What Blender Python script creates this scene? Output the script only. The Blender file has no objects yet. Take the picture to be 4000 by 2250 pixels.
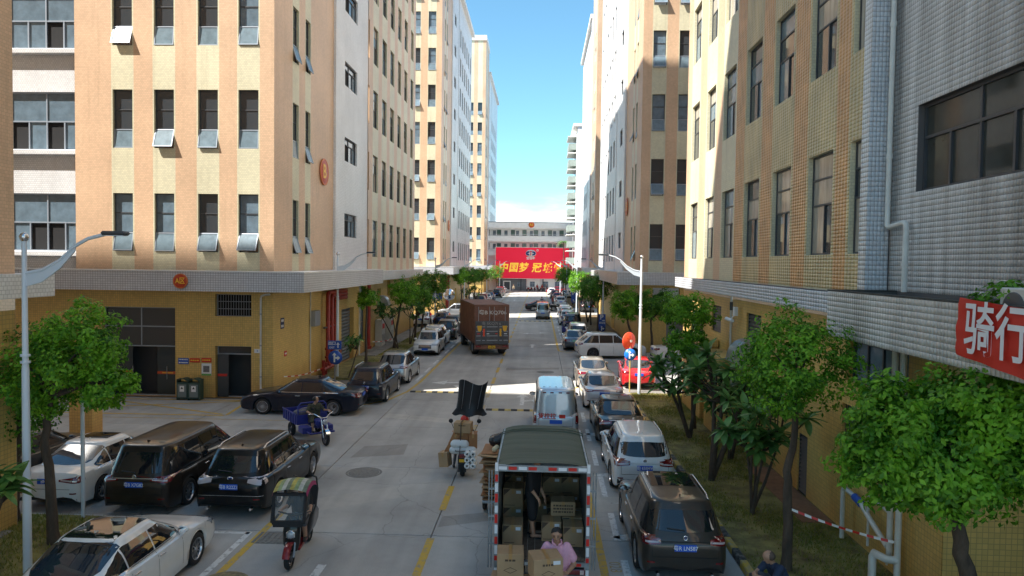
import bpy, math, random
import numpy as np
from mathutils import Vector, Matrix, Euler
from mathutils.bvhtree import BVHTree
R=math.radians
random.seed(7)
SC=bpy.context.scene
COL=SC.collection
# ---------------------------------------------------------------- camera
cam=bpy.data.cameras.new('camera'); co=bpy.data.objects.new('camera',cam); COL.objects.link(co)
cam.sensor_width=36; cam.lens=24.75; cam.clip_start=.1; cam.clip_end=3000
FPX=2750.
yv=Vector(((2110-2000)/FPX,(1030-1125)/FPX,1.)).normalized()      # street direction seen by the camera (x right, y down, z ahead)
up=Vector((math.sin(.0134),-math.cos(.0134),0)); up.z=-(up.x*yv.x+up.y*yv.y)/yv.z; up.normalize()
xv=yv.cross(up)
if xv.x<0: xv=-xv
co.matrix_world=Matrix(((xv.x,-xv.y,-xv.z,0),(yv.x,-yv.y,-yv.z,0),(up.x,-up.y,-up.z,6.2),(0,0,0,1)))
SC.camera=co
# ---------------------------------------------------------------- sun, sky, exposure
SUN=Vector((1,.48,-1.27)).normalized()
EL=math.asin(-SUN.z); AZ=math.atan2(-SUN.x,-SUN.y)   # azimuth of the sun from +Y, clockwise
W=bpy.data.worlds.new('World'); SC.world=W; W.use_nodes=True
nt=W.node_tree; nt.nodes.clear(); N=nt.nodes.new; LK=nt.links.new
out=N('ShaderNodeOutputWorld'); bg=N('ShaderNodeBackground'); sky=N('ShaderNodeTexSky')
sky.sky_type='NISHITA'; sky.sun_disc=False; sky.sun_elevation=EL; sky.sun_rotation=AZ; sky.air_density=1.0; sky.dust_density=.25; sky.ozone_density=2.2
tc=N('ShaderNodeTexCoord'); sep=N('ShaderNodeSeparateXYZ'); LK(tc.outputs['Generated'],sep.inputs[0])
mp=N('ShaderNodeMapping'); mp.inputs['Scale'].default_value=(2.2,2.2,9); LK(tc.outputs['Generated'],mp.inputs[0])
nz=N('ShaderNodeTexNoise'); nz.inputs['Scale'].default_value=2.1; nz.inputs['Detail'].default_value=7; nz.inputs['Roughness'].default_value=.6; LK(mp.outputs[0],nz.inputs[0])
# clouds: a bank low over the horizon all the way round, thinning out upwards
mr=N('ShaderNodeMapRange'); mr.inputs['From Min'].default_value=.03; mr.inputs['From Max'].default_value=.13; mr.inputs['To Min'].default_value=.55; mr.inputs['To Max'].default_value=-.35; mr.clamp=True; LK(sep.outputs['Z'],mr.inputs['Value'])
ad=N('ShaderNodeMath'); ad.operation='ADD'; LK(nz.outputs[0],ad.inputs[0]); LK(mr.outputs[0],ad.inputs[1])
cr=N('ShaderNodeMapRange'); cr.inputs['From Min'].default_value=.5; cr.inputs['From Max'].default_value=1.0; cr.interpolation_type='SMOOTHSTEP'; LK(ad.outputs[0],cr.inputs['Value'])
tint=N('ShaderNodeMixRGB'); tint.blend_type='MULTIPLY'; tint.inputs[0].default_value=1; tint.inputs[2].default_value=(.72,1.04,1.01,1); LK(sky.outputs[0],tint.inputs[1])
mx=N('ShaderNodeMixRGB'); mx.inputs[2].default_value=(9.5,9.6,9.7,1); LK(cr.outputs[0],mx.inputs[0]); LK(tint.outputs[0],mx.inputs[1])
LK(mx.outputs[0],bg.inputs[0]); bg.inputs[1].default_value=.08; LK(bg.outputs[0],out.inputs[0])
sl=bpy.data.lights.new('sun','SUN'); sl.energy=4.3; sl.angle=R(.53); sl.color=(1,.955,.885)
so=bpy.data.objects.new('sun',sl); COL.objects.link(so); so.rotation_euler=SUN.to_track_quat('-Z','Y').to_euler(); so.location=(-40,-20,60)
SC.view_settings.view_transform='Standard'; SC.view_settings.look='None'; SC.view_settings.exposure=1.57; SC.view_settings.gamma=1; SC.view_settings.use_curve_mapping=False
SC.render.engine='CYCLES'
cy=SC.cycles; cy.use_denoising=True; cy.max_bounces=8; cy.diffuse_bounces=6; cy.glossy_bounces=4; cy.transparent_max_bounces=8; cy.transmission_bounces=4; cy.caustics_reflective=False; cy.caustics_refractive=False; cy.sample_clamp_indirect=6
# ---------------------------------------------------------------- helpers
def tag(o,label=None,cat=None,group=None,kind=None):
    if label: o['label']=label
    if cat: o['category']=cat
    if group: o['group']=group
    if kind: o['kind']=kind
    return o
def link(o,parent=None):
    COL.objects.link(o)
    if parent is not None: o.parent=parent
    return o
def empty(name,loc=(0,0,0),rz=0,label=None,cat=None,group=None,kind=None,parent=None,scale=1):
    o=bpy.data.objects.new(name,None); link(o,parent); o.location=loc; o.rotation_euler=(0,0,rz); o.empty_display_size=.2
    if scale!=1: o.scale=(scale,)*3
    return tag(o,label,cat,group,kind)
def mesh_obj(name,me,parent=None,loc=(0,0,0),rot=(0,0,0),scale=(1,1,1)):
    o=bpy.data.objects.new(name,me); link(o,parent); o.location=loc; o.rotation_euler=rot; o.scale=scale
    return o
def copy_tree(o,parent=None):
    c=o.copy(); link(c,parent)
    if parent is not None: c.parent=parent
    for ch in list(o.children): copy_tree(ch,c)
    return c
class MB:
    def __init__(s,off=(0,0,0)): s.v=[]; s.f=[]; s.m=[]; s.s=[]; s.o=off
    def add(s,vs,fs,m=0,smooth=False):
        b=len(s.v); s.v.extend(tuple(v) for v in vs)
        for f in fs: s.f.append(tuple(b+i for i in f)); s.m.append(m); s.s.append(smooth)
    def box(s,x0,x1,y0,y1,z0,z1,m=0):
        s.add([(x0,y0,z0),(x1,y0,z0),(x1,y1,z0),(x0,y1,z0),(x0,y0,z1),(x1,y0,z1),(x1,y1,z1),(x0,y1,z1)],
              [(0,3,2,1),(4,5,6,7),(0,1,5,4),(1,2,6,5),(2,3,7,6),(3,0,4,7)],m)
    def bbox(s,x0,x1,y0,y1,z0,z1,b=.02,m=0):
        # box with chamfered edges
        X=(x0,x0+b,x1-b,x1); Y=(y0,y0+b,y1-b,y1); Z=(z0,z0+b,z1-b,z1)
        vs=[];ix={}
        for i in (0,1):
            for j in (0,1):
                for k in (0,1):
                    a=(X[0],X[3])[i],(X[1],X[2])[i]; c=(Y[0],Y[3])[j],(Y[1],Y[2])[j]; d=(Z[0],Z[3])[k],(Z[1],Z[2])[k]
                    for n,p in enumerate(((a[0],c[1],d[1]),(a[1],c[0],d[1]),(a[1],c[1],d[0]))):
                        ix[(i,j,k,n)]=len(vs); vs.append(p)
        g=lambda i,j,k,n: ix[(i,j,k,n)]
        fs=[]
        for i in (0,1): fs.append([g(i,0,0,0),g(i,1,0,0),g(i,1,1,0),g(i,0,1,0)])
        for j in (0,1): fs.append([g(0,j,0,1),g(1,j,0,1),g(1,j,1,1),g(0,j,1,1)])
        for k in (0,1): fs.append([g(0,0,k,2),g(1,0,k,2),g(1,1,k,2),g(0,1,k,2)])
        for i in (0,1):
            for j in (0,1): fs.append([g(i,j,0,0),g(i,j,0,1),g(i,j,1,1),g(i,j,1,0)])
        for i in (0,1):
            for k in (0,1): fs.append([g(i,0,k,0),g(i,0,k,2),g(i,1,k,2),g(i,1,k,0)])
        for j in (0,1):
            for k in (0,1): fs.append([g(0,j,k,1),g(0,j,k,2),g(1,j,k,2),g(1,j,k,1)])
        for i in (0,1):
            for j in (0,1):
                for k in (0,1): fs.append([g(i,j,k,0),g(i,j,k,1),g(i,j,k,2)])
        c=Vector(((x0+x1)/2,(y0+y1)/2,(z0+z1)/2)); fx=[]
        for f in fs:
            p=[Vector(vs[q]) for q in f]; n=(p[1]-p[0]).cross(p[2]-p[0]); ctr=sum(p,Vector())/len(p)
            fx.append(f if n.dot(ctr-c)>0 else f[::-1])
        s.add(vs,fx,m)
    def tube(s,pts,r,n=8,m=0,caps=True,smooth=True):
        pts=[Vector(p) for p in pts]; k=len(pts); rs=r if isinstance(r,(list,tuple)) else [r]*k
        ring=[]; t0=None
        for i,p in enumerate(pts):
            t=(pts[min(i+1,k-1)]-pts[max(i-1,0)])
            if t.length<1e-9: t=Vector((0,0,1))
            t.normalize()
            if t0 is None:
                a=Vector((0,0,1)) if abs(t.z)<.9 else Vector((1,0,0)); u=t.cross(a).normalized()
            else:
                u=(u-t*u.dot(t)); u=u.normalized() if u.length>1e-6 else t.orthogonal().normalized()
            w=t.cross(u); t0=t
            ring.append([p+(u*math.cos(2*math.pi*j/n)+w*math.sin(2*math.pi*j/n))*rs[i] for j in range(n)])
        vs=[v for q in ring for v in q]; fs=[]
        for i in range(k-1):
            for j in range(n): fs.append((i*n+j,i*n+(j+1)%n,(i+1)*n+(j+1)%n,(i+1)*n+j))
        s.add(vs,fs,m,smooth)
        if caps: s.add(ring[0],[tuple(range(n))[::-1]],m); s.add(ring[-1],[tuple(range(n))],m)
    def lathe(s,prof,n=20,m=0,axis='z',c=(0,0,0),smooth=True,ms=None):
        vs=[];fs=[];k=len(prof)
        for j in range(n):
            a=2*math.pi*j/n
            for r_,h_ in prof:
                p=(r_*math.cos(a),r_*math.sin(a),h_)
                if axis=='x': p=(p[2],p[0],p[1])
                elif axis=='y': p=(p[1],p[2],p[0])
                vs.append((p[0]+c[0],p[1]+c[1],p[2]+c[2]))
        b=len(s.v); s.v.extend(vs)
        for j in range(n):
            for i in range(k-1):
                a0=j*k+i; a1=((j+1)%n)*k+i
                s.f.append((b+a0,b+a1,b+a1+1,b+a0+1)); s.m.append(ms[i] if ms else m); s.s.append(smooth)
    def poly(s,pts,m=0): s.add(pts,[tuple(range(len(pts)))],m)
    def prism(s,pts,d,m=0):
        # polygon pts (3d) extruded by vector d
        n=len(pts); d=Vector(d); a=[Vector(p) for p in pts]; b=[p+d for p in a]
        s.add(a+b,[tuple(range(n))[::-1],tuple(range(n,2*n))]+[(i,(i+1)%n,n+(i+1)%n,n+i) for i in range(n)],m)
    def mesh(s,name,mats):
        me=bpy.data.meshes.new(name); o=s.o
        v=[(a-o[0],b-o[1],c-o[2]) for a,b,c in s.v] if any(o) else s.v
        me.from_pydata(v,[],s.f)
        for m in (mats if isinstance(mats,(list,tuple)) else [mats]): me.materials.append(m)
        if any(s.m): me.polygons.foreach_set('material_index',s.m)
        if any(s.s): me.polygons.foreach_set('use_smooth',s.s)
        me.update(); return me
    def build(s,name,mats,parent=None,**k): return mesh_obj(name,s.mesh(name,mats),parent,**k)
def rot2(x,y,a): return x*math.cos(a)-y*math.sin(a),x*math.sin(a)+y*math.cos(a)
_txt={}
def text_mesh(body,size,mat,thick=.0,bold=0.,shear=0,align='CENTER'):
    k=(body,size,mat.name,thick,bold,shear)
    if k in _txt: return _txt[k]
    c=bpy.data.curves.new('lettering','FONT'); c.body=body; c.size=size; c.align_x=align; c.align_y='CENTER'; c.extrude=thick; c.offset=bold*size; c.shear=shear; c.resolution_u=3
    o=bpy.data.objects.new('lettering_tmp',c); COL.objects.link(o); bpy.context.view_layer.update()
    me=bpy.data.meshes.new_from_object(o.evaluated_get(bpy.context.evaluated_depsgraph_get())); bpy.data.objects.remove(o); bpy.data.curves.remove(c)
    me.name='lettering'; me.materials.clear(); me.materials.append(mat)
    _txt[k]=me; return me
def lettering(body,size,mat,parent,loc,rz=0,tilt=90,bold=0.,sx=1,shear=0,name='lettering',thick=.002):
    # stands upright facing -Y (rz=0); rz turns it about Z
    o=mesh_obj(name,text_mesh(body,size,mat,thick,bold,shear),parent,loc,(R(tilt),0,rz),(sx,1,1)); return o
def print_lines(par,w,zs,y,h,mt,n=5):
    # illegible small print: rows of short dashes
    for z in zs:
        m=MB(); x=-w/2; rg=random.Random(int(z*1000)+n)
        while x<w/2-.01:
            d=h*rg.uniform(.7,1.6); m.box(x,min(x+d,w/2),y-.001,y,z-h/2,z+h/2); x+=d+h*.35
        m.build('small_print',mt,par)
# ---------------------------------------------------------------- materials
def nodes(name):
    m=bpy.data.materials.new(name); m.use_nodes=True; t=m.node_tree; b=t.nodes['Principled BSDF']; return m,t,b
def rgba(c): return (c[0],c[1],c[2],1)
def mat(name,col,rough=.6,metal=0,spec=.5,var=0,vscale=3,bump=0,bscale=60,coat=0,stretch=None,emit=0,alpha=None,dark=None):
    m,t,b=nodes(name); n=t.nodes.new; l=t.links.new
    b.inputs['Roughness'].default_value=rough; b.inputs['Metallic'].default_value=metal; b.inputs['Specular IOR Level'].default_value=spec
    b.inputs['Base Color'].default_value=rgba(col)
    if coat: b.inputs['Coat Weight'].default_value=coat; b.inputs['Coat Roughness'].default_value=.04
    if var or bump:
        g=n('ShaderNodeNewGeometry'); mpn=n('ShaderNodeMapping'); l(g.outputs['Position'],mpn.inputs[0])
        if stretch: mpn.inputs['Scale'].default_value=stretch
    if var:
        x=n('ShaderNodeTexNoise'); x.inputs['Scale'].default_value=vscale; x.inputs['Detail'].default_value=6; x.inputs['Roughness'].default_value=.62; l(mpn.outputs[0],x.inputs[0])
        r_=n('ShaderNodeMapRange'); r_.inputs['From Min'].default_value=.3; r_.inputs['From Max'].default_value=.7; l(x.outputs[0],r_.inputs['Value'])
        k=n('ShaderNodeMixRGB'); l(r_.outputs[0],k.inputs[0])
        d=dark or tuple(c*(1-var) for c in col)
        k.inputs[1].default_value=rgba(d); k.inputs[2].default_value=rgba(tuple(min(1,c*(1+var*.6)) for c in col)); l(k.outputs[0],b.inputs['Base Color'])
    if bump:
        x=n('ShaderNodeTexNoise'); x.inputs['Scale'].default_value=bscale; x.inputs['Detail'].default_value=4; l(mpn.outputs[0],x.inputs[0])
        u=n('ShaderNodeBump'); u.inputs['Strength'].default_value=bump; u.inputs['Distance'].default_value=.02; l(x.outputs[0],u.inputs['Height']); l(u.outputs[0],b.inputs['Normal'])
    if emit: b.inputs['Emission Color'].default_value=rgba(col); b.inputs['Emission Strength'].default_value=emit
    if alpha is not None: b.inputs['Alpha'].default_value=alpha
    return m
def tilemat(name,col,grout,tw=.1,th=.05,mort=.008,rough=.35,var=.12,dirt=0,dirtcol=(.05,.045,.04),bump=.35,offset=.5,foot=None):
    # small facade tiles, laid out along the wall (x+y is the run, z the height), rain streaks on top
    m,t,b=nodes(name); n=t.nodes.new; l=t.links.new
    g=n('ShaderNodeNewGeometry'); s=n('ShaderNodeSeparateXYZ'); l(g.outputs['Position'],s.inputs[0])
    a=n('ShaderNodeMath'); a.operation='ADD'; l(s.outputs['X'],a.inputs[0]); l(s.outputs['Y'],a.inputs[1])
    c=n('ShaderNodeCombineXYZ'); l(a.outputs[0],c.inputs['X']); l(s.outputs['Z'],c.inputs['Y'])
    k=n('ShaderNodeTexBrick'); k.offset=offset; l(c.outputs[0],k.inputs['Vector'])
    k.inputs['Scale'].default_value=1; k.inputs['Brick Width'].default_value=tw; k.inputs['Row Height'].default_value=th; k.inputs['Mortar Size'].default_value=mort; k.inputs['Mortar Smooth'].default_value=.2; k.inputs['Bias'].default_value=0
    k.inputs['Color1'].default_value=rgba(tuple(x*(1-var) for x in col)); k.inputs['Color2'].default_value=rgba(tuple(min(1,x*(1+var)) for x in col)); k.inputs['Mortar'].default_value=rgba(grout)
    x=n('ShaderNodeTexNoise'); x.inputs['Scale'].default_value=.35; x.inputs['Detail'].default_value=5; l(c.outputs[0],x.inputs[0])
    w=n('ShaderNodeMapRange'); w.inputs['From Min'].default_value=.3; w.inputs['From Max'].default_value=.75; w.inputs['To Min'].default_value=.86; w.inputs['To Max'].default_value=1.08; l(x.outputs[0],w.inputs['Value'])
    q=n('ShaderNodeMixRGB'); q.blend_type='MULTIPLY'; q.inputs[0].default_value=1; l(k.outputs['Color'],q.inputs[1]); l(w.outputs[0],q.inputs[2])
    outc=q.outputs[0]
    if dirt:
        mpn=n('ShaderNodeMapping'); mpn.inputs['Scale'].default_value=(2.6,.16,1); l(c.outputs[0],mpn.inputs[0])
        y=n('ShaderNodeTexNoise'); y.inputs['Scale'].default_value=1.0; y.inputs['Detail'].default_value=8; y.inputs['Roughness'].default_value=.7; l(mpn.outputs[0],y.inputs[0])
        e=n('ShaderNodeMapRange'); e.inputs['From Min'].default_value=.52; e.inputs['From Max'].default_value=.78; e.inputs['To Max'].default_value=dirt; l(y.outputs[0],e.inputs['Value'])
        z=n('ShaderNodeMixRGB'); l(e.outputs[0],z.inputs[0]); l(outc,z.inputs[1]); z.inputs[2].default_value=rgba(dirtcol); outc=z.outputs[0]
    if foot:
        # splashed mud stain along the foot of the wall
        e=n('ShaderNodeMapRange'); e.inputs['From Min'].default_value=1.3; e.inputs['From Max'].default_value=.1; e.inputs['To Max'].default_value=.75; l(s.outputs['Z'],e.inputs['Value'])
        y=n('ShaderNodeTexNoise'); y.inputs['Scale'].default_value=1.4; y.inputs['Detail'].default_value=6; l(c.outputs[0],y.inputs[0])
        f2=n('ShaderNodeMath'); f2.operation='MULTIPLY'; l(e.outputs[0],f2.inputs[0]); l(y.outputs[0],f2.inputs[1])
        z=n('ShaderNodeMixRGB'); l(f2.outputs[0],z.inputs[0]); l(outc,z.inputs[1]); z.inputs[2].default_value=rgba(foot); outc=z.outputs[0]
    l(outc,b.inputs['Base Color']); b.inputs['Roughness'].default_value=rough
    if bump:
        u=n('ShaderNodeBump'); u.invert=True; u.inputs['Strength'].default_value=bump; u.inputs['Distance'].default_value=.006; l(k.outputs['Fac'],u.inputs['Height']); l(u.outputs[0],b.inputs['Normal'])
    return m
def paint(name,col,metal=0,rough=.32,flake=0):
    m,t,b=nodes(name); b.inputs['Base Color'].default_value=rgba(col); b.inputs['Metallic'].default_value=metal; b.inputs['Roughness'].default_value=rough
    b.inputs['Coat Weight'].default_value=1 if sum(col)>.3 else .55; b.inputs['Specular IOR Level'].default_value=.5 if sum(col)>.3 else .15; b.inputs['Coat Roughness'].default_value=.03; b.inputs['Coat IOR'].default_value=1.5
    n=t.nodes.new; l=t.links.new   # road dust low down and in patches
    tcn=n('ShaderNodeTexCoord'); x=n('ShaderNodeTexNoise'); x.inputs['Scale'].default_value=5; x.inputs['Detail'].default_value=6; l(tcn.outputs['Object'],x.inputs[0])
    w=n('ShaderNodeMapRange'); w.inputs['From Min'].default_value=.4; w.inputs['From Max'].default_value=.8; w.inputs['To Max'].default_value=.14 if sum(col)>.6 else .035; l(x.outputs[0],w.inputs['Value'])
    q=n('ShaderNodeMixRGB'); l(w.outputs[0],q.inputs[0]); q.inputs[1].default_value=rgba(col); q.inputs[2].default_value=(.3,.27,.22,1); l(q.outputs[0],b.inputs['Base Color'])
    return m
def leafmat(name,col,col2,trans=.3,rough=.45):
    m,t,b=nodes(name); n=t.nodes.new; l=t.links.new
    oi=n('ShaderNodeObjectInfo'); g=n('ShaderNodeNewGeometry'); x=n('ShaderNodeTexNoise'); x.inputs['Scale'].default_value=1.7; x.inputs['Detail'].default_value=3; l(g.outputs['Position'],x.inputs[0])
    r_=n('ShaderNodeMapRange'); r_.inputs['From Min'].default_value=.3; r_.inputs['From Max'].default_value=.7; l(x.outputs[0],r_.inputs['Value'])
    ra=n('ShaderNodeMath'); ra.operation='ADD'; l(r_.outputs[0],ra.inputs[0]); 
    rr=n('ShaderNodeMath'); rr.operation='MULTIPLY_ADD'; l(g.outputs['Random Per Island'],rr.inputs[0]); rr.inputs[1].default_value=.9; rr.inputs[2].default_value=-.45; l(rr.outputs[0],ra.inputs[1]); ra.use_clamp=True
    k=n('ShaderNodeMixRGB'); l(ra.outputs[0],k.inputs[0]); k.inputs[1].default_value=rgba(col); k.inputs[2].default_value=rgba(col2); l(k.outputs[0],b.inputs['Base Color'])
    b.inputs['Roughness'].default_value=rough; b.inputs['Specular IOR Level'].default_value=.35
    tr=n('ShaderNodeBsdfTranslucent'); l(k.outputs[0],tr.inputs['Color']); ms=n('ShaderNodeMixShader'); ms.inputs[0].default_value=trans
    l(b.outputs[0],ms.inputs[1]); l(tr.outputs[0],ms.inputs[2]); l(ms.outputs[0],t.nodes['Material Output'].inputs['Surface'])
    return m
M={}
M['peach']=tilemat('peach_tile',(.70,.47,.30),(.55,.37,.24),.11,.075,.006,.4,.07,.4,(.30,.19,.11),.3)
M['cream']=tilemat('cream_tile',(.71,.66,.46),(.55,.50,.36),.11,.075,.006,.4,.07,.4,(.30,.26,.15),.3)
M['white']=tilemat('white_tile',(.79,.79,.79),(.52,.52,.52),.11,.09,.007,.35,.06,.22,(.28,.26,.22),.3)
M['fascia']=tilemat('fascia_tile',(.60,.61,.63),(.28,.28,.30),.11,.1,.010,.3,.06,.22,(.22,.21,.2),.4,0)
M['ochre']=tilemat('ochre_tile',(.70,.47,.145),(.46,.31,.11),.1,.1,.007,.42,.09,.22,(.22,.15,.05),.35,0,(.42,.17,.05))
M['ledge']=mat('white_render',(.74,.73,.70),.6,var=.12,vscale=1.5,stretch=(1,1,.2))
M['frame']=mat('window_frame_dark',(.055,.06,.068),.45)
M['frame_l']=mat('window_frame_grey',(.33,.38,.44),.4,metal=.3)
M['glass']=mat('window_glass',(.04,.048,.056),.035,spec=.75)
M['glass_d']=mat('window_glass_smoked',(.05,.052,.045),.05,spec=.6,var=.2)
M['glass_b']=mat('window_glass_bluish',(.14,.20,.25),.08,spec=.7,var=.3,vscale=2)
M['glass_s']=mat('sash_glass_dusty',(.17,.235,.275),.25,spec=.5,var=.25,vscale=3)
M['curtain_refl']=mat('curtained_reflection_glass',(.42,.38,.32),.10,spec=.6,var=.5,vscale=1.3,stretch=(3,3,.4))  # curtain tone, paled to stand in for bright reflections in the panes
M['dark']=mat('dark_interior',(.012,.012,.013),.9)
M['grey']=mat('grey_metal',(.33,.35,.38),.45,metal=.5)
M['steel']=mat('steel',(.6,.61,.63),.25,metal=1)
M['chrome']=mat('chrome',(.8,.8,.82),.07,metal=1)
M['black']=mat('black_plastic',(.018,.018,.02),.55)
M['rubber']=mat('tyre_rubber',(.016,.016,.017),.85,bump=.2,bscale=90)
M['lamp']=mat('pale_grey_enamel',(.62,.68,.74),.35)
M['pvc']=mat('pvc_pipe',(.62,.62,.58),.45,var=.12,vscale=4)
M['redpipe']=mat('red_pipe_paint',(.33,.03,.02),.42,var=.3,vscale=5)
M['red']=mat('red_paint',(.6,.03,.02),.45)
M['redplastic']=mat('red_plastic',(.75,.08,.03),.4)
M['blue']=mat('sign_blue',(.02,.09,.42),.35)
M['whitep']=mat('white_paint',(.78,.78,.77),.5)
M['gold']=mat('gold_lettering',(.85,.52,.05),.4)
M['orange']=mat('orange_badge',(.5,.05,.015),.4)
M['yellow']=mat('yellow_paint',(.72,.40,.03),.5)
M['bark']=mat('bark',(.085,.062,.045),.9,var=.45,vscale=9,bump=.6,bscale=40,stretch=(1,1,.3))
M['leaf']=leafmat('ficus_leaf',(.03,.105,.012),(.17,.40,.03),.4)
M['leaf_b']=leafmat('ficus_leaf_bright',(.05,.18,.012),(.27,.56,.04),.45)
M['leaf_f']=leafmat('broad_leaf',(.032,.11,.028),(.17,.33,.08),.28,.36)
M['grass']=leafmat('grass_blade',(.15,.19,.025),(.33,.31,.08),.4)
# ================================================================ ground, road, markings
M['asph']=mat('ground_concrete',(.20,.19,.175),.9,var=.25,vscale=.5,bump=.25,bscale=30)
def concrete(name,c):
    m,t,b=nodes(name); n=t.nodes.new; l=t.links.new
    g=n('ShaderNodeNewGeometry')
    a=n('ShaderNodeTexNoise'); a.inputs['Scale'].default_value=.42; a.inputs['Detail'].default_value=8; a.inputs['Roughness'].default_value=.65; l(g.outputs['Position'],a.inputs[0])
    r_=n('ShaderNodeValToRGB'); r_.color_ramp.elements[0].position=.3; r_.color_ramp.elements[1].position=.72
    r_.color_ramp.elements[0].color=rgba(tuple(x*.80 for x in c)); r_.color_ramp.elements[1].color=rgba(tuple(x*1.2 for x in c)); l(a.outputs[0],r_.inputs[0])
    f=n('ShaderNodeTexNoise'); f.inputs['Scale'].default_value=55; f.inputs['Detail'].default_value=3; l(g.outputs['Position'],f.inputs[0])
    q=n('ShaderNodeMixRGB'); q.blend_type='OVERLAY'; q.inputs[0].default_value=.3; l(r_.outputs[0],q.inputs[1]); l(f.outputs[0],q.inputs[2])
    # tyre-darkened wheel tracks along the lanes and old cracks
    wv=n('ShaderNodeMapping'); wv.inputs['Scale'].default_value=(1.1,.035,1); l(g.outputs['Position'],wv.inputs[0])
    w=n('ShaderNodeTexNoise'); w.inputs['Scale'].default_value=1.3; w.inputs['Detail'].default_value=4; l(wv.outputs[0],w.inputs[0])
    wr=n('ShaderNodeMapRange'); wr.inputs['From Min'].default_value=.35; wr.inputs['From Max'].default_value=.7; wr.inputs['To Min'].default_value=1.08; wr.inputs['To Max'].default_value=.84; l(w.outputs[0],wr.inputs['Value'])
    q2=n('ShaderNodeMixRGB'); q2.blend_type='MULTIPLY'; q2.inputs[0].default_value=1; l(q.outputs[0],q2.inputs[1]); l(wr.outputs[0],q2.inputs[2])
    dn=n('ShaderNodeTexNoise'); dn.inputs['Scale'].default_value=1.2; dn.inputs['Detail'].default_value=5; l(g.outputs['Position'],dn.inputs[0])
    dv=n('ShaderNodeMixRGB'); dv.inputs[0].default_value=.35; l(g.outputs['Position'],dv.inputs[1]); l(dn.outputs['Color'],dv.inputs[2])
    v=n('ShaderNodeTexVoronoi'); v.feature='DISTANCE_TO_EDGE'; v.inputs['Scale'].default_value=.45; l(dv.outputs[0],v.inputs['Vector'])
    vr=n('ShaderNodeMapRange'); vr.inputs['From Min'].default_value=.0; vr.inputs['From Max'].default_value=.0045; vr.inputs['To Min'].default_value=.55; vr.inputs['To Max'].default_value=1; l(v.outputs['Distance'],vr.inputs['Value'])
    q3=n('ShaderNodeMixRGB'); q3.blend_type='MULTIPLY'; q3.inputs[0].default_value=.6; l(q2.outputs[0],q3.inputs[1]); l(vr.outputs[0],q3.inputs[2])
    l(q3.outputs[0],b.inputs['Base Color']); b.inputs['Roughness'].default_value=.82; b.inputs['Specular IOR Level'].default_value=.35
    u=n('ShaderNodeBump'); u.inputs['Strength'].default_value=.25; u.inputs['Distance'].default_value=.01; l(f.outputs[0],u.inputs['Height']); l(u.outputs[0],b.inputs['Normal'])
    return m
CON=[concrete('road_concrete_a',(.40,.388,.365)),concrete('road_concrete_b',(.375,.362,.34)),concrete('road_concrete_c',(.425,.412,.385))]
def worn(name,col,lo=.34,hi=.5,under=(.25,.24,.22)):
    m,t,b=nodes(name); n=t.nodes.new; l=t.links.new; g=n('ShaderNodeNewGeometry')
    a=n('ShaderNodeTexNoise'); a.inputs['Scale'].default_value=7; a.inputs['Detail'].default_value=8; a.inputs['Roughness'].default_value=.7; l(g.outputs['Position'],a.inputs[0])
    r_=n('ShaderNodeMapRange'); r_.inputs['From Min'].default_value=lo; r_.inputs['From Max'].default_value=hi; l(a.outputs[0],r_.inputs['Value'])
    q=n('ShaderNodeMixRGB'); l(r_.outputs[0],q.inputs[0]); q.inputs[1].default_value=rgba(under); q.inputs[2].default_value=rgba(col); l(q.outputs[0],b.inputs['Base Color']); b.inputs['Roughness'].default_value=.7
    return m
M['ylw_line']=worn('yellow_road_paint',(.56,.36,.045)); M['wht_line']=worn('white_road_paint',(.66,.66,.64)); M['wht_worn']=worn('worn_white_road_paint',(.52,.52,.5),.42,.62); M['ylw_worn']=worn('worn_yellow_road_paint',(.48,.33,.08),.42,.6)
g=MB(); g.box(-600,600,-300,900,-.6,-.03); tag(g.build('ground',M['asph']),kind='structure')
road=empty('road',(0,8,0),kind='structure')
_slab={}
def slab(x0,x1,y0,y1,i):
    k=(round(x1-x0,2),round(y1-y0,2),i%3)
    if k not in _slab:
        m=MB(); w,h=x1-x0-.025,y1-y0-.025; b=.008
        m.add([(0,0,-.06),(w,0,-.06),(w,h,-.06),(0,h,-.06),(0,0,-b),(w,0,-b),(w,h,-b),(0,h,-b),(b,b,0),(w-b,b,0),(w-b,h-b,0),(b,h-b,0)],
              [(8,9,10,11),(4,5,9,8),(5,6,10,9),(6,7,11,10),(7,4,8,11),(0,1,5,4),(1,2,6,5),(2,3,7,6),(3,0,4,7)])
        _slab[k]=m.mesh('slab',CON[i%3])
    mesh_obj('slab',_slab[k],road,(x0,y0-8,0))
cols=[-8.95,-6.2,-2.36,1.38,4.22]
y=5.3; i=0
while y<160:
    d=5.2 if y<120 else 10.4
    for c in range(4): slab(cols[c],cols[c+1],y,y+d,random.randrange(3))
    y+=d
for yy0,yy1,dr in ((15.5,30.7,-1),(65.8,82.5,-1),(35.2,50,1),(85.3,100,1)):
    n=3; st=(yy1-yy0)/n
    for j in range(n):
        if dr<0:
            for q in range(7): slab(-8.95-4.2*(q+1),-8.95-4.2*q,yy0+st*j,yy0+st*(j+1),random.randrange(3))
        else:
            for q in range(6): slab(4.22+4.2*q,4.22+4.2*(q+1),yy0+st*j,yy0+st*(j+1),random.randrange(3))
for q in range(8): slab(-34+4.2*q,-34+4.2*(q+1),160.2,166,random.randrange(3))
def marking(pts,mt,z=.004,name='lane_marking'):
    m=MB(); m.poly([(x,y_-8,z) for x,y_ in pts]); return m.build(name,M[mt],road)
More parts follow.
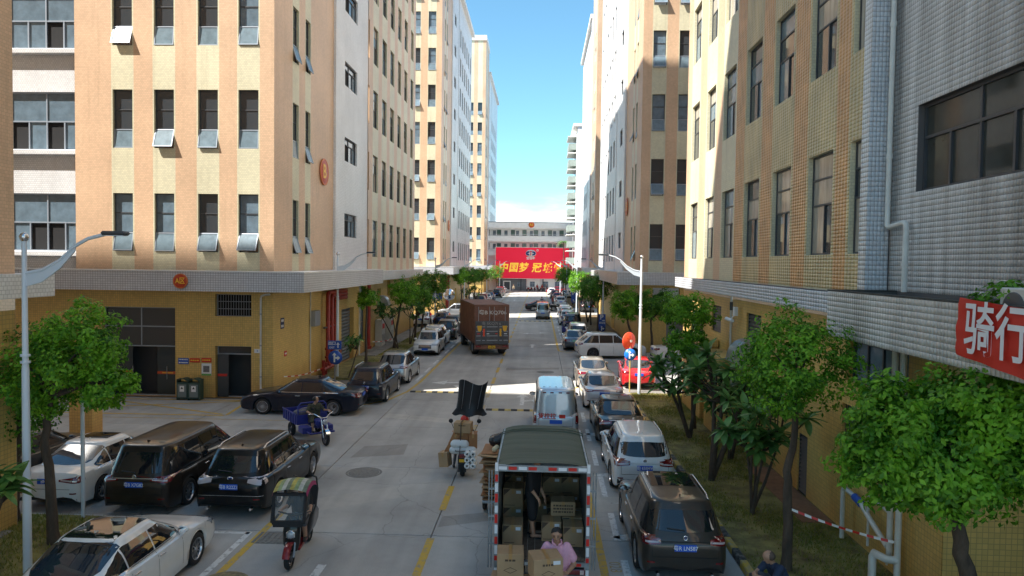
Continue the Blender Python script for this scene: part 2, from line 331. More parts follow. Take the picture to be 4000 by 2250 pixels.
def stripe(pts,w,mt,z=.004):
    m=MB(); P=[Vector((x,y_-8,z)) for x,y_ in pts]; L=[];Rr=[]
    for i,p in enumerate(P):
        t=(P[min(i+1,len(P)-1)]-P[max(i-1,0)]).normalized(); nn=Vector((-t.y,t.x,0))*w/2; L.append(p+nn); Rr.append(p-nn)
    k=len(P); m.add(L+Rr,[(k+i,k+i+1,i+1,i) for i in range(k-1)]); return m.build('lane_marking',M[mt],road)
stripe([(-6.22,6),(-6.24,16.9)],.16,'ylw_line'); stripe([(-6.05,60),(-6.1,36),(-6.25,33.3),(-6.7,31.2),(-7.4,30.1),(-8.4,29.6)],.15,'ylw_line'); stripe([(-6.1,85),(-6.15,158)],.15,'ylw_worn')
stripe([(1.38,6),(1.40,32.5)],.17,'ylw_line'); stripe([(1.4,32.6),(1.5,34),(1.85,35.2),(2.6,36.2),(4.1,36.7)],.13,'ylw_line'); stripe([(2.4,49.4),(1.7,49.5),(1.42,50.1),(1.38,51.5),(1.38,84)],.16,'ylw_line'); stripe([(1.36,102),(1.36,158)],.15,'ylw_worn')
yy=13.6; k=0
while yy<156:
    if not 20.5<yy<23: stripe([(-2.36,yy),(-2.36,yy+1.93)],.17,'ylw_line' if k<3 or k>5 else 'ylw_worn')
    yy+=3.72; k+=1
for y0 in (7.2,10.0,12.9,15.7,18.7,21.6,24.6,27.6,52,55.2,58.4,61.6,64.8,68,71.2,74.4,77.6):
    stripe([(1.83,y0),(1.85,y0+1.75)],.15,'wht_line' if random.random()<.7 else 'wht_worn')
for y0 in (11.6,18.2,23.9,29.6): stripe([(1.93,y0),(2.6,y0)],.1,'wht_worn')
def tri(x,y_,s=.28,mt='wht_line'): marking([(x-s,y_),(x+s*.9,y_+.25),(x+s*.9,y_-.25)],mt)
for a in ((2.0,13.2),(1.95,15.9),(1.9,20.6),(1.85,25.6)): tri(*a)
stripe([(-9.0,36.2),(-6.6,36.2)],.12,'wht_worn')
for y0 in (36.4,39.2,42.4,47.6,50.6,53.6,56.6): stripe([(-6.38,y0),(-6.38,y0+1.9)],.14,'wht_line')
stripe([(-8.6,46.0),(-6.38,46.0)],.12,'wht_line'); stripe([(-8.7,41),(-6.5,41)],.12,'wht_worn')
stripe([(-12.6,16.3),(-8.9,16.3)],.13,'wht_line'); stripe([(-7.5,15.52),(-6.5,15.52)],.12,'wht_line'); stripe([(-6.52,15.6),(-6.52,9)],.14,'wht_line')
stripe([(-10.4,16.5),(-9.9,17.3)],.13,'wht_worn'); stripe([(-9.6,16.4),(-9.95,17.3)],.13,'wht_worn'); stripe([(-9.4,16.4),(-8.7,17.2)],.13,'wht_worn'); stripe([(-11.3,16.5),(-10.9,17.1)],.12,'wht_worn')
marking([(-4.44,13.25),(-4.26,13.25),(-4.26,14.0),(-4.44,14.0)],'wht_line')
HB=[(-19.3,30.15),(-12.72,30.3),(-12.53,27.45),(-17.8,27.25),(-24,27.2)]
stripe(HB[:1]+[HB[1]],.13,'ylw_line'); stripe([HB[1],(-12.4,27.4)],.13,'ylw_line',.005); stripe([(-12.45,27.3),(-24,27.15)],.13,'ylw_line',.006); stripe([HB[0],(-12.6,27.5)],.13,'ylw_line',.007); stripe([(-19.3,28.0),(-12.8,30.2)],.13,'ylw_line',.008); stripe([(-24,26.5),(-9.5,26.7)],.1,'ylw_worn'); stripe([(-24,28.6),(-19.4,30.1)],.12,'ylw_line')
M['patch_l']=concrete('trench_repair_pale',(.46,.44,.40)); M['patch_d']=concrete('trench_repair_dark',(.30,.285,.26))
def rpatch(pts,mt,z=.0025): marking(pts,mt,z,'repair_patch')
rpatch([(-6.15,16.6),(-2.45,18.9),(-2.45,20.0),(-6.15,17.7)],'patch_l'); rpatch([(-2.3,16.2),(-.9,16.8),(-.9,17.4),(-2.3,16.9)],'patch_d'); rpatch([(-5.9,21.8),(-4.3,22.3),(-4.4,23.6),(-5.8,23.2)],'patch_d'); rpatch([(-1.9,40.5),(1.2,41.2),(1.2,42.0),(-1.9,41.5)],'patch_d'); rpatch([(-6.1,27.6),(-2.5,26.6),(-2.5,27.3),(-6.1,28.4)],'patch_l'); rpatch([(1.5,17.5),(4.1,17.9),(4.1,19.0),(1.5,18.6)],'patch_l'); rpatch([(-5.8,55),(-2.6,55.6),(-2.6,57),(-5.8,56.4)],'patch_d')
# arrows: straight-and-turn, straight, both ways
def arrow_straight(x,y_,L=2.4,turn=0,mt='wht_line'):
    marking([(x-.09,y_),(x+.09,y_),(x+.09,y_+L-.8),(x-.09,y_+L-.8)],mt); marking([(x-.3,y_+L-.8),(x+.3,y_+L-.8),(x,y_+L)],mt,.005)
    if turn:
        s=turn; marking([(x+.09*s,y_+L*.3),(x+.09*s,y_+L*.3+.28),(x+.55*s,y_+L*.3+.55),(x+.55*s,y_+L*.3+.25)][::s],mt,.006); marking([(x+.55*s,y_+L*.3+.05),(x+.55*s,y_+L*.3+.8),(x+.95*s,y_+L*.3+.5)][::s],mt,.007)
arrow_straight(-.72,30.6,2.6,1); arrow_straight(-.5,51.6,2.4); arrow_straight(-.45,104,2.5); arrow_straight(-.5,141,3)
marking([(-1.0,62.1),(.1,62.6),(.1,62.9),(-1.0,62.4)],'wht_line'); marking([(-1.5,62.1),(-.95,61.7),(-.95,62.8)],'wht_line',.005); marking([(.6,62.9),(.05,62.3),(.05,63.4)],'wht_line',.005)
marking([(-3.5,35.3),(-3.7,36.4),(-4.9,36.1),(-4.8,35.75),(-3.95,35.9),(-3.9,35.2)],'wht_line'); marking([(-4.75,36.6),(-4.75,35.4),(-5.5,35.85)],'wht_line',.005); marking([(-4.3,35.2),(-3.3,35.1),(-3.9,34.2)],'wht_line',.006)
arrow_straight(-4.2,77,-2.4); arrow_straight(-4.2,120,-2.6)
mesh_obj('lane_marking',text_mesh('028',.34,M['ylw_worn']),road,(1.62,6.3,.006),(0,0,R(-90)))
# speed bumps of black and yellow rubber blocks
M['bump_y']=mat('bump_yellow',(.5,.38,.12),.7,var=.3,vscale=6); M['bump_k']=mat('bump_black',(.035,.034,.033),.75,var=.3,vscale=6)
def speed_bump(x0,x1,y_,label):
    r=empty('speed_bump',((x0+x1)/2,y_,0),label=label,cat='speed bump',group='speed bumps across the road')
    n=int((x1-x0)/.25); st=(x1-x0)/n
    for i in range(n):
        m=MB(); a=-.5*(x1-x0)+i*st; b=a+st-.006
        pr=[(-.17,.002),(-.12,.035),(-.04,.05),(.04,.05),(.12,.035),(.17,.002)]
        m.prism([(a,p,z) for p,z in pr],(b-a,0,0)); m.build('rubber_block',M['bump_y' if i%2 else 'bump_k'],r)
speed_bump(-6.1,-2.45,33.25,'black and yellow speed bump across the far lane by the black saloon')
speed_bump(-2.2,1.25,29.5,'black and yellow speed bump in front of the pale blue van')
speed_bump(-2.2,1.25,75.5,'far speed bump behind the silver minivan'); 
M['iron']=mat('cast_iron',(.22,.215,.2),.75,metal=.3,var=.3,vscale=14,bump=.5,bscale=70)
def manhole(x,y_,r,label):
    o=empty('manhole_cover',(x,y_,0),label=label,cat='manhole cover',group='round iron covers in the road')
    m=MB(); m.lathe([(0,.006),(r*.86,.006),(r*.87,.003)],28); m.build('lid',M['iron'],o)
    m=MB(); m.lathe([(r*.89,.003),(r*.9,.007),(r,.007),(r+.01,.002)],28); m.build('rim',M['iron'],o)
manhole(-5.08,20.29,.52,'round iron manhole cover in the near lane left of the cardboard motorbike'); manhole(.39,40.19,.5,'round iron manhole cover in the road beside the beige saloon')
o=empty('drain_grate',(-5.75,15.3,0),label='rectangular iron drain grate beside the solid yellow line',cat='drain grate')
for i in range(9): m=MB(); m.box(-.5+i*.115,-.5+i*.115+.07,-.3,.3,.001,.012); m.build('bar',M['iron'],o)
m=MB(); m.box(-.54,.55,-.34,.34,-.02,.003); m.build('frame',M['iron'],o)
o=empty('drain_cover',(-6.0,13.1,0),label='round patched cover on the yellow line at the bottom edge',cat='drain cover'); m=MB(); m.lathe([(0,.009),(.45,.009),(.47,.003)],26); m.build('lid',mat('yellowed_iron',(.28,.22,.10),.8,var=.6,vscale=8,dark=(.07,.068,.06)),o)
# ---------------------------------------------------------------- kerbs, planting strips
M['kerb_y']=worn('kerb_yellow',(.55,.37,.04),.36,.55,(.30,.28,.25)); M['kerb_k']=worn('kerb_black',(.04,.038,.036),.36,.55,(.2,.19,.18)); M['kerb_g']=mat('kerb_concrete',(.33,.32,.3),.85,var=.2,vscale=5,bump=.2,bscale=40)
def kerb(x,y0,y1,painted=True,st=.62,h=.13,name='kerb'):
    r=empty(name,(x,y0,0),kind='structure'); ms=[]
    for c in ('kerb_y','kerb_k','kerb_g'):
        m=MB(); m.bbox(-.075,.075,.006,st-.006,-.05,h,.018); ms.append(m.mesh('kerb_stone',M[c]))
    n=int((y1-y0)/st)
    for i in range(n): mesh_obj('kerb_stone',ms[i%2] if painted else ms[2],r,(random.uniform(-.006,.006),i*st,random.uniform(-.008,.006)),(0,0,R(random.uniform(-.5,.5))))
kerb(4.3,9,33.4); kerb(4.3,50.5,85,False,1.0); kerb(-9.03,36.4,65.6,False,1.0); kerb(-9.03,83,117,False,1.0); kerb(4.3,101,140,False,1.5)
M['soil']=mat('trodden_soil',(.17,.12,.065),.95,var=.4,vscale=3,bump=.5,bscale=25); M['clay']=mat('red_clay_path',(.27,.14,.08),.95,var=.25,vscale=4,bump=.3,bscale=30); M['turf']=mat('thin_turf',(.25,.23,.08),.95,var=.5,vscale=2.2,dark=(.10,.075,.035),bump=.6,bscale=60)
M['paver']=mat('old_paving',(.27,.25,.22),.85,var=.25,vscale=3,bump=.3,bscale=30)
def strip(name,x0,x1,y0,y1,z,mt,n=1):
    m=MB(); m.box(x0,x1,y0,y1,-.2,z); return tag(m.build(name,M[mt]),kind='structure')
strip('planting_strip',4.38,9.5,8,33.6,.10,'turf'); strip('clay_path',6.35,7.09,16.9,21.5,.115,'clay')
strip('planting_strip',4.38,7.0,50.4,85,.10,'soil'); strip('planting_strip',-11.79,-9.11,36.3,66,.08,'turf'); strip('planting_strip',4.38,7.4,101,140,.10,'soil'); strip('planting_strip',-11.79,-9.11,83,117,.08,'soil')
strip('planting_strip',-14.8,-9.2,6,16.1,.09,'turf')
# paving stones along the shop wall
for k,(x0,x1,y0,y1,z,st) in enumerate(((-11.79,-10.55,45,65,.09,1.0),(-14.6,-11.6,8,15.3,.10,1.0))):
    r=empty('pavement',(x0,y0,0),kind='structure'); nx=max(1,round((x1-x0)/.62)); w=(x1-x0)/nx
    m=MB(); m.bbox(.008,w-.008,.008,st-.008,-.03,.03,.008); me=m.mesh('paving_stone',M['paver'])
    for i in range(nx):
        for j in range(int((y1-y0)/st)): mesh_obj('paving_stone',me,r,(i*w,j*st,z+random.uniform(-.006,.006)),(R(random.uniform(-.5,.5)),R(random.uniform(-.5,.5)),0))
def blades(name,x0,x1,y0,y1,z,n,h,label,keep=None,parts=3):
    rng=np.random.default_rng(5+n); x=rng.uniform(x0,x1,n); y_=rng.uniform(y0,y1,n)
    d=np.sin(x*2.1+1.3*np.sin(y_*.9))+np.sin(y_*1.6+x)+rng.normal(0,.7,n); ok=d>-.35
    if keep is not None: ok&=keep(x,y_)
    x=x[ok];y_=y_[ok];n=len(x); a=rng.uniform(0,6.283,n); hh=h*rng.uniform(.4,1.2,n); w=.011; ln=rng.uniform(-.7,.7,(n,2))*hh[:,None]
    v=np.zeros((n,3,3)); v[:,0]=np.stack([x-w*np.cos(a),y_-w*np.sin(a),np.full(n,z)],1); v[:,1]=np.stack([x+w*np.cos(a),y_+w*np.sin(a),np.full(n,z)],1); v[:,2]=np.stack([x+ln[:,0],y_+ln[:,1],z+hh],1)
    me=bpy.data.meshes.new(name); me.vertices.add(3*n); me.vertices.foreach_set('co',v.ravel()); me.loops.add(3*n); me.loops.foreach_set('vertex_index',np.arange(3*n,dtype=np.int32)); me.polygons.add(n); me.polygons.foreach_set('loop_start',np.arange(0,3*n,3,dtype=np.int32)); me.update(calc_edges=True); me.materials.append(M['grass'])
    return tag(mesh_obj(name,me),label,'grass',kind='stuff')
blades('grass',4.42,7.05,11.5,33.5,.10,42000,.075,'short patchy grass along the planting strip beside the parked cars',lambda x,y_:~((x>6.3)&(y_>16.8)&(y_<21.6)))
blades('grass',-13.2,-9.25,10.5,16.0,.09,16000,.085,'short grass around the street lamp by the parked white saloon')
blades('grass',-10.5,-9.15,36.4,66,.08,14000,.08,'short grass under the round-topped trees along the shop wall')
# ================================================================ buildings
TOP=[9.1,13.68,18.2,22.62,26.95,31.2,35.4,39.5]
_win={}
def bars(m,w,h,vs,hs,t=.05,d=.07,y=0,mi=0):
    # frame around (0..w,0..h) centred in x, plus verticals/horizontals
    X0=-w/2
    m.box(X0,X0+t,y,y+d,0,h,mi); m.box(X0+w-t,X0+w,y,y+d,0,h,mi); m.box(X0+t,X0+w-t,y,y+d,0,t,mi); m.box(X0+t,X0+w-t,y,y+d,h-t,h,mi)
    for v in hs: m.box(X0+t,X0+w-t,y+.004,y+d,v-t/2,v+t/2,mi)
    for v,z0,z1 in vs: m.box(X0+v-t/2,X0+v+t/2,y+.008,y+d,z0,z1,mi)
def pane_mesh(w,h,mt,y=0):
    k=('p',round(w,2),round(h,2),mt)
    if k not in _win:
        m=MB(); m.box(-w/2,w/2,-.006,.006,0,h); _win[k]=m.mesh('pane',M[mt])
    return _win[k]
def win_awning(par,loc,rz,w,h,ang,far=False,fr='frame'):
    # tall window: two fixed lights over a top-hung sash
    k=('a',round(w,2),round(h,2),fr); s=h*.33
    if k not in _win:
        m=MB(); bars(m,w,h,[],[s,h*.665],.045); _win[k]=m.mesh('window',M[fr])
    o=mesh_obj('window',_win[k],par,loc,(0,0,rz))
    g='glass' if random.random()<.7 else 'glass_b'
    if far: mesh_obj('pane',pane_mesh(w-.08,h*.67,g),o,(0,.035,s))
    else:
        for z0,z1 in ((s,h*.665),(h*.665,h)): mesh_obj('pane',pane_mesh(w-.08,z1-z0-.04,g),o,(0,.035,z0+.02))
    ks=('s',round(w,2),round(s,2))
    if ks not in _win:
        m=MB(); W_=w-.03; S=s-.02; t=.04
        for a in ((-W_/2,-W_/2+t,-S,0),(W_/2-t,W_/2,-S,0)): m.box(a[0],a[1],-.022,.022,a[2],a[3],0)
        m.box(-W_/2+t,W_/2-t,-.022,.022,-t,0,0); m.box(-W_/2+t,W_/2-t,-.022,.022,-S,-S+t,0); m.box(-W_/2+t,W_/2-t,-.005,.005,-S+t,-t,1)
        _win[ks]=m.mesh('sash',[M['frame_l'],M['glass_s']])
    mesh_obj('sash',_win[ks],o,(0,-.03,s-.01),(-R(ang),0,0))
    return o
def win_tall(par,loc,rz,w,h,far=False,refl_share=.35):
    # tall shopfloor window: two fixed lights over a sliding pair
    k=('t',round(w,2),round(h,2),far)
    if k not in _win:
        m=MB(); bars(m,w,h,[] if far else [(w*.5,.05,h*.5)],[h*.5,h*.76],.05); _win[k]=m.mesh('window',M['frame'])
    o=mesh_obj('window',_win[k],par,loc,(0,0,rz))
    def g(): return 'curtain_refl' if random.random()<refl_share else ('glass_b' if random.random()<.35 else 'glass')
    if far: mesh_obj('pane',pane_mesh(w-.08,h-.08,g()),o,(0,.035,.04)); return o
    mesh_obj('pane',pane_mesh(w-.08,h*.24-.05,g()),o,(0,.035,h*.76+.02)); mesh_obj('pane',pane_mesh(w-.08,h*.26-.04,g()),o,(0,.035,h*.5+.02))
    for sx in (-1,1): mesh_obj('pane',pane_mesh(w/2-.06,h*.5-.08,g()),o,(sx*(w/4-.01),.04+.012*sx,.05))
    return o
def win_wide(par,loc,rz,w,h,n,trans=.35,fr='frame',opens=(),g0='glass_b',gt=None,panes=2):
    # ribbon window: n bays, transom lights above sliding panes
    m=MB(); bw=w/n; hs=h*(1-trans); t=.06
    bars(m,w,h,[(bw*i,.05,h-.05) for i in range(1,n)]+[(bw*(i+.5),.05,hs) for i in range(n) if panes==2],[hs],t,.08)
    o=m.build('window',M[fr],par,loc=loc,rot=(0,0,rz))
    for i in range(n):
        mesh_obj('pane',pane_mesh(bw-t,h-hs-t,gt or g0),o,(-w/2+bw*(i+.5),.05,hs+t/2))
        for q in range(panes):
            op=(i*panes+q) in opens
            mesh_obj('pane',pane_mesh(bw/panes-t,hs-t,'dark' if op else g0),o,(-w/2+bw*(i+(q+.5)/panes),.06 if not op else .09,t/2+.01))
    return o
def facade(m,axis,c,a0,a1,z0,z1,sgn,holes,depth,matfn,ucuts=()):
    # wall in the plane axis=c with rectangular openings (u0,u1,z0,z1); sgn = outward direction along the axis
    U=sorted({a0,a1,*[u for h in holes for u in h[:2]],*[u for u in ucuts if a0<u<a1]}); Z=sorted({z0,z1,*[z for h in holes for z in h[2:4] if z0<z<z1]})
    U=[u for u in U if a0-1e-6<=u<=a1+1e-6]
    P=(lambda u,z,d=0:(c-sgn*d,u,z)) if axis=='x' else (lambda u,z,d=0:(u,c-sgn*d,z))
    fl=(sgn>0)==(axis=='x')
    def quad(ps,mi): m.poly(ps if fl else ps[::-1],mi)
    for i in range(len(U)-1):
        uc=(U[i]+U[i+1])/2
        for j in range(len(Z)-1):
            zc=(Z[j]+Z[j+1])/2
            if any(h[0]<uc<h[1] and h[2]<zc<h[3] for h in holes): continue
            quad([P(U[i],Z[j]),P(U[i+1],Z[j]),P(U[i+1],Z[j+1]),P(U[i],Z[j+1])],matfn(uc,zc))
    for h in holes:
        u0,u1,a,b=h[:4]; mi=matfn((u0+u1)/2,(a+b)/2) if len(h)<5 else h[4]
        quad([P(u0,a),P(u0,b),P(u0,b,depth),P(u0,a,depth)][::-1],mi); quad([P(u1,a),P(u1,b),P(u1,b,depth),P(u1,a,depth)],mi)
        quad([P(u0,b),P(u1,b),P(u1,b,depth),P(u0,b,depth)][::-1],mi); quad([P(u0,a),P(u1,a),P(u1,a,depth),P(u0,a,depth)],mi)
FC=[(.70,1.60),(2.52,3.42),(4.50,5.40),(6.38,7.28)]      # window columns of a stair tower's front, from the corner
SCO=[(2.36,3.16),(4.14,4.90)]                            # and of its side, from the front
LC=[(18.43,19.87),(21.2,22.66),(23.93,25.36),(26.76,28.12),(29.49,30.86),(32.42,33.73)]   # shop floor windows along the street
WALLM=['peach','cream','white','ledge','ochre']
def zlim(d): return 7.5+.40*max(d,1)
def block(label,s,X,Y0,length=34.8,hT=47.,hF=43.6,front_rows=None,facade_style='yellow',wide=0,near=False,canopy=(1.75,1.2,14.,.8),front_w=9.0,deep=22,badge=None,tower=True,skip_front=False,ground_holes=(),front_holes=(),LC=LC,ys=17.0,gs=0):
    """works block with its corner at (X,Y0): stair tower, white core, shop floors; s=+1 when its street face looks to +X"""
    r=empty('factory_block',(X,Y0,0),label=label,cat='factory building',group='tiled factory blocks lining the street')
    O=(X,Y0,0); mats=[M[k] for k in WALLM]
    bot=[t-2.58 for t in TOP]
    ang=lambda: random.choice([3,4,6,8,11,18,22,25])
    rz_side=R(90) if s>0 else R(-90)
    # front of the tower
    if not skip_front:
        m=MB(O); holes=[]; far=Y0>60
        cols_=[(X-s*b,X-s*a) if s>0 else (X+a,X+b) for a,b in FC]
        for a,b in cols_:
            for t in TOP:
                if t-2.6<zlim(Y0): holes.append((a,b,t-2.58,t))
        xa,xb=(X-front_w,X) if s>0 else (X,X+front_w)
        def fm(u,z): return 1 if any(a-.05<u<b+.05 for a,b in cols_) else 0
        facade(m,'y',Y0,xa,xb,5.5,hT,-1,holes,.16,fm,[q for a,b in cols_ for q in (a-.06,b+.06)])
        # far side walls, roof and a projecting parapet
        xi=X-s*deep
        m.poly([(min(xa,xi),Y0+8.9,5.5),(min(xa,xi) if s>0 else xb,Y0,5.5)] and [(xa if s>0 else xb,Y0,5.5),(xa if s>0 else xb,Y0+8.9,5.5),(xa if s>0 else xb,Y0+8.9,hT),(xa if s>0 else xb,Y0,hT)],0)
        m.poly([(xa,Y0,hT-.4),(xb,Y0,hT-.4),(xb,Y0+8.9,hT-.4),(xa,Y0+8.9,hT-.4)],3)
        m.poly([(xa,Y0+8.9,hF-.5),(xb,Y0+8.9,hF-.5),(xb,Y0+8.9,hT),(xa,Y0+8.9,hT)],0)
        m.build('tower_front',mats,r)
        for (a,b) in cols_:
            for t in TOP:
                if t-2.6<zlim(Y0): win_awning(r,((a+b)/2-X,.12,t-2.58),0,b-a,2.58,ang(),far)
        pm=MB(O); pm.box(xa-.12,xb+.12,Y0-.18,Y0+9.0,hT-.05,hT+1.0,0); pm.build('parapet',[M['ledge']],r)
    # side of the tower
    far=Y0>70
    m=MB(O); holes=[(Y0+a,Y0+b,t-2.58,t) for a,b in SCO for t in TOP if t-2.6<zlim(Y0+3)]
    def sm(u,z): return 1 if any(Y0+a-.05<u<Y0+b+.05 for a,b in SCO) else 0
    facade(m,'x',X,Y0,Y0+8.9,5.5,hT,s,holes,.16,sm,[Y0+q for a,b in SCO for q in (a-.06,b+.06)]); m.build('tower_side',mats,r)
    if not near or Y0>10:
        for a,b in SCO:
            for t in TOP:
                if t-2.6<zlim(Y0+3): win_awning(r,(-s*.12,(a+b)/2,t-2.58),rz_side,b-a,2.58,random.choice([4,8,18,24]),far)
    # white core with a pilaster and one column of windows
    if not near:
        m=MB(O); m.box(min(X,X+s*.14),max(X,X+s*.14),Y0+8.9,Y0+10.7,5.55,hF,2); m.build('pilaster',mats,r)
        wz=(11.0,14.2); holes=[(Y0+wz[0],Y0+wz[1],t-1.43,t) for t in TOP if t-1.4<zlim(Y0+10)]
        m=MB(O); facade(m,'x',X-s*.05,Y0+10.7,Y0+17.0,5.5,hF,s,holes,.14,lambda u,z:2); m.build('core_wall',mats,r)
        for t in TOP:
            if t-1.4<zlim(Y0+10): 
                if far: win_tall(r,(-s*.16,12.6,t-1.43),rz_side,3.2,1.43,True,.2)
                else: win_wide(r,(-s*.16,12.6,t-1.43),rz_side,3.2,1.43,2,.28,'frame',(1,),'glass_b','glass')
    # shop floors
    yel=facade_style=='yellow'
    holes=[(Y0+a,Y0+b,t-2.58,t) for a,b in LC for t in TOP if t-2.6<zlim(Y0+b) and t<hF-1.5]+([(Y0+16.95+.02,Y0+17.3,t-2.58,t) for t in TOP if t-2.6<zlim(Y0+16) and t<hF-1.5] if not near else [])
    def lm(u,z):
        if not yel: return 2
        return 1 if any(Y0+a-.14<u<Y0+b+.14 for a,b in LC) else 0
    m=MB(O); facade(m,'x',X-s*.02,Y0+ys,Y0+length,5.5,hF,s,holes,.16,lm,[Y0+q for a,b in LC for q in (a-.15,b+.15)])
    xi=X-s*deep
    m.poly([(X-s*.02,Y0+length,0),(xi,Y0+length,0),(xi,Y0+length,hF),(X-s*.02,Y0+length,hF)],0 if yel else 2)
    m.poly([(X-s*.02,Y0+8.9,hF-.5),(xi,Y0+8.9,hF-.5),(xi,Y0+length,hF-.5),(X-s*.02,Y0+length,hF-.5)],3); m.poly([(xi,Y0,0),(xi,Y0+length,0),(xi,Y0+length,hF),(xi,Y0,hF)],2)
    m.build('facade_wall',mats,r)
    for a,b in LC:
        for t in TOP:
            if t-2.6<zlim(Y0+b) and t<hF-1.5: win_tall(r,(-s*.14,(a+b)/2,t-2.58),rz_side,b-a,2.58,Y0+a>62)
    pm=MB(O); x0,x1=sorted((X-s*.3,X+s*.45)); pm.box(x0,x1,Y0+9.05,Y0+length+.2,hF-.15,hF+.45,0); pm.build('eaves',[M['ledge']],r)
    # canopy over the ground floor: wide by the tower, narrow along the shop floors
    sw,fw,cl,tw=canopy
    if sw:
        m=MB(O); xa,xb=sorted((X-s*front_w,X+s*sw)); 
        if wide and s>0: xa-=wide
        m.box(xa,xb,Y0-fw,Y0-.001,4.82,5.66,0); x0,x1=sorted((X,X+s*sw)); m.box(x0,x1,Y0,Y0+cl,4.821,5.661,0); m.build('canopy',[M['fascia']],r)
        m=MB(O); m.box(xa-.02,xb+.02 if s>0 else xb,Y0-fw-.02,Y0-.1,5.665,5.70,0); x0,x1=sorted((X+s*.2,X+s*(sw+.02))); m.box(x0,x1,Y0-.099,Y0+cl,5.664,5.70,0); m.build('canopy_coping',[M['ledge']],r)
        m=MB(O); x0,x1=sorted((X,X+s*tw)); m.box(x0,x1,Y0+cl+.01,Y0+length,4.9,5.52,0); m.build('eaves_band',[M['fascia'] if not yel else M['white']],r)
    # ground floor
    m=MB(O); facade(m,'x',X-s*.03,Y0+gs,Y0+length,0,5.0,s,[h for h in ground_holes],.3,lambda u,z:4)
    if not skip_front: xa,xb=(X-front_w-wide,X-.03) if s>0 else (X+.03,X+front_w); facade(m,'y',Y0+.03,xa,xb,0,5.0,-1,[h for h in front_holes],.35,lambda u,z:4)
    m.build('ground_floor_wall',mats,r)
    return r
# --- the lettered corner block on the left
GH=[(41.6,44.4,0,3.3),(45.9,47.6,.9,4.5),(54.2,55.3,3.55,4.75),(50.9,52.0,3.0,4.2)]
FH=[(-19.67,-16.29,0,4.02),(-14.47,-12.83,0,2.33),(-14.47,-12.83,3.66,4.65)]
L1=block('tall peach and cream tiled corner block with round letter badge and open top-hung windows',1,-11.8,30.8,wide=12,canopy=(1.75,1.2,14.0,.85),ground_holes=GH,front_holes=FH)
def loc1(x,y,z): return (x+11.8,y-30.8,z)
# its ribbon-windowed wing further left
m=MB((-11.8,30.8,0)); mats=[M[k] for k in WALLM]
holes=[(-32.5,-20.85,t-2.62,t) for t in TOP[:3]]
facade(m,'y',31.35,-33,-20.8,5.5,44,-1,holes,.15,lambda u,z:2); m.poly([(-20.8,30.8,5.5),(-20.8,31.35,5.5),(-20.8,31.35,44),(-20.8,30.8,44)][::-1],0); m.build('wing_wall',mats,L1)
for i,t in enumerate(TOP[:3]):
    win_wide(L1,loc1(-26.7,31.45,t-2.62),0,11.6,2.62,7,.5,'frame_l',((11,12,9),(12,10,8),(12,5))[i],'glass_b','glass_b')
    m=MB((-11.8,30.8,0)); m.bbox(-33,-20.82,31.08,31.349,t-2.86,t-2.62,.03); m.build('window_ledge',M['white'],L1)
# ground floor fittings that belong to the block: glass doors, barred vent, garage shutter
def glass_door(par,x0,x1,y,z1,head,loc0,handles,band=True):
    w=x1-x0
    m=MB(); bars(m,w,z1,[(w/2,head,z1)] if w>2.5 else [],[head]+([(head+z1)/2] if z1>3 else []),.05,.06); o=m.build('door_frame',M['frame_l'],par,loc=((x0+x1)/2-loc0[0],y-loc0[1],0))
    m=MB(); m.box(-w/2+.05,w/2-.05,.02,.035,head+.03,z1-.05); m.build('pane',M['glass'],o)
    n=len(handles)
    for i,hx in enumerate(handles):
        q=MB(); q.tube([(hx,-.06,.75),(hx,-.06,1.35)],.016,6); q.build('door_handle',M['steel'],o)
    return o
d=glass_door(L1,-19.67,-16.29,31.08,4.02,2.25,(-11.8,30.8,0),(-.37,1.2))
for a,b in ((-1.64,-.42),(.72,1.64)):
    m=MB(); m.box(a,b,.02,.03,.03,2.2); m.build('door_leaf',mat('door_glass_%d'%(a*10),(.03,.036,.036),.03,spec=.7),d); m=MB(); m.box(a,b,.008,.014,.98,1.1); m.build('door_band',mat('door_band_red_%d'%(a*10),(.55,.08,.02),.5),d)
e_=empty('door_print',(1.2,0,0),parent=d); print_lines(e_,.5,[1.04],.004,.05,M['gold'])
d=glass_door(L1,-14.47,-12.83,31.08,2.33,1.95,(-11.8,30.8,0),(-.42,))
m=MB(); m.box(-.78,-.28,-.1,-.09,.03,1.93); m.build('door_leaf',M['glass'],d); m=MB(); m.box(-.78,-.34,-.115,-.105,.95,1.06); m.build('door_band',M['red'],d)
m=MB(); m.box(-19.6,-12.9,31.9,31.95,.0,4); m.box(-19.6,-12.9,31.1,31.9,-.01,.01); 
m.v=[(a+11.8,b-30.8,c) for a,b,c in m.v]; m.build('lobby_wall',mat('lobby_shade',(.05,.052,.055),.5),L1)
vr=empty('barred_vent',loc1(-13.65,31.0,3.66),parent=L1); m=MB(); m.box(-.82,.82,.1,.12,0,.99); m.build('vent_back',M['dark'],vr)
m=MB(); bars(m,1.64,.99,[],[.33,.66],.03,.03); m.build('vent_frame',M['grey'],vr)
for i in range(14): m=MB(); m.box(-.76+i*.117,-.745+i*.117,-.02,0,.0,.99); m.build('bar',M['grey'],vr)
m=MB(); 
for i in range(16): m.prism([(-11.8-.3+11.8,10.85+0,.02+i*.205),(-.3,10.85,.2+i*.205),(-.26,10.85,.11+i*.205)],(0,2.7,0))
m.build('garage_shutter',mat('shutter_grey',(.16,.17,.18),.5,metal=.4),L1)
m=MB(); bars(m,1.7,3.6,[(.85,.05,3.55)],[1.2,2.4],.05,.06); o=m.build('window',M['frame'],L1,loc=(-.25,15.95,.9),rot=(0,0,R(90))); mesh_obj('pane',pane_mesh(1.6,3.5,'glass_b'),o,(0,.035,.05))
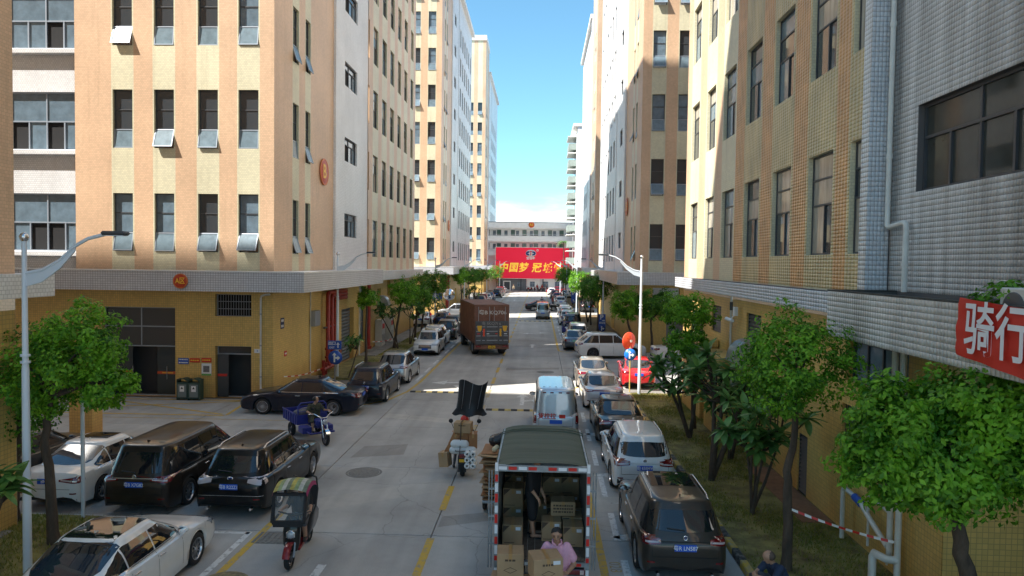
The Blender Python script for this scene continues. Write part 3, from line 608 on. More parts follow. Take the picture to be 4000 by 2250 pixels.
def louvre(par,loc,rz,w,h,n=9):
    m=MB(); bars(m,w,h,[],[],.04,.06); o=m.build('louvre',M['frame'],par,loc=loc,rot=(0,0,rz))
    for i in range(n): z=.05+i*(h-.1)/n; q=MB(); q.prism([(-w/2+.04,-.01,z),(-w/2+.04,.05,z+(h-.1)/n*.8),(-w/2+.04,.055,z+(h-.1)/n*.8)],(w-.08,0,0)); q.build('slat',M['frame'],o)
    q=MB(); q.box(-w/2+.02,w/2-.02,.06,.07,.02,h-.02); q.build('louvre_back',M['dark'],o); return o
louvre(L1,(-.25,(54.75-30.8),3.55),R(90),1.1,1.2); louvre(L1,(-.25,(51.45-30.8),3.0),R(90),1.1,1.2)
# --- the block whose end shows at the left edge
A0=block('tiled factory block at the left edge of the picture with a white band canopy',1,-11.8,-19.4,hT=47.3,hF=47.3,skip_front=True,near=True,canopy=(0,0,0,0),deep=75)
m=MB((-11.8,-19.4,0)); m.box(-11.79,-11.25,-6,15.9,5.3,5.82,0); m.box(-34,-11.81,15.42,15.9,5.301,5.821,0); m.build('eaves_band',[M['white']],A0)
# --- other blocks
L2=block('second peach and cream block on the left, white tiled shop floors behind its tower',1,-11.8,82.6,hT=48,facade_style='white',front_w=7.5,ground_holes=[(97.5,99.5,0,2.6)],canopy=(1.75,1.2,14.,.8))
L3=block('farthest peach tower on the left with white flat parapet beside the red billboard',1,-11.8,147.1,hT=52.3,hF=47.8,facade_style='white',front_w=7.5,length=39)
R2=block('second block on the right, tower front in shade and sunlit white shop floors',-1,7.0,50.2,facade_style='white',front_w=9,ground_holes=[(66,69,0,3)],front_holes=[(9.0,12.0,0,2.6),(8.0,9.9,3.6,4.6)],canopy=(1.65,1.2,18.6,.9))
R3=block('third block on the right standing beyond the white block with tan tower',-1,7.6,100.3,facade_style='white',front_w=8,hT=47,hF=44)
R1=block('near block on the right with tan and olive stripes and long rows of tall windows',-1,7.1,.2,hT=40,hF=40,skip_front=True,near=True,canopy=(0,0,0,0),length=34.9,ys=15.85,gs=12.3,
  LC=[(15.87,16.45),(17.41,19.0),(20.31,21.9),(23.23,24.9),(26.28,27.97),(29.3,30.78),(32.26,33.8)],ground_holes=[(13.8,16.6,3.6,4.55),(14.3,16.7,1.7,3.05),(18.75,19.4,.1,1.7),(22.9,24.5,3.3,4.62),(27.9,29.4,3.55,4.62)])
# ================================================================ near right block: white tiled core, canopies, fittings
M['bandw']=mat('bright_white_render',(.88,.88,.86),.6,var=.06,vscale=1.5)
O1=(7.1,.2,0)
def l1(x,y,z): return (x-7.1,y-.2,z)
M['tile_w']=mat('glazed_white_tile',(.62,.60,.585),.3,var=.35,vscale=1.1,stretch=(1.5,1.5,.10),dark=(.27,.25,.23)); M['tile_b']=mat('glazed_white_tile_sky_tinted',(.58,.60,.63),.28,var=.12,vscale=2)  # tile_b: sky light on the pilaster face put into the colour as blue
M['tile_f']=mat('fascia_white_tile',(.58,.555,.53),.35,var=.3,vscale=1.2,stretch=(1,1,.3)); M['grout']=mat('dark_grout',(.11,.105,.105),.9)
M['tile_t']=mat('tan_tile',(.68,.36,.14),.4,var=.25,vscale=1.5); M['tile_o']=mat('olive_cream_tile',(.63,.48,.24),.4,var=.3,vscale=1.5,stretch=(1,1,.4))
def tile_rects(a0,a1,z0,z1,tw,th,gap,holes=()):
    nu=int((a1-a0)/tw); nz_=int((z1-z0)/th); u=a0+(np.arange(nu))*((a1-a0)/nu); z=z0+np.arange(nz_)*((z1-z0)/nz_)
    uu,zz=np.meshgrid(u,z); r=np.stack([uu.ravel(),uu.ravel()+(a1-a0)/nu-gap,zz.ravel(),zz.ravel()+(z1-z0)/nz_-gap],1)
    for h in holes:
        r=r[~((r[:,0]>h[0]-.012)&(r[:,1]<h[1]+.012)&(r[:,2]>h[2]-.012)&(r[:,3]<h[3]+.012))]
        ov=(r[:,1]>h[0])&(r[:,0]<h[1])&(r[:,3]>h[2])&(r[:,2]<h[3])
        zin=ov&(((r[:,2]+r[:,3])/2>h[2])&((r[:,2]+r[:,3])/2<h[3])); L_=zin&(r[:,0]<h[0]); r[L_,1]=h[0]-.003; ov&=~L_; R_=zin&(r[:,1]>h[1])&~L_; r[R_,0]=h[1]+.003; ov&=~R_
        B_=ov&(r[:,2]<h[2]); r[B_,3]=h[2]-.003; ov&=~B_; T_=ov&(r[:,3]>h[3]); r[T_,2]=h[3]+.003; ov&=~T_; r=r[~ov]
    return r
def tile_mesh(name,rects,axis,c,sgn,proud,mt,off=(0,0,0)):
    n=len(rects); b=.0012; u0,u1,z0,z1=rects.T; rng=np.random.default_rng(3); pr=c+sgn*(proud+rng.uniform(-.0006,.0006,n)); base=np.full(n,c)
    def P(u,z,d):
        return np.stack([d,u,z],1) if axis=='x' else np.stack([u,d,z],1)
    v=np.stack([P(u0,z0,base),P(u1,z0,base),P(u1,z1,base),P(u0,z1,base),P(u0+b,z0+b,pr),P(u1-b,z0+b,pr),P(u1-b,z1-b,pr),P(u0+b,z1-b,pr)],1)-np.array(off)
    f=np.array([[4,5,6,7],[0,1,5,4],[1,2,6,5],[2,3,7,6],[3,0,4,7]])
    if not ((sgn>0)==(axis=='x')): f=f[:,::-1]
    F=(np.arange(n)[:,None,None]*8+f[None]).reshape(-1,4)
    me=bpy.data.meshes.new(name); me.vertices.add(8*n); me.vertices.foreach_set('co',v.ravel()); me.loops.add(4*len(F)); me.loops.foreach_set('vertex_index',F.ravel().astype(np.int32)); me.polygons.add(len(F)); me.polygons.foreach_set('loop_start',np.arange(0,4*len(F),4,dtype=np.int32)); me.update(calc_edges=True); me.materials.append(M[mt]); return me
WH=[(11.0,14.66,7.76,9.5),(11.0,14.66,12.3,14.1),(11.0,14.66,16.8,18.6)]
m=MB(O1); facade(m,'x',7.6,6,15.7,5.4,40,-1,WH,.12,lambda u,z:0); m.poly([(7.1,15.7,5.4),(7.6,15.7,5.4),(7.6,15.7,40),(7.1,15.7,40)]); m.poly([(7.1,15.7,5.4),(7.1,16.05,5.4),(7.1,16.05,40),(7.1,15.7,40)][::-1]); m.build('core_wall',M['grout'],R1)
tag(mesh_obj('wall_tiles',tile_mesh('wall_tiles',tile_rects(8.2,15.69,5.72,18.4,.078,.107,.0048,WH),'x',7.6,-1,.003,'tile_w',O1),R1),kind='stuff')
tag(mesh_obj('pilaster_tiles',tile_mesh('pilaster_tiles',tile_rects(7.1,7.585,5.72,18.4,.08,.107,.0048),'y',15.7,-1,.003,'tile_b',O1),R1),kind='stuff')
tag(mesh_obj('pilaster_edge_tiles',tile_mesh('pilaster_edge_tiles',tile_rects(15.69,16.05,5.72,18.4,.078,.107,.0048),'x',7.1,-1,.003,'tile_w',O1),R1),kind='stuff')
FHR=[(16.07,16.65,t-2.58,t) for t in TOP]+[(.2+a,.2+b,t-2.58,t) for a,b in ((17.41,19.0),(20.31,21.9),(23.23,24.9),(26.28,27.97)) for t in TOP]
tan_=[(16.65+.14,17.61-.14),(19.2+.14,20.51-.14),(22.1+.14,23.43-.14),(25.1+.14,26.48-.14)]
olv=[(16.07,16.79),(17.47,19.34),(20.37,22.24),(23.29,25.24)]
for nm,rg,mt in (('tan_tiles',tan_,'tile_t'),('olive_tiles',olv,'tile_o')):
    rr=np.concatenate([tile_rects(a,b,5.68,17.6,.16,.088,.0045,FHR) for a,b in rg]); tag(mesh_obj(nm,tile_mesh(nm,rr,'x',7.12,-1,.003,mt,O1),R1),kind='stuff')
for (a,b,z0,z1) in WH[:3]:
    win_wide(R1,l1(7.72,(a+b)/2,z0),R(-90),b-a,z1-z0,2,.38,'frame',(),'glass_d')
# thick canopy over the core and its tiled fascia
m=MB(O1); m.box(6.2,6.32,6,15.42,4.75,5.70,0); m.box(6.321,7.599,15.30,15.42,4.75,5.70,0); m.box(6.321,7.599,6,15.299,4.75,5.30,0); m.box(6.66,7.09,15.425,35.0,5.16,5.64,0); m.build('canopy',M['grout'],R1)
m=MB(O1); m.box(6.19,6.34,6,15.42,5.703,5.73,0); m.box(6.341,7.59,15.28,15.42,5.703,5.73,0); m.box(6.33,7.59,6,15.29,5.305,5.33,0); m.build('canopy_top',mat('mossy_roof_slab',(.07,.068,.06),.95,var=.5,vscale=5,bump=.5),R1)
rr=tile_rects(7.2,15.42,4.755,5.70,.095,.105,.005); rr=rr[np.argsort(-rr[:,0])]; nsep=300
vis=rr[(rr[:,0]>9.6)]; sel=vis[np.argsort(vis[:,0]+.0*vis[:,2])][:300]; key={tuple(x) for x in sel.tolist()}
rest=np.array([x for x in rr.tolist() if tuple(x) not in key])
tag(mesh_obj('fascia_tiles',tile_mesh('fascia_tiles',rest,'x',6.2,-1,.003,'tile_f',O1),R1),kind='stuff')
tm=tile_mesh('tile',np.array([[0,rr[0,1]-rr[0,0],0,rr[0,3]-rr[0,2]]]),'x',0,-1,.003,'tile_f')
for x in sel: mesh_obj('tile',tm,R1,(6.2-7.1,x[0]-.2,x[2]))
re=tile_rects(6.2,7.1,4.755,5.70,.095,.105,.005); tag(mesh_obj('canopy_end_tiles',tile_mesh('canopy_end_tiles',re,'y',15.42,1,.003,'tile_f',O1),R1),kind='stuff')
rb=tile_rects(15.43,35.0,5.16,5.64,.16,.095,.005); tag(mesh_obj('band_tiles',tile_mesh('band_tiles',rb,'x',6.66,-1,.003,'tile_b',O1),R1),kind='stuff')
# ground floor windows, barred window, louvres
win_wide(R1,l1(7.3,15.2,3.6),R(-90),2.8,.95,2,.05,'frame',(),'glass_b','glass_b')
bw=empty('barred_window',l1(7.25,15.5,1.7),R(-90),parent=R1); m=MB(); bars(m,2.4,1.35,[(1.2,.05,1.3)],[.9],.05,.06); m.build('window_frame',M['frame'],bw); m=MB(); m.box(-1.17,1.17,.03,.04,.03,1.32); m.build('pane',M['glass_b'],bw)
for i in range(17): m=MB(); m.box(-1.15+i*.14,-1.135+i*.14,-.06,-.045,0,1.35); m.build('bar',M['frame'],bw)
louvre(R1,l1(7.2,23.7,3.3),R(-90),1.6,1.32,10); louvre(R1,l1(7.2,28.65,3.55),R(-90),1.5,1.07,9); louvre(R1,l1(7.16,19.07,.1),R(-90),.65,1.6,14)
for y0,y1,z,d in ((28.0,31.6,3.0,.75),(24.6,27.2,2.75,.8)):
    m=MB(O1); m.bbox(7.1-d,7.09,y0,y1,z,z+.28,.02,0); m.build('ledge',M['ochre'],R1); m=MB(O1); m.bbox(7.1-d+.06,7.088,y0+.1,y1-.05,.1,z-.002,.02,0); m.build('bay_wall',M['ochre'],R1)
# recessed grey tiled entrance at the frame's corner
m=MB(O1); m.box(8.7,9.0,4,12.6,0,4.74,0); m.box(7.14,8.69,12.49,12.7,0,4.74,1); m.build('entrance_wall',[tilemat('grey_tile',(.22,.24,.28),(.08,.085,.1),.1,.1,.01,.3,.1,.2,(.1,.1,.1),.3,0),M['ochre']],R1)
# roof-drain pipe that jogs across the core
m=MB(O1); m.tube([(7.45,15.5,19),(7.45,15.5,7.2)],.055,10); m.tube([(7.45,15.5,7.25),(7.45,15.5,7.12),(7.46,15.44,7.08),(7.46,14.8,7.14),(7.46,14.74,7.1),(7.46,14.73,7.0),(7.46,14.73,5.72)],.058,10)
for z in (17,14.2,11.4,8.6,6.3): m.tube([(7.45,15.5 if z>7 else 14.73,z-.05),(7.45,15.5 if z>7 else 14.73,z+.05)],.068,10)
m.build('downpipe',M['pvc'],R1)
# water pipes with valves low on the wall
wp=tag(empty('water_pipe',(6.85,16,0),label='white plastic pipes with a blue valve running along the foot of the yellow wall',cat='water pipe'))
def wpt(pts,r,nm='pipe',mt='pvc'): m=MB((6.85,16,0)); m.tube(pts,r,10); return m.build(nm,M[mt],wp)
wpt([(6.88,15.95,.12),(6.88,15.95,1.2),(6.88,15.88,1.28),(6.88,15.35,1.25)],.05); wpt([(6.88,15.36,1.25),(6.88,15.05,1.2)],.085,'valve','blue'); wpt([(6.88,15.05,1.2),(6.88,14.6,1.0),(6.88,13.9,.75)],.055)
wpt([(6.9,13.86,.5),(6.9,13.86,4.7)],.06); wpt([(6.9,13.55,.2),(6.9,13.55,4.7)],.06); wpt([(6.92,14.8,.4),(6.92,14.8,1.45),(6.92,14.7,1.5),(6.92,14.0,1.4)],.028); wpt([(6.92,14.62,1.47),(6.92,14.42,1.45)],.06,'valve','blue')
wpt([(6.6,13.9,.1),(6.6,13.9,.55),(6.62,13.9,.62),(6.72,13.6,.62),(6.9,13.55,.62)],.075); wpt([(6.92,13.98,.35),(6.92,13.98,1.3)],.022)
# banner, air conditioner and a self-sown shrub on the canopy
bn=empty('banner',(6.16,9.3,5.32),label='red cloth banner with white characters hung on the tiled canopy',cat='banner')
m=MB(); nx,nz_=26,8; vs=[];fs=[]
for i in range(nx+1):
    for j in range(nz_+1):
        y_=1.28-i*.13; z=-.43+j*.105-.012*i*(1 if j==0 else .6); vs.append((-.02-.016*math.sin(i*1.1+j*.6)-.012*math.sin(j*2.1-i*.4),y_,z+.06))
fs=[(i*(nz_+1)+j,i*(nz_+1)+j+1,(i+1)*(nz_+1)+j+1,(i+1)*(nz_+1)+j) for i in range(nx) for j in range(nz_)]; m.add(vs,fs,0,True); m.build('cloth',mat('banner_cloth',(.55,.028,.015),.6),bn)
lettering('骑行',.80,mat('banner_white',(.75,.75,.78),.6),bn,(-.062,.36,-.0),R(-90),90,.012,.86)
ac=empty('air_conditioner',(6.62,9.75,5.335),R(-90),label='white outdoor air conditioner unit standing on the tiled canopy',cat='air conditioner')
M['acw']=mat('ac_casing',(.62,.61,.57),.5,var=.1,vscale=5)
m=MB(); m.bbox(-.42,.42,-.15,.15,.05,.62,.02); m.build('casing',M['acw'],ac); m=MB(); m.lathe([(.05,-.163),(.22,-.163),(.235,-.155),(.235,-.14)],24,axis='y',c=(-.12,0,.33)); m.lathe([(0,-.17),(.06,-.17),(.06,-.16)],16,axis='y',c=(-.12,0,.33)); m.build('fan_guard',M['frame'],ac)
m=MB(); m.box(.2,.38,-.156,-.152,.3,.5); m.build('label_plate',M['blue'],ac)
for sx in (-.3,.3): m=MB(); m.box(sx-.03,sx+.03,-.14,.14,0,.05); m.build('foot',M['black'],ac)
# ---------------------------------------------------------------- far right block with green balconies
r=empty('apartment_block',(7.1,141,0),label='far white block with stacked green balconies at the end of the street',cat='apartment building')
Of=(7.1,141,0); m=MB(Of); m.box(7.1,26,141,158.5,0,33.5,0); m.build('wall',[M['white']],r); m=MB(Of); m.box(6.2,26.3,140.8,158.8,33.51,34.1,0); m.build('roof_slab',[M['ledge']],r)
M['balc']=mat('green_balcony_panel',(.27,.32,.29),.6,var=.2,vscale=2)
for k in range(8):
    z=6.3+k*3.35; m=MB(Of); m.box(5.5,7.09,146,153,z,z+1.25,0); m.build('balcony',M['balc'],r); m=MB(Of); m.box(5.35,7.08,145.8,153.2,z+2.55,z+2.72,0); m.build('balcony_slab',M['ledge'],r)
    m=MB(Of); m.box(7.0,7.095,146.5,152.5,z+1.3,z+2.5,0); m.build('window',M['glass'],r)
# ---------------------------------------------------------------- end of the street: low white building and billboard
r=empty('office_building',(0,162,0),label='low white gallery building with round badge closing the street behind the billboard',cat='office building'); Of=(0,162,0)
m=MB(Of); m.box(-34,34,162,180,0,15.0,0); m.build('wall',[M['bandw']],r)
for z0,z1,nm in ((14.28,15.55,'parapet'),(11.27,12.45,'gallery_parapet'),(8.0,8.9,'gallery_parapet')):
    m=MB(Of); m.box(-34.2,34.2,160.6,160.85,z0,z1,0); m.build(nm,M['bandw'],r); m=MB(Of); m.box(-34.2,34.2,160.86,162,z0-.2,z0+.12,0); m.build('gallery_slab',M['bandw'],r)
m=MB(Of); m.box(-34.2,34.2,160.58,160.6,15.5,15.65); m.build('roof_edge',M['frame'],r)
M['gglass']=mat('green_window_glass',(.07,.16,.12),.1,spec=.6)
for zz in (12.6,9.55):
    x=-12.2; k=0
    while x<12:
        w=.95 if k%2==0 else .7; h=1.25 if k%2==0 else 1.1
        q=MB(); bars(q,w,h,[(w/2,.05,h-.05)],[h*.6],.07,.06); o=q.build('window',M['frame'],r,loc=(x,-.08,zz)); mesh_obj('pane',pane_mesh(w-.1,h-.1,'gglass' if k%2==0 else 'glass_b'),o,(0,.03,.05))
        x+=1.05 if k%3==1 else 1.6; k+=1
    q=MB(Of); q.tube([(-34,160.6,zz+.18),(34,160.6,zz+.18)],.03,5); q.build('handrail',M['bandw'],r)
q=MB(); q.box(-14,-7.5,-1.55,-1.4,0,2.75); q.build('ground_floor_wall',mat('grey_render',(.17,.19,.21),.7,var=.1),r,loc=(4.4,0,0)); q=MB(); q.box(-3,12,-1.55,-1.4,0,2.75); q.build('ground_floor_wall',M['bandw'],r)
q=MB(); bars(q,1.7,2.2,[],[],.2,.1); o=q.build('door_frame',M['bandw'],r,loc=(-7.5,-1.62,0)); q=MB(); q.box(-.7,.7,.03,.06,0,2.0); q.build('door_leaf',M['frame'],o)
for x,w,h,z in ((-4.6,1.1,1.0,.95),(-1.7,1.1,1.2,.9),(1.3,1.2,1.3,.85),(4.0,1.2,1.3,.85)):
    q=MB(); bars(q,w,h,[(w/2,.05,h-.05)],[h*.65],.06,.06); o=q.build('window',M['frame_l'],r,loc=(x,-1.6,z)); mesh_obj('pane',pane_mesh(w-.1,h-.1,'glass_b'),o,(0,.03,.05))
q=MB(); q.lathe([(0,-.08),(.62,-.08),(.66,-.04),(.66,0)],26,axis='y',c=(-2.1,-1.42,15.0)); q.build('badge',mat('orange_red_badge',(.7,.09,.01),.4),r); lettering('A1',.85,M['gold'],r,(-2.1,-1.53,15.0),0,90,.03,.9)
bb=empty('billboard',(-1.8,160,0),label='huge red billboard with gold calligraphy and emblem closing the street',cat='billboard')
q=MB(); q.bbox(-8.3,8.3,-.12,.2,2.8,9.8,.05); q.build('panel',mat('billboard_red',(.72,.006,.04),.5,emit=.13),bb)  # faint glow added to the red, since the last tower blocks its sun
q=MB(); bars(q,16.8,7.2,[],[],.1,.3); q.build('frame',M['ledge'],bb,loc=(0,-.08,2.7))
for x in (-7,-2.5,2.5,7): q=MB(); q.box(x-.12,x+.12,-.05,.15,0,2.72); q.build('post',M['frame'],bb)
M['goldb']=mat('billboard_gold',(.95,.62,.06),.4,emit=.15); M['navy']=mat('emblem_blue',(.01,.03,.16),.4)  # gold glows faintly too, brightened against the tower's shade
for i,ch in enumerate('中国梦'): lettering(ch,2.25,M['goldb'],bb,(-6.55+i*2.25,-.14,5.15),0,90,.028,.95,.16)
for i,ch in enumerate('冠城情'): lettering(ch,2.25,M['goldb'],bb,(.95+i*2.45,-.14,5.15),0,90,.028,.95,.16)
q=MB(); q.lathe([(0,-.01),(1,-.01),(1,0)],32,axis='y'); em=q.build('emblem',M['whitep'],bb,loc=(-.35,-.14,8.5),scale=(1.18,1,.82))
for sx in (-1,1):
    q=MB(); q.prism([(sx*.28,-.02,.62),(sx*.8,-.02,.5),(sx*.98,-.02,0),(sx*.8,-.02,-.5),(sx*.28,-.02,-.62),(sx*.28,-.02,-.1),(sx*.6,-.02,-.1),(sx*.6,-.02,.1),(sx*.28,-.02,.1)],(0,-.004,0)); q.build('emblem_wing',M['navy'],em)
q=MB(); q.box(-.22,.22,-.03,-.02,.3,.66); q.box(-.1,.1,-.03,-.02,-.62,.25); q.build('emblem_bar',mat('emblem_red',(.6,.02,.05),.4),em)
q=MB(); q.lathe([(.18,-.01),(.26,-.01),(.26,0)],20,axis='y'); q.build('registered_mark',M['whitep'],bb,loc=(1.15,-.14,9.2)); lettering('R',.3,M['whitep'],bb,(1.15,-.15,9.2))
lettering('宏恒泰',.66,M['whitep'],bb,(-.35,-.14,7.35),0,90,.03)
# badges on the corner block
def badge(par,loc,rz,r_,txt,sz,sx=1.):
    e=empty('badge',loc,rz,parent=par); q=MB(); q.lathe([(0,-.05),(r_*.86,-.05),(r_*.88,-.045)],32,axis='y'); q.build('disc',M['orange'],e); q=MB(); q.lathe([(r_*.88,-.04),(r_*.9,-.06),(r_,-.06),(r_,0)],32,axis='y'); q.build('rim',mat('badge_rim_'+txt,(.62,.17,.04),.4),e)
    lettering(txt,sz,M['gold'],e,(0,-.056,0),0,90,.02,sx)
badge(L1,loc1(-15.38,29.57,5.25),0,.32,'A区',.30,.85); badge(L1,loc1(-11.77,37.86,11.0),R(90),.72,'B',1.05); badge(R2,(-.03,7.5,10.9),R(-90),.72,'B',1.05); badge(L2,(.03,7.3,10.9),R(90),.72,'C',1.0)
# ================================================================ trees and shrubs
def leaf_cloud(name,lobes,mt,size,seed,off):
    """a crown of many small leaves gathered in clumps; lobes: (centre, radii, clumps, leaves per clump)"""
    rng=np.random.default_rng(seed); Vs=[]
    for c,rad,nc,nl in lobes:
        c=np.array(c)-np.array(off); rad=np.array(rad)
        d=rng.normal(size=(nc,3)); d/=np.linalg.norm(d,axis=1)[:,None]; rr=rng.uniform(.4,1.0,nc)**.6*np.where(rng.random(nc)<.12,rng.uniform(1.05,1.25,nc),1)
        wob=1+.16*np.sin(d[:,0]*5+seed)+.14*np.sin(d[:,1]*6+d[:,2]*4+seed*2); cc=d*(rr*wob)[:,None]
        cl=c+cc*rad
        cr=np.mean(rad)*rng.uniform(.14,.27,nc)
        k=np.repeat(np.arange(nc),nl); n=len(k)
        p=rng.normal(size=(n,3)); p/=np.linalg.norm(p,axis=1)[:,None]; p*=rng.uniform(.3,1,n)[:,None]**.5
        p[:,2]*=.7; pos=cl[k]+p*cr[k][:,None]
        out_=(d[k]*.7+p*.6+np.array([0,0,.55])+rng.normal(size=(n,3))*.45); out_/=np.linalg.norm(out_,axis=1)[:,None]
        t=rng.normal(size=(n,3)); t-=out_*np.sum(t*out_,1)[:,None]; t/=np.linalg.norm(t,axis=1)[:,None]; t[:,2]-=.35; t/=np.linalg.norm(t,axis=1)[:,None]
        w=np.cross(out_,t); w/=np.linalg.norm(w,axis=1)[:,None]; s=(size*rng.uniform(.65,1.3,n))[:,None]
        b=np.cross(t,w)
        Vs.append(np.stack([pos,pos+t*s*.5+w*s*.27+b*s*.05,pos+t*s,pos+t*s*.5-w*s*.27+b*s*.05],1))
    v=np.concatenate(Vs); n=len(v); me=bpy.data.meshes.new(name)
    F=(np.arange(n)[:,None,None]*4+np.array([[0,1,2],[0,2,3]])[None]).reshape(-1,3)
    me.vertices.add(4*n); me.vertices.foreach_set('co',v.ravel()); me.loops.add(3*len(F)); me.loops.foreach_set('vertex_index',F.ravel().astype(np.int32)); me.polygons.add(len(F)); me.polygons.foreach_set('loop_start',np.arange(0,3*len(F),3,dtype=np.int32)); me.update(calc_edges=True)
    me.materials.append(M[mt]); return me
def tree(label,base,trunk,lobes,mt='leaf_b',size=.085,seed=1,r0=.1,name='ficus_tree',group='round-topped street trees'):
    lobes=[(c,tuple(q*1.06 for q in rad),int(nc*1.75),int(nl*1.75)) for c,rad,nc,nl in lobes]
    r=empty(name,base,label=label,cat='tree',group=group); n=len(trunk)
    m=MB(base); P=[Vector(p) for p in trunk]
    # smooth the trunk line
    Q=[]
    for i in range(n-1):
        for k in range(4): Q.append(P[i].lerp(P[i+1],k/4)+Vector((random.uniform(-1,1),random.uniform(-1,1),0))*r0*.16)
    Q.append(P[-1]); m.tube(Q,[r0*(1.25 if i==0 else 1-.5*i/len(Q)) for i in range(len(Q))],9); m.build('trunk',M['bark'],r)
    top=P[-1]
    for c,rad,nc,nl in lobes:
        for k in range(4):
            a=random.uniform(0,6.28); e=Vector(c)+Vector((math.cos(a)*rad[0]*.6,math.sin(a)*rad[1]*.6,rad[2]*random.uniform(-.1,.45))); mid=top.lerp(e,.5)+Vector((random.uniform(-.1,.1),random.uniform(-.1,.1),.08))
            q=MB(base); q.tube([top,top.lerp(mid,.5),mid,e],[r0*.5,r0*.36,r0*.25,r0*.1],6); q.build('branch',M['bark'],r)
    tag(mesh_obj('crown',leaf_cloud('crown',lobes,mt,size,seed,base),r),kind='stuff'); return r
# near right
tree('slim tree with round crown on the grass beside the bronze SUV',(5.05,14.2,.1),[(5.05,14.2,.05),(5.06,14.2,1.3),(5.02,14.22,2.1),(5.15,14.25,2.7),(5.2,14.3,3.6)],[((5.12,14.35,4.3),(1.05,1.05,.95),150,26)],size=.085,seed=3,r0=.105)
tree('large spreading tree with thick leaning trunk at the bottom right corner',(6.95,10.9,.1),[(6.95,10.9,.05),(6.75,10.9,.8),(6.5,10.8,1.7),(6.3,10.7,2.5)],[((6.25,10.8,3.5),(1.3,1.1,.85),210,26),((5.3,10.9,3.25),(.62,.7,.6),60,24),((6.9,10.4,4.15),(1.2,1.0,.7),120,24),((5.6,10.9,3.95),(.75,.8,.55),70,24)],'leaf_b',.105,4,.17)
tree('small pale two-tiered tree in front of the near right ledge',(5.85,26.5,.1),[(5.85,26.5,.05),(5.8,26.5,1.3),(5.65,26.5,2.1),(5.5,26.4,3.2)],[((5.6,26.6,4.55),(.85,.8,.6),80,22),((5.45,26.2,3.35),(.65,.6,.62),70,22)],'leaf_b',.11,5,.09)
tree('round tree half in sun at the corner of the side street',(6.35,48.2,.0),[(6.35,48.2,0),(6.3,48.2,1.4),(6.0,48.1,2.4)],[((5.85,47.9,3.5),(.85,.8,1.05),120,20)],'leaf_b',.12,6,.12)
tree('wide dark round tree in front of the shaded tower',(7.75,48.4,.0),[(7.75,48.4,0),(7.7,48.4,1.3),(7.6,48.3,2.4)],[((7.3,48.0,3.55),(1.0,.85,.95),110,20),((8.4,47.9,3.5),(1.0,.9,.95),110,20)],'leaf',.12,7,.11)
tree('round tree over the parking sign post',(5.4,65,.1),[(5.4,65,0),(5.4,65,1.8),(5.4,65,2.8)],[((5.5,65,4.1),(1.2,1.2,1.1),110,18)],'leaf',.13,8,.1)
tree('round tree behind the parking sign tree',(5.2,71,.1),[(5.2,71,0),(5.1,71,1.8),(5.2,71,2.8)],[((5.0,71,3.9),(1.1,1.2,1.1),90,18)],'leaf',.14,9,.1)
tree('sunlit pale tree in the far right row',(4.8,84.5,.1),[(4.8,84.5,0),(4.7,84.5,2),(4.6,84.5,3)],[((4.5,84.5,4.2),(1.15,1.1,1.15),90,18)],'leaf_b',.15,10,.1)
tree('dark tree farther down the right row',(5.0,106,.1),[(5.0,106,0),(4.8,106,2.2),(4.7,106,3)],[((4.6,106,4.3),(1.3,1.3,1.2),70,16)],'leaf',.18,11,.1)
tree('pale tree before the billboard on the right',(4.0,118,.1),[(4.0,118,0),(3.9,118,2.4),(3.9,118,3.2)],[((3.9,118,4.4),(1.2,1.2,1.2),60,16)],'leaf_b',.2,12,.1)
tree('dark tree before the billboard on the right',(4.7,128,.1),[(4.7,128,0),(4.6,128,2.4),(4.6,128,3.2)],[((4.6,128,4.2),(1.6,1.4,1.6),70,16)],'leaf',.2,13,.1)
# left
tree('leafy tree with forked trunk at the left kerb by the lamp post',(-10.3,14.45,.09),[(-10.3,14.45,.05),(-10.35,14.45,1.2),(-10.5,14.5,2.3),(-10.4,14.5,3.2)],[((-9.75,14.6,4.25),(.85,.9,.8),110,26),((-10.6,14.7,3.75),(.8,.9,.85),90,24),((-9.05,14.4,3.55),(.5,.6,.42),45,24)],'leaf_b',.09,14,.12)
tree('second leafy tree behind the forked one at the left edge',(-12.05,15.6,.09),[(-12.05,15.6,.05),(-12.0,15.6,1.4),(-11.9,15.6,2.4)],[((-11.75,15.5,3.3),(.85,.7,1.15),90,24)],'leaf',.09,15,.11)
tree('slim tree clipped to a small ball beside the exit sign',(-10.47,42.2,.08),[(-10.47,42.2,0),(-10.5,42.2,1.8),(-10.45,42.2,3.5)],[((-10.42,42.2,4.05),(.56,.56,.55),70,18)],'leaf_b',.10,16,.09)
tree('leaning ball-topped tree in front of the shop wall',(-10.3,49.5,.08),[(-10.3,49.5,0),(-10.1,49.5,1.6),(-9.8,49.5,3.3)],[((-9.6,49.5,4.1),(.98,.95,.9),120,18)],'leaf_b',.11,17,.11)
tree('round tree behind the leaning ball-topped one',(-9.64,54,.08),[(-9.64,54,0),(-9.5,54,2),(-9.4,54,3.1)],[((-9.2,54,3.6),(.9,.9,1.0),90,18)],'leaf',.12,18,.1)
tree('wide double-crowned tree at the far corner of the lettered block',(-10.3,61,.08),[(-10.3,61,0),(-10.1,61,2),(-9.9,61,3)],[((-10.1,61,4.3),(1.15,1.1,1.05),100,18),((-8.9,61.3,4.5),(1.1,1.1,1.05),100,18)],'leaf',.12,19,.1)
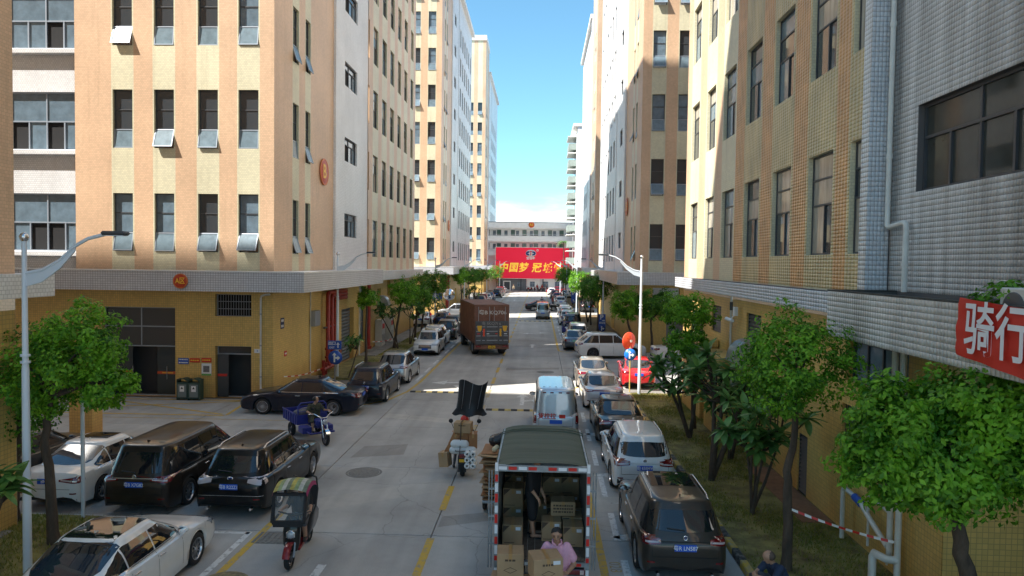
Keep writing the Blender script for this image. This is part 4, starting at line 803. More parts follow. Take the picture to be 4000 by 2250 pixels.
for i,(x,y,z,rd,mt,lb) in enumerate(((-9.9,88,4.6,1.0,'leaf_b','bright ball-topped tree beyond the side street above the lorry'),(-9.6,95,4.4,1.05,'leaf','ball-topped tree second beyond the side street'),(-9.5,102,4.4,1.1,'leaf','ball-topped tree third beyond the side street'),(-9.3,112,4.3,1.15,'leaf','ball-topped tree fourth beyond the side street'),(-8.6,138,4.4,1.5,'leaf','far tree overlapping the billboard on the left'))):
    tree(lb,(x,y,.08),[(x,y,0),(x+.1,y,2),(x,y,3.3)],[((x,y,z),(rd,rd,rd*.95),80,16)],mt,.15,20+i,.1)
# palm at the end of the street
r=empty('palm_tree',(5.0,150,0),label='thin palm standing against the red billboard',cat='tree'); q=MB(); q.tube([(0,0,0),(.05,0,3.5),(0,0,7.6),(-.1,0,11)],[.16,.12,.11,.09],8); q.build('trunk',M['bark'],r)
for k in range(16):
    a=k*.393+.2; q=MB(); d=Vector((math.cos(a),math.sin(a),0)); e=random.uniform(-.3,.9)
    for j in range(7):
        t0=j/7; c=Vector((-.1,0,11))+d*(1.5*t0)+Vector((0,0,e*t0-1.3*t0*t0)); 
        for sg in (-1,1):
            sd=Vector((-d.y,d.x,0))*sg; q.add([c,c+d*.16,c+sd*.45*(1-t0*.6)+d*.2+Vector((0,0,-.25))],[(0,1,2)])
    q.build('frond',M['leaf_f'],r)
# ---------------------------------------------------------------- broad-leaved frangipani
def leaf_blade():
    m=MB(); n=6; pts=[]; L=.30
    for i in range(n+1):
        t=i/n; w=.056*math.sin(math.pi*min(1,t*.93+.05))**.8*(1 if i<n else .1); z=-.13*t*t*L*3; pts+=[(-w,t*L,z+.012),(0,t*L,z),(w,t*L,z+.012)]
    fs=[]
    for i in range(n):
        for k in (0,1): a=i*3+k; fs.append((a,a+1,a+4,a+3))
    m.add(pts,fs,0,True); return m.mesh('leaf',M['leaf_f'])
LEAF=leaf_blade(); LV=np.array([v.co[:] for v in LEAF.vertices]); LF=np.array([p.vertices[:] for p in LEAF.polygons])
def rosette(c,k,up,s):
    out_=[]
    a0=random.uniform(0,6.28)
    for i in range(k):
        a=a0+i*2.4; pitch=R(random.uniform(-25,45)) if i<k*.75 else R(random.uniform(35,75)); out_.append(Matrix.Translation(c+Vector((0,0,.02*i/k)))@Matrix.Rotation(a,4,'Z')@Matrix.Rotation(pitch,4,'X')@Matrix.Scale(s*random.uniform(.8,1.15),4))
    return out_
def frangipani(label,base,tips,stems=3,k=11,single=True,s=1.,r0=.05,seed=0):
    """tips: centre, radii, count of leaf rosettes"""
    random.seed(100+seed); r=empty('frangipani_shrub',base,label=label,cat='shrub',group='broad-leaved shrubs'); B=Vector(base); c,rad,n=tips; c=Vector(c)-B; mats=[]
    forks=[]
    for i in range(stems):
        a=6.28*i/stems+random.uniform(-.4,.4); f=Vector((math.cos(a)*rad[0]*.35,math.sin(a)*rad[1]*.35,0))+Vector((c.x,c.y,c.z-rad[2]*.75))*1.0; q=MB(); q.tube([(random.uniform(-.05,.05),random.uniform(-.05,.05),0),f*.5+Vector((f.y*.1,-f.x*.1,0)),f],[r0,r0*.8,r0*.6],7); q.build('stem',M['bark'],r); forks.append(f)
    for i in range(n):
        d=Vector((random.gauss(0,1),random.gauss(0,1),random.gauss(.25,.8))).normalized(); t=c+Vector((d.x*rad[0],d.y*rad[1],d.z*rad[2]))*random.uniform(.55,1); f=min(forks,key=lambda q:(q-t).length); q=MB(); q.tube([f,f.lerp(t,.55)+Vector((0,0,-.05)),t],[r0*.5,r0*.4,r0*.3],5); q.build('twig',M['bark'],r); mats+=rosette(t,k,d,s)
    if single:
        for mx_ in mats[:290]:
            o=mesh_obj('leaf',LEAF,r); o.matrix_local=mx_
        mats=mats[290:]
    if mats:
        V=np.concatenate([(np.c_[LV,np.ones(len(LV))]@np.array(mx_).T)[:,:3] for mx_ in mats]); F=np.concatenate([LF+i*len(LV) for i in range(len(mats))]); me=bpy.data.meshes.new('foliage'); me.from_pydata(V.tolist(),[],F.tolist()); me.materials.append(M['leaf_f']); tag(mesh_obj('foliage',me,r),kind='stuff')
    return r
frangipani('broad-leaved shrub with several stems beside the slim tree on the grass',(5.35,17.4,.1),((5.45,17.3,2.35),(1.15,1.0,.75),24),5,12,s=1.5,seed=1,r0=.045)
frangipani('broad-leaved shrub with thick trunk behind the multi-stemmed one',(4.95,20.1,.1),((5.35,20.1,3.05),(1.25,1.1,.85),24),3,12,s=1.5,seed=2,r0=.09)
frangipani('dense broad-leaved shrub hiding the red saloon',(5.4,25,.1),((5.1,25,2.5),(1.55,1.2,1.0),24),3,12,s=1.55,seed=3,r0=.08)
frangipani('broad-leaved shrub against the ledge under the louvres',(6.1,22.3,.1),((6.1,22.3,2.1),(.9,.8,.8),22),3,12,single=False,s=1.5,seed=4,r0=.06)
frangipani('broad leaves reaching into view by the lamp post',(-9.55,11.0,.09),((-9.35,11.5,2.2),(.55,.5,.3),7),2,11,s=1.25,seed=5,r0=.05)
frangipani('young frangipani in the strip by the exit sign',(-10.0,36.4,.08),((-9.85,36.9,1.85),(.6,.6,.42),9),1,12,single=False,s=1.1,seed=6,r0=.04)
frangipani('frangipani under the leaning ball-topped tree',(-9.95,49.2,.08),((-10.7,49.2,2.7),(1.1,.8,.55),18),2,12,single=False,s=1.3,seed=7,r0=.05)
frangipani('frangipani behind the white SUV facing us',(-9.6,52.0,.08),((-9.35,52,2.6),(.85,.8,.7),16),2,12,single=False,s=1.3,seed=8,r0=.05)
frangipani('frangipani at the corner of the side street',(-9.8,64,.08),((-9.7,64,2.2),(1.2,1,.7),16),2,12,single=False,s=1.4,seed=9,r0=.05)
frangipani('frangipani shrub beyond the side street above the lorry',(-9.2,93,.08),((-9.2,93,2.2),(1.4,1.2,.9),16),2,12,single=False,s=1.6,seed=10,r0=.06)
frangipani('frangipani shrub under the parking sign trees',(5.1,74,.1),((5.0,74,2.6),(1.4,1.2,1.0),18),3,12,single=False,s=1.5,seed=11,r0=.06)
q=empty('small_shrub',(6.7,10.3,5.33),label='self-sown leafy plant on the canopy beside the air conditioner',cat='shrub'); mm=MB(); mm.tube([(0,0,0),(.02,.05,.55)],[.015,.01],5); mm.build('stem',M['bark'],q); tag(mesh_obj('foliage',leaf_cloud('foliage',[((6.7,10.35,5.85),(.33,.42,.26),50,9)],'leaf',.085,44,(6.7,10.3,5.33)),q),kind='stuff')
random.seed(11)
# ================================================================ cars
M['cglass']=mat('tinted_car_glass',(.012,.014,.017),.02,spec=.8); M['cglass_r']=mat('car_screen_glass',(.02,.03,.045),.02,spec=.95)
M['tail']=mat('tail_lamp_red',(.16,.004,.008),.12,spec=.8,coat=1); M['tail_w']=mat('tail_lamp_clear',(.5,.42,.42),.12,spec=.8,coat=1); M['head']=mat('headlamp_lens',(.35,.38,.42),.06,spec=1,coat=1); M['plate']=mat('blue_number_plate',(.012,.10,.55),.4); M['plate_y']=mat('yellow_number_plate',(.75,.45,.02),.4); M['plate_g']=mat('green_number_plate',(.35,.6,.42),.4); M['trim']=mat('dark_trim',(.025,.025,.027),.5); M['under']=mat('underbody',(.01,.01,.01),.9); M['silver']=mat('silver_trim',(.55,.55,.56),.25,metal=.8); M['disc']=mat('brake_dark',(.03,.03,.032),.6,metal=.5); M['alloy']=mat('alloy_rim',(.48,.48,.5),.28,metal=.9); M['alloy_d']=mat('dark_alloy',(.10,.10,.11),.3,metal=.8)
def cmat(n,c,metal=0,rough=.32): 
    if n not in M: M[n]=paint(n,c,metal,rough)
    return M[n]
def interp(tab,t):
    for (a,b),(c,d) in zip(tab,tab[1:]):
        if t<=c:
            k=(t-a)/(c-a) if c>a else 0; k=k*k*(3-2*k)*.5+k*.5; return b+(d-b)*k
    return tab[-1][1]
def car_body(S):
    L,Wd,H,zb,rw=S['L'],S['W'],S['H'],S['zb'],S['rw']; Ra=rw+.055
    ys=[-L/2,-L/2+.012,-L/2+.05,-L/2+.12]+[(-L/2+.2)+(L-.42)*i/34 for i in range(35)]+[L/2-.12,L/2-.05,L/2-.012,L/2]
    for yc in (S['yr'],S['yf']): ys+=[yc+Ra*math.cos(R(a)) for a in (0,12,26,42,60,78,90,102,120,138,154,168,180)]+[yc-Ra-.012,yc+Ra+.012]
    ys=sorted(set(round(q,4) for q in ys)); ys=[q for i,q in enumerate(ys) if i==0 or q-ys[i-1]>.006]
    V=[];F=[];MI=[]; n=0
    rings=[]
    for y in ys:
        t=(y+L/2)/L; u=abs(2*t-1); e=min(y+L/2,L/2-y)
        w=Wd/2*(1-S.get('taper',.10)*u**4); zt=interp(S['top'],t); zl=zb+.10*u**10
        k=1-max(0,1-e/.14)**2.2 if e<.14 else 1
        arch=False; za=zl
        for yc in (S['yr'],S['yf']):
            d=abs(y-yc)
            if d<Ra: za=max(za,rw+math.sqrt(max(0,Ra*Ra-d*d))); arch=True
        zsh=zt-S.get('sh',.07); sx=.86+.14*k; zi=.10*(1-k)
        zl2=za+(zi if not arch else 0); zt2=zt-zi*.9; zsh2=zsh-zi*.6
        inr=w*sx-.26
        P=[(0,zl+.06),(inr,za+.0 if arch else zl2+.03),(w*sx*.955,zl2),(w*sx*.985,zl2+.18*(zsh2-zl2)),(w*sx,zl2+.45*(zsh2-zl2)),(w*sx*.992,zl2+.72*(zsh2-zl2)),(w*sx*.985,zl2+.88*(zsh2-zl2)),(w*sx*.955,zsh2),(w*sx*.87,zsh2+.62*(zt2-zsh2)),(w*sx*.5,zt2-.012),(0,zt2)]
        ring=[(x,y,z) for x,z in P]+[(-x,y,z) for x,z in P[-2:0:-1]]
        rings.append(len(V)); V+=ring; n=len(ring)
    for i in range(len(ys)-1):
        for j in range(n):
            a=rings[i]+j; b=rings[i]+(j+1)%n; c=rings[i+1]+(j+1)%n; d=rings[i+1]+j
            F.append((a,b,c,d)[::-1]); MI.append(1 if j in (0,1,n-1,n-2) else 0)
    F.append(tuple(rings[0]+j for j in range(n))); MI.append(0); F.append(tuple(rings[-1]+j for j in range(n))[::-1]); MI.append(0)
    # cabin, in horizontal rings
    C=S['cab']; z0=C['z0']-.06; zr=H-.075; NR=9; n2=40; base=len(V)
    def ring_at(z,ins=0,zz=None):
        v=(z-z0)/(zr-z0); yf=C['yf0']+(C['yf1']-C['yf0'])*v**C.get('pf',1.05)-ins*1.2; yr=C['yr0']+(C['yr1']-C['yr0'])*v**C.get('pr',1.15)+ins*1.2; hw=C['wb']+(C['wr']-C['wb'])*(v**1.25)-ins
        out_=[]
        for q in range(n2):
            a=2*math.pi*q/n2; ca,sa=math.cos(a),math.sin(a); pw=.30
            px=math.copysign(abs(ca)**pw,ca); py=math.copysign(abs(sa)**pw,sa); bow=(1-px*px)*.05*(1 if sa>0 else .6)
            out_.append((px*hw*(1-.03*abs(py)**3),(yf+yr)/2+py*(yf-yr)/2+math.copysign(bow,sa)*abs(py)**4,z if zz is None else zz))
        return out_
    rr=[ring_at(z0+(zr-z0)*i/NR) for i in range(NR+1)]+[ring_at(zr,.018,H-.045),ring_at(zr,.055,H-.022),ring_at(zr,.13,H-.008),ring_at(zr,.28,H),ring_at(zr,.42,H+.006)]
    for q in rr: V+=q
    for i in range(len(rr)-1):
        for j in range(n2):
            a=base+i*n2+j; b=base+i*n2+(j+1)%n2; F.append((a,b,b+n2,a+n2)); MI.append(0)
    F.append(tuple(base+(len(rr)-1)*n2+j for j in range(n2))); MI.append(0)
    return V,F,MI
def cab_y(S,z,front):
    C=S['cab']; z0=C['z0']-.06; zr=S['H']-.075; v=max(0,min(1,(z-z0)/(zr-z0)))
    return C['yf0']+(C['yf1']-C['yf0'])*v**C.get('pf',1.05) if front else C['yr0']+(C['yr1']-C['yr0'])*v**C.get('pr',1.15)
class Patch:
    def __init__(s,V,F): s.t=BVHTree.FromPolygons([Vector(v) for v in V],F)
    def hit(s,d,a,b):
        if d=='rear': o,r_=Vector((a,-9,b)),Vector((0,1,0))
        elif d=='front': o,r_=Vector((a,9,b)),Vector((0,-1,0))
        elif d=='R': o,r_=Vector((9,a,b)),Vector((-1,0,0))
        elif d=='L': o,r_=Vector((-9,a,b)),Vector((1,0,0))
        else: o,r_=Vector((b,a,9)),Vector((0,0,-1))
        p,nn,_,_=s.t.ray_cast(o,r_)
        if p is None: return None
        if nn.dot(r_)>0: nn=-nn
        return p+nn*s.e
    def make(s,d,colsx,rows=5,eps=.005,m=None,mi=0):
        # colsx: list of (a,lo,hi)
        s.e=eps; m=m or MB(); G=[]
        for a,lo,hi in colsx:
            c=[s.hit(d,a,lo+(hi-lo)*j/rows) for j in range(rows+1)]
            if any(q is None for q in c): continue
            G.append(c)
        if len(G)<2: return m
        vs=[q for c in G for q in c]; k=rows+1
        fs=[(i*k+j,(i+1)*k+j,(i+1)*k+j+1,i*k+j+1) for i in range(len(G)-1) for j in range(rows)]
        nrm=(vs[fs[0][1]]-vs[fs[0][0]]).cross(vs[fs[0][2]]-vs[fs[0][0]]); od={'rear':Vector((0,-1,0)),'front':Vector((0,1,0)),'R':Vector((1,0,0)),'L':Vector((-1,0,0)),'top':Vector((0,0,1))}[d]
        if nrm.dot(od)<0: fs=[f[::-1] for f in fs]
        m.add(vs,fs,mi,True); return m
def colsof(pts,n=10):
    # pts: [(a,lo,hi)...] piecewise linear -> resampled columns that keep the corners
    A=sorted({p[0] for p in pts}|{pts[0][0]+(pts[-1][0]-pts[0][0])*i/n for i in range(n+1)}); out_=[]
    pts=sorted(pts)
    for a in A:
        for p,q in zip(pts,pts[1:]):
            if p[0]-1e-9<=a<=q[0]+1e-9:
                k=(a-p[0])/(q[0]-p[0]); out_.append((a,p[1]+(q[1]-p[1])*k,p[2]+(q[2]-p[2])*k)); break
    return out_
def rrect(x0,x1,z0,z1,r=.05,n=12): return colsof([(x0,z0+r,z1-r),(x0+r*.3,z0+r*.3,z1-r*.3),(x0+r,z0,z1),(x1-r,z0,z1),(x1-r*.3,z0+r*.3,z1-r*.3),(x1,z0+r,z1-r)],n)
_wheel={}
def wheel(par,loc,rw,side,spokes=5,rim='alloy',w=.215):
    k=(round(rw,3),spokes,rim)
    if k not in _wheel:
        m=MB(); r0=rw*.69; h=w/2
        m.lathe([(r0,-h*.82),(rw*.86,-h),(rw*.965,-h*.86),(rw,-h*.6),(rw,h*.6),(rw*.965,h*.86),(rw*.86,h),(r0,h*.82)],28,axis='x'); t=m.mesh('tyre',M['rubber'])
        m=MB(); m.lathe([(r0+.004,h*.80),(r0*.97,h*.86),(r0*.92,h*.80),(r0*.90,h*.3)],28,axis='x',m=0); m.lathe([(r0*.9,h*.22),(0,h*.22)],20,axis='x',m=1); m.lathe([(0,h*.74),(r0*.16,h*.72),(r0*.2,h*.5)],14,axis='x',m=0)
        for i in range(spokes):
            a=2*math.pi*i/spokes; wd=r0*(.15 if spokes<=6 else .075)
            for sgn in ((-1,1) if spokes<=6 else (0,)):
                off=sgn*wd*.9
                def P(rad,tw,x): return (x,rad*math.cos(a)-tw*math.sin(a),rad*math.sin(a)+tw*math.cos(a))
                q=wd*.42 if sgn else wd*.5
                m.prism([P(r0*.12,off*.5-q,h*.66),P(r0*.93,off*1.5-q,h*.70),P(r0*.93,off*1.5+q,h*.70),P(r0*.12,off*.5+q,h*.66)],(-.035,0,0),0)
        _wheel[k]=(t,m.mesh('rim',[M[rim],M['disc']]))
    e=empty('wheel',loc,0 if side>0 else math.pi,parent=par); mesh_obj('tyre',_wheel[k][0],e); mesh_obj('rim',_wheel[k][1],e); return e
TYPES={
 'sedan':dict(L=4.85,W=1.84,H=1.46,zb=.17,rw=.335,yr=-1.42,yf=1.43,top=[(0,.93),(.02,1.0),(.12,1.03),(.25,1.0),(.35,.95),(.66,.93),(.71,.965),(.78,.94),(.9,.85),(.97,.74),(1,.66)],cab=dict(z0=.93,yr0=-1.98,yr1=-.92,yf0=1.22,yf1=.30,wb=.85,wr=.625),
   rw_z=(1.03,1.38,.62),plate_r=.80,tl=dict(x0=.42,x1=.90,z=(.78,.90,.76,.95)),hl=(.42,.86,.62,.76),grille=(-.42,.42,.42,.66)),
 'suv':dict(L=4.56,W=1.86,H=1.67,zb=.21,rw=.36,yr=-1.33,yf=1.36,top=[(0,1.0),(.03,1.06),(.2,1.06),(.66,1.04),(.71,1.08),(.78,1.05),(.9,.98),(.97,.86),(1,.76)],cab=dict(z0=1.02,yr0=-2.26,yr1=-1.84,yf0=1.16,yf1=.34,wb=.87,wr=.665),
   rw_z=(1.12,1.50,.66),plate_r=.83,tl=dict(x0=.50,x1=.91,z=(.88,1.0,.86,1.06)),hl=(.46,.87,.72,.87),grille=(-.45,.45,.55,.80)),
 'mpv':dict(L=5.2,W=1.88,H=1.78,zb=.17,rw=.35,yr=-1.52,yf=1.56,top=[(0,1.0),(.03,1.06),(.2,1.06),(.7,1.03),(.78,1.06),(.85,1.0),(.93,.9),(1,.7)],cab=dict(z0=1.0,yr0=-2.58,yr1=-2.22,yf0=1.72,yf1=.62,wb=.885,wr=.71),
   rw_z=(1.10,1.60,.70),plate_r=.84,tl=dict(x0=.48,x1=.92,z=(.93,1.0,.90,1.06)),hl=(.46,.87,.68,.82),grille=(-.5,.5,.4,.66)),
 'van':dict(L=4.45,W=1.70,H=1.95,zb=.2,rw=.30,yr=-1.35,yf=1.45,taper=.05,top=[(0,1.05),(.03,1.1),(.8,1.06),(.88,1.08),(.94,.98),(1,.75)],cab=dict(z0=1.05,yr0=-2.2,yr1=-2.1,yf0=1.9,yf1=1.1,wb=.83,wr=.72,pr=1),
   rw_z=(1.16,1.72,.62),plate_r=.78,tl=dict(x0=.70,x1=.84,z=(.72,1.0,.72,1.0)),hl=(.45,.82,.72,.92),grille=(-.4,.4,.5,.68)),
}
def spec(base,**k):
    S={a:(dict(b) if isinstance(b,dict) else b) for a,b in TYPES[base].items()}
    for a,b in k.items():
        if isinstance(b,dict) and a in S: S[a].update(b)
        else: S[a]=b
    return S
def car(label,base,loc,rz,col,sc=.93,det=2,cat='car',group='cars parked along the street',plate=None,rails=None,rim='alloy',spokes=5,roof=None,pm='plate',name='parked_car',rear=True,front=False,chrome=False,clad=False,sides='RL',badge=None,glass='cglass',ptext=None,tailm='tail',splits=None,wiper=False,bar=None,exh=0,rpanel=None,**kw):
    S=spec(base,**kw); V,F,MI=car_body(S); P=Patch(V,F); L,Wd,H=S['L'],S['W'],S['H']; C=S['cab']
    root=empty(name,loc,rz,label,cat,group,scale=sc)
    m=MB(); b=len(m.v); m.v=[tuple(v) for v in V]; m.f=list(F); m.m=list(MI); m.s=[True]*len(F); m.s[-1]=True
    me=m.mesh('body',[col,M['under']])
    me.set_sharp_from_angle(angle=R(38)); mesh_obj('body',me,root)
    G_=M[glass]
    rz0,rz1,rx=S['rw_z']
    # screens
    if rear: 
        rmat=rpanel or (M['cglass_r'] if base=='sedan' else G_)
        P.make('rear',[(x,rz0+.05*abs(x/rx)**3+ (.03 if abs(x)>rx*.97 else 0),rz1-.02*abs(x/rx)**2-(.04 if abs(x)>rx*.97 else 0)) for x in [rx*(i/8-1) for i in range(17)]],7,.005).build('rear_window',rmat,root)
    wx=C['wb']*.80
    P.make('front',[(x,S['top'][-4][1]+.02+.02*abs(x/wx)**3,H-.13-.02*abs(x/wx)**2) for x in [wx*(i/6-1) for i in range(13)]],6,.005).build('windscreen',M['cglass_r'],root)
    # side windows, cut by the slanting pillars
    zlo=C['z0']+.03+S.get('blo',0.); zhi=H-.135
    def ylim(z,front): return cab_y(S,z,front)+(-.13 if front else .20 if base in('suv','mpv') else .14)
    def zmax(y):
        for i in range(41):
            z=zhi-(zhi-zlo)*i/40
            if ylim(z,False)<=y<=ylim(z,True): return z
        return None
    y0,y1=ylim(zlo+.02,False),ylim(zlo+.02,True)
    sp=splits or {'sedan':(-.12,-.98),'suv':(.02,-.92),'mpv':(.35,-.75),'van':(.6,-.5)}[base]
    edges=[y0]+sorted(sp)+[y1]
    for sd in sides:
        for a,bq in zip(edges,edges[1:]):
            a_,b_=a+.022,bq-.022; cs=[]
            for i in range(11):
                y=a_+(b_-a_)*i/10; z=zmax(y)
                if z is None or z-zlo<.03: continue
                cs.append((y,zlo,z))
            if len(cs)>2: P.make(sd,cs,4,.005).build('side_window',G_,root)
        if chrome: P.make(sd,[(y0+(y1-y0)*i/20,zlo-.03,zlo-.008) for i in range(21)],1,.007).build('window_trim',M['silver'],root)
        if det>=2:
            for yy in (sp[0],sp[1],y1-.12 if base!='van' else y1-.25):
                P.make(sd,[(yy-.005,S['zb']+.13,C['z0']-.02),(yy+.005,S['zb']+.13,C['z0']-.02)],8,.003).build('door_seam',M['under'],root)
            sg=1 if sd=='R' else -1
            for yy in (sp[0]+.14,sp[1]+.14):
                P.e=.0; h=P.hit(sd,yy,C['z0']-.12)
                if h: q=MB(); q.bbox(h.x-.012,h.x+.022*sg if sg>0 else h.x+.012,yy-.1,yy+.1,h.z-.014,h.z+.014,.005) if sg>0 else q.bbox(h.x-.022,h.x+.012,yy-.1,yy+.1,h.z-.014,h.z+.014,.005); q.build('door_handle',M['silver'] if chrome else col,root)
            P.make(sd,[(S['yr']+S['rw']+.1+(S['yf']-S['yr']-2*S['rw']-.2)*i/8,S['zb']+.015,S['zb']+.11) for i in range(9)],2,.006).build('sill_trim',M['trim'] if clad else col,root)
        if clad or det>=2:
            for yc in (S['yr'],S['yf']):
                q=MB(); sg=1 if sd=='R' else -1; Ra=S['rw']+.05; pts=[]
                for a in range(0,181,15):
                    y=yc+Ra*math.cos(R(a)); z=S['rw']+Ra*math.sin(R(a)); P.e=.0; h=P.hit(sd,y,max(z+.02,S['zb']+.04)); pts.append((h.x if h else sg*Wd*.47,y,z+.01))
                q.tube(pts,.03 if clad else .012,6); q.build('wheel_arch',M['trim'] if clad else col,root)
        # mirror
        sg=1 if sd=='R' else -1; ym=C['yf0']-.38; P.e=0; h=P.hit(sd,ym,C['z0']+.03); xm=abs(h.x) if h else Wd/2
        q=MB(); prof=[(0,-.06),(.05,-.058),(.085,-.03),(.095,.01),(.07,.05),(.03,.075),(0,.08)]; q.lathe(prof,12,axis='y'); mo=q.build('wing_mirror',S.get('mirror') or col,root,loc=(sg*(xm+.13),ym,C['z0']+.06),scale=(1.25,1,.8)); q=MB(); q.tube([(-sg*.02,0,-.04),(-sg*.15,0.02,-.07)],.022,6); q.build('mirror_arm',M['trim'],mo); q=MB(); q.lathe([(0,-.064),(.07,-.062)],12,axis='y'); q.build('mirror_glass',M['chrome'],mo)
    # wheels
    for sgn in (-1,1):
        for yc in (S['yr'],S['yf']): wheel(root,(sgn*(Wd/2-.125),yc,S['rw']),S['rw'],sgn,spokes,rim)
    # rear lamps, plate, bumper
    if rear:
        tl=S['tl']; a,bq,c,d=tl['z']
        for sg in (-1,1):
            pts=[(sg*tl['x0'],a,bq),(sg*(tl['x0']+tl['x1'])/2,(a+c)/2-.005,(bq+d)/2),(sg*tl['x1']*.985,c,d)]
            q=P.make('rear',colsof(sorted(pts),8),3,.012); sd='R' if sg>0 else 'L'; P.make(sd,[(-L/2+.03+.05*i,c+.01*i,d-.006*i) for i in range(6)],3,.008,q); o=q.build('tail_light',M[tailm],root)
            if det>=2: q=P.make('rear',colsof(sorted([(sg*(tl['x0']+.05),a+.02,a+.05),(sg*(tl['x1']-.12),c+.04,c+.075)]),6),1,.016); q.build('lamp_strip',M['tail_w'],o)
        zp=S['plate_r']; P.e=0; h=P.hit('rear',0,zp); yb=h.y-.018 if h else -L/2
        q=MB(); q.bbox(-.225,.225,-.008,.008,-.07,.07,.004); o=q.build('number_plate',M[pm],root,loc=(0,yb,zp))
        if ptext: lettering(ptext,.118,M['whitep'] if pm=='plate' else M['trim'],o,(0,-.011,-.003),0,90,.012,.9)
        if bar: P.make('rear',[(bar[0]*(i/8-1),bar[1],bar[2]) for i in range(17)],1,.012).build('boot_trim',M[bar[3]],root)
        if det>=2 or clad:
            zz=S['zb']+.02; P.make('rear',[(Wd*.42*(i/8-1),zz+.02,zz+(.26 if clad else .15)) for i in range(17)],3,.008).build('bumper_trim',M['trim'],root)
            for sg in (-1,1): P.make('rear',[(sg*(.62+.03*i),S['zb']+.30,S['zb']+.335) for i in range(6)],1,.012).build('reflector',M['tail'],root)
            P.make('rear',[(rx*1.0*(i/8-1),S['zb']+.42,S['zb']+.43) for i in range(17)],1,.004).build('boot_seam',M['under'],root)
            if base!='sedan':
                for sg in (-1,1): P.make('rear',[(sg*rx*1.02-.004,S['zb']+.42,rz0-.02),(sg*rx*1.02+.004,S['zb']+.42,rz0-.02)],6,.004).build('boot_seam',M['under'],root)
        for sg in ((-1,1) if exh else ()): q=MB(); q.tube([(sg*.55,-L/2+.1,S['zb']+.06),(sg*.55,-L/2-.015,S['zb']+.06)],.035,10); q.build('exhaust',M['chrome'],root)
        if badge:
            zb_=S.get('badge_z',zp+.17); h=P.hit('rear',0,zb_); e=empty('badge',(0,(h.y if h else -L/2)-.004,zb_),parent=root); q=MB(); q.lathe([(.036,-.012),(.045,-.016),(.052,-.012),(.052,0)],18,axis='y'); q.build('ring',M['chrome'],e,scale=(1.5 if badge=='oval' else 1,1,.85 if badge=='oval' else 1)); q=MB(); q.lathe([(0,-.008),(.04,-.008)],16,axis='y'); q.build('disc',M['navy'] if badge in('oval','VW') else M['silver'],e,scale=(1.5 if badge=='oval' else 1,1,.85 if badge=='oval' else 1))
            if badge=='VW': lettering('VW',.05,M['chrome'],e,(0,-.012,0))
        if wiper: P.e=.02; a_=P.hit('rear',0,rz0+.03); b_=P.hit('rear',-.36,rz0+.06); q=MB(); q.tube([a_,b_],.012,5); q.build('rear_wiper',M['trim'],root)
    if front:
        x0,x1,z0_,z1_=S['hl']
        for sg in (-1,1): 
            q=P.make('front',colsof(sorted([(sg*x0,z0_+.03,z1_-.02),(sg*x1,z0_,z1_)]),8),3,.012); P.make('R' if sg>0 else 'L',[(L/2-.04-.05*i,z0_+.02+.01*i,z1_) for i in range(6)],3,.008,q); q.build('headlight',M['head'],root)
        a,bq,c,d=S['grille']; P.make('front',[(a+(bq-a)*i/12,c,d) for i in range(13)],4,.008).build('grille',M['trim'],root)
        for k in range(3): P.make('front',[(a*.9+(bq-a)*.9*i/12,c+.05+k*.07,c+.065+k*.07) for i in range(13)],1,.014).build('grille_bar',M['chrome'],root)
        P.make('front',[(Wd*.40*(i/8-1),S['zb']+.03,S['zb']+.17) for i in range(17)],3,.008).build('bumper_trim',M['trim'],root)
        P.e=0; h=P.hit('front',0,S['zb']+.28); q=MB(); q.bbox(-.225,.225,-.008,.008,-.07,.07,.004); q.build('number_plate',M[pm],root,loc=(0,(h.y if h else L/2)+.02,S['zb']+.28))
    if rails:
        for sg in (-1,1):
            xs=C['wr']-.07; ya,yb_=C['yf1']-.18,C['yr1']+.22; P.e=.045; pts=[]
            for i in range(9):
                y=ya+(yb_-ya)*i/8; h=P.hit('top',y,sg*xs); pts.append((sg*xs,y,(h.z if h else H)-(.05 if i in(0,8) else 0)))
            q=MB(); q.tube(pts,.02,6); q.build('roof_rail',M[rails],root)
    if roof:
        ya,yb_=C['yf1']-.12,C['yf1']-.12-roof[0]; P.make('top',[(ya+(yb_-ya)*i/8,-roof[1],roof[1]) for i in range(9)],8,.006).build('sunroof',M['cglass'],root)
    if det>=2 and S.get('fin',1): 
        yf_=C['yr1']+.3; P.e=0; h=P.hit('top',yf_,0); q=MB(); q.prism([(0,yf_+.09,h.z),(0,yf_-.05,h.z),(0,yf_-.06,h.z+.06)],(.012,0,0)); q.build('antenna_fin',col,root)
    return root
PT=lambda n,c,me=0,ro=.32: cmat(n,c,me,ro)
white=PT('car_white',(.72,.72,.71)); black=PT('car_black',(.005,.005,.006)); navyb=PT('car_blue_black',(.010,.012,.024)); brown=PT('car_brown',(.030,.023,.019),.2,.33); bronze=PT('car_bronze_grey',(.048,.042,.036),.3,.33); silver=PT('car_silver',(.42,.44,.46),.7,.3); beige=PT('car_beige',(.42,.36,.29),.6,.32); redc=PT('car_red',(.55,.012,.018)); greyb=PT('car_grey_blue',(.09,.11,.14),.6,.32); dkgrey=PT('car_dark_grey',(.06,.06,.062),.6,.35); pearl=PT('car_pearl',(.62,.58,.58)); pale=PT('car_pale_blue',(.52,.57,.62),.55,.33); wine=PT('car_wine',(.22,.012,.02),.3); dblue=PT('car_dark_blue',(.012,.03,.09),.4)
PI=math.pi
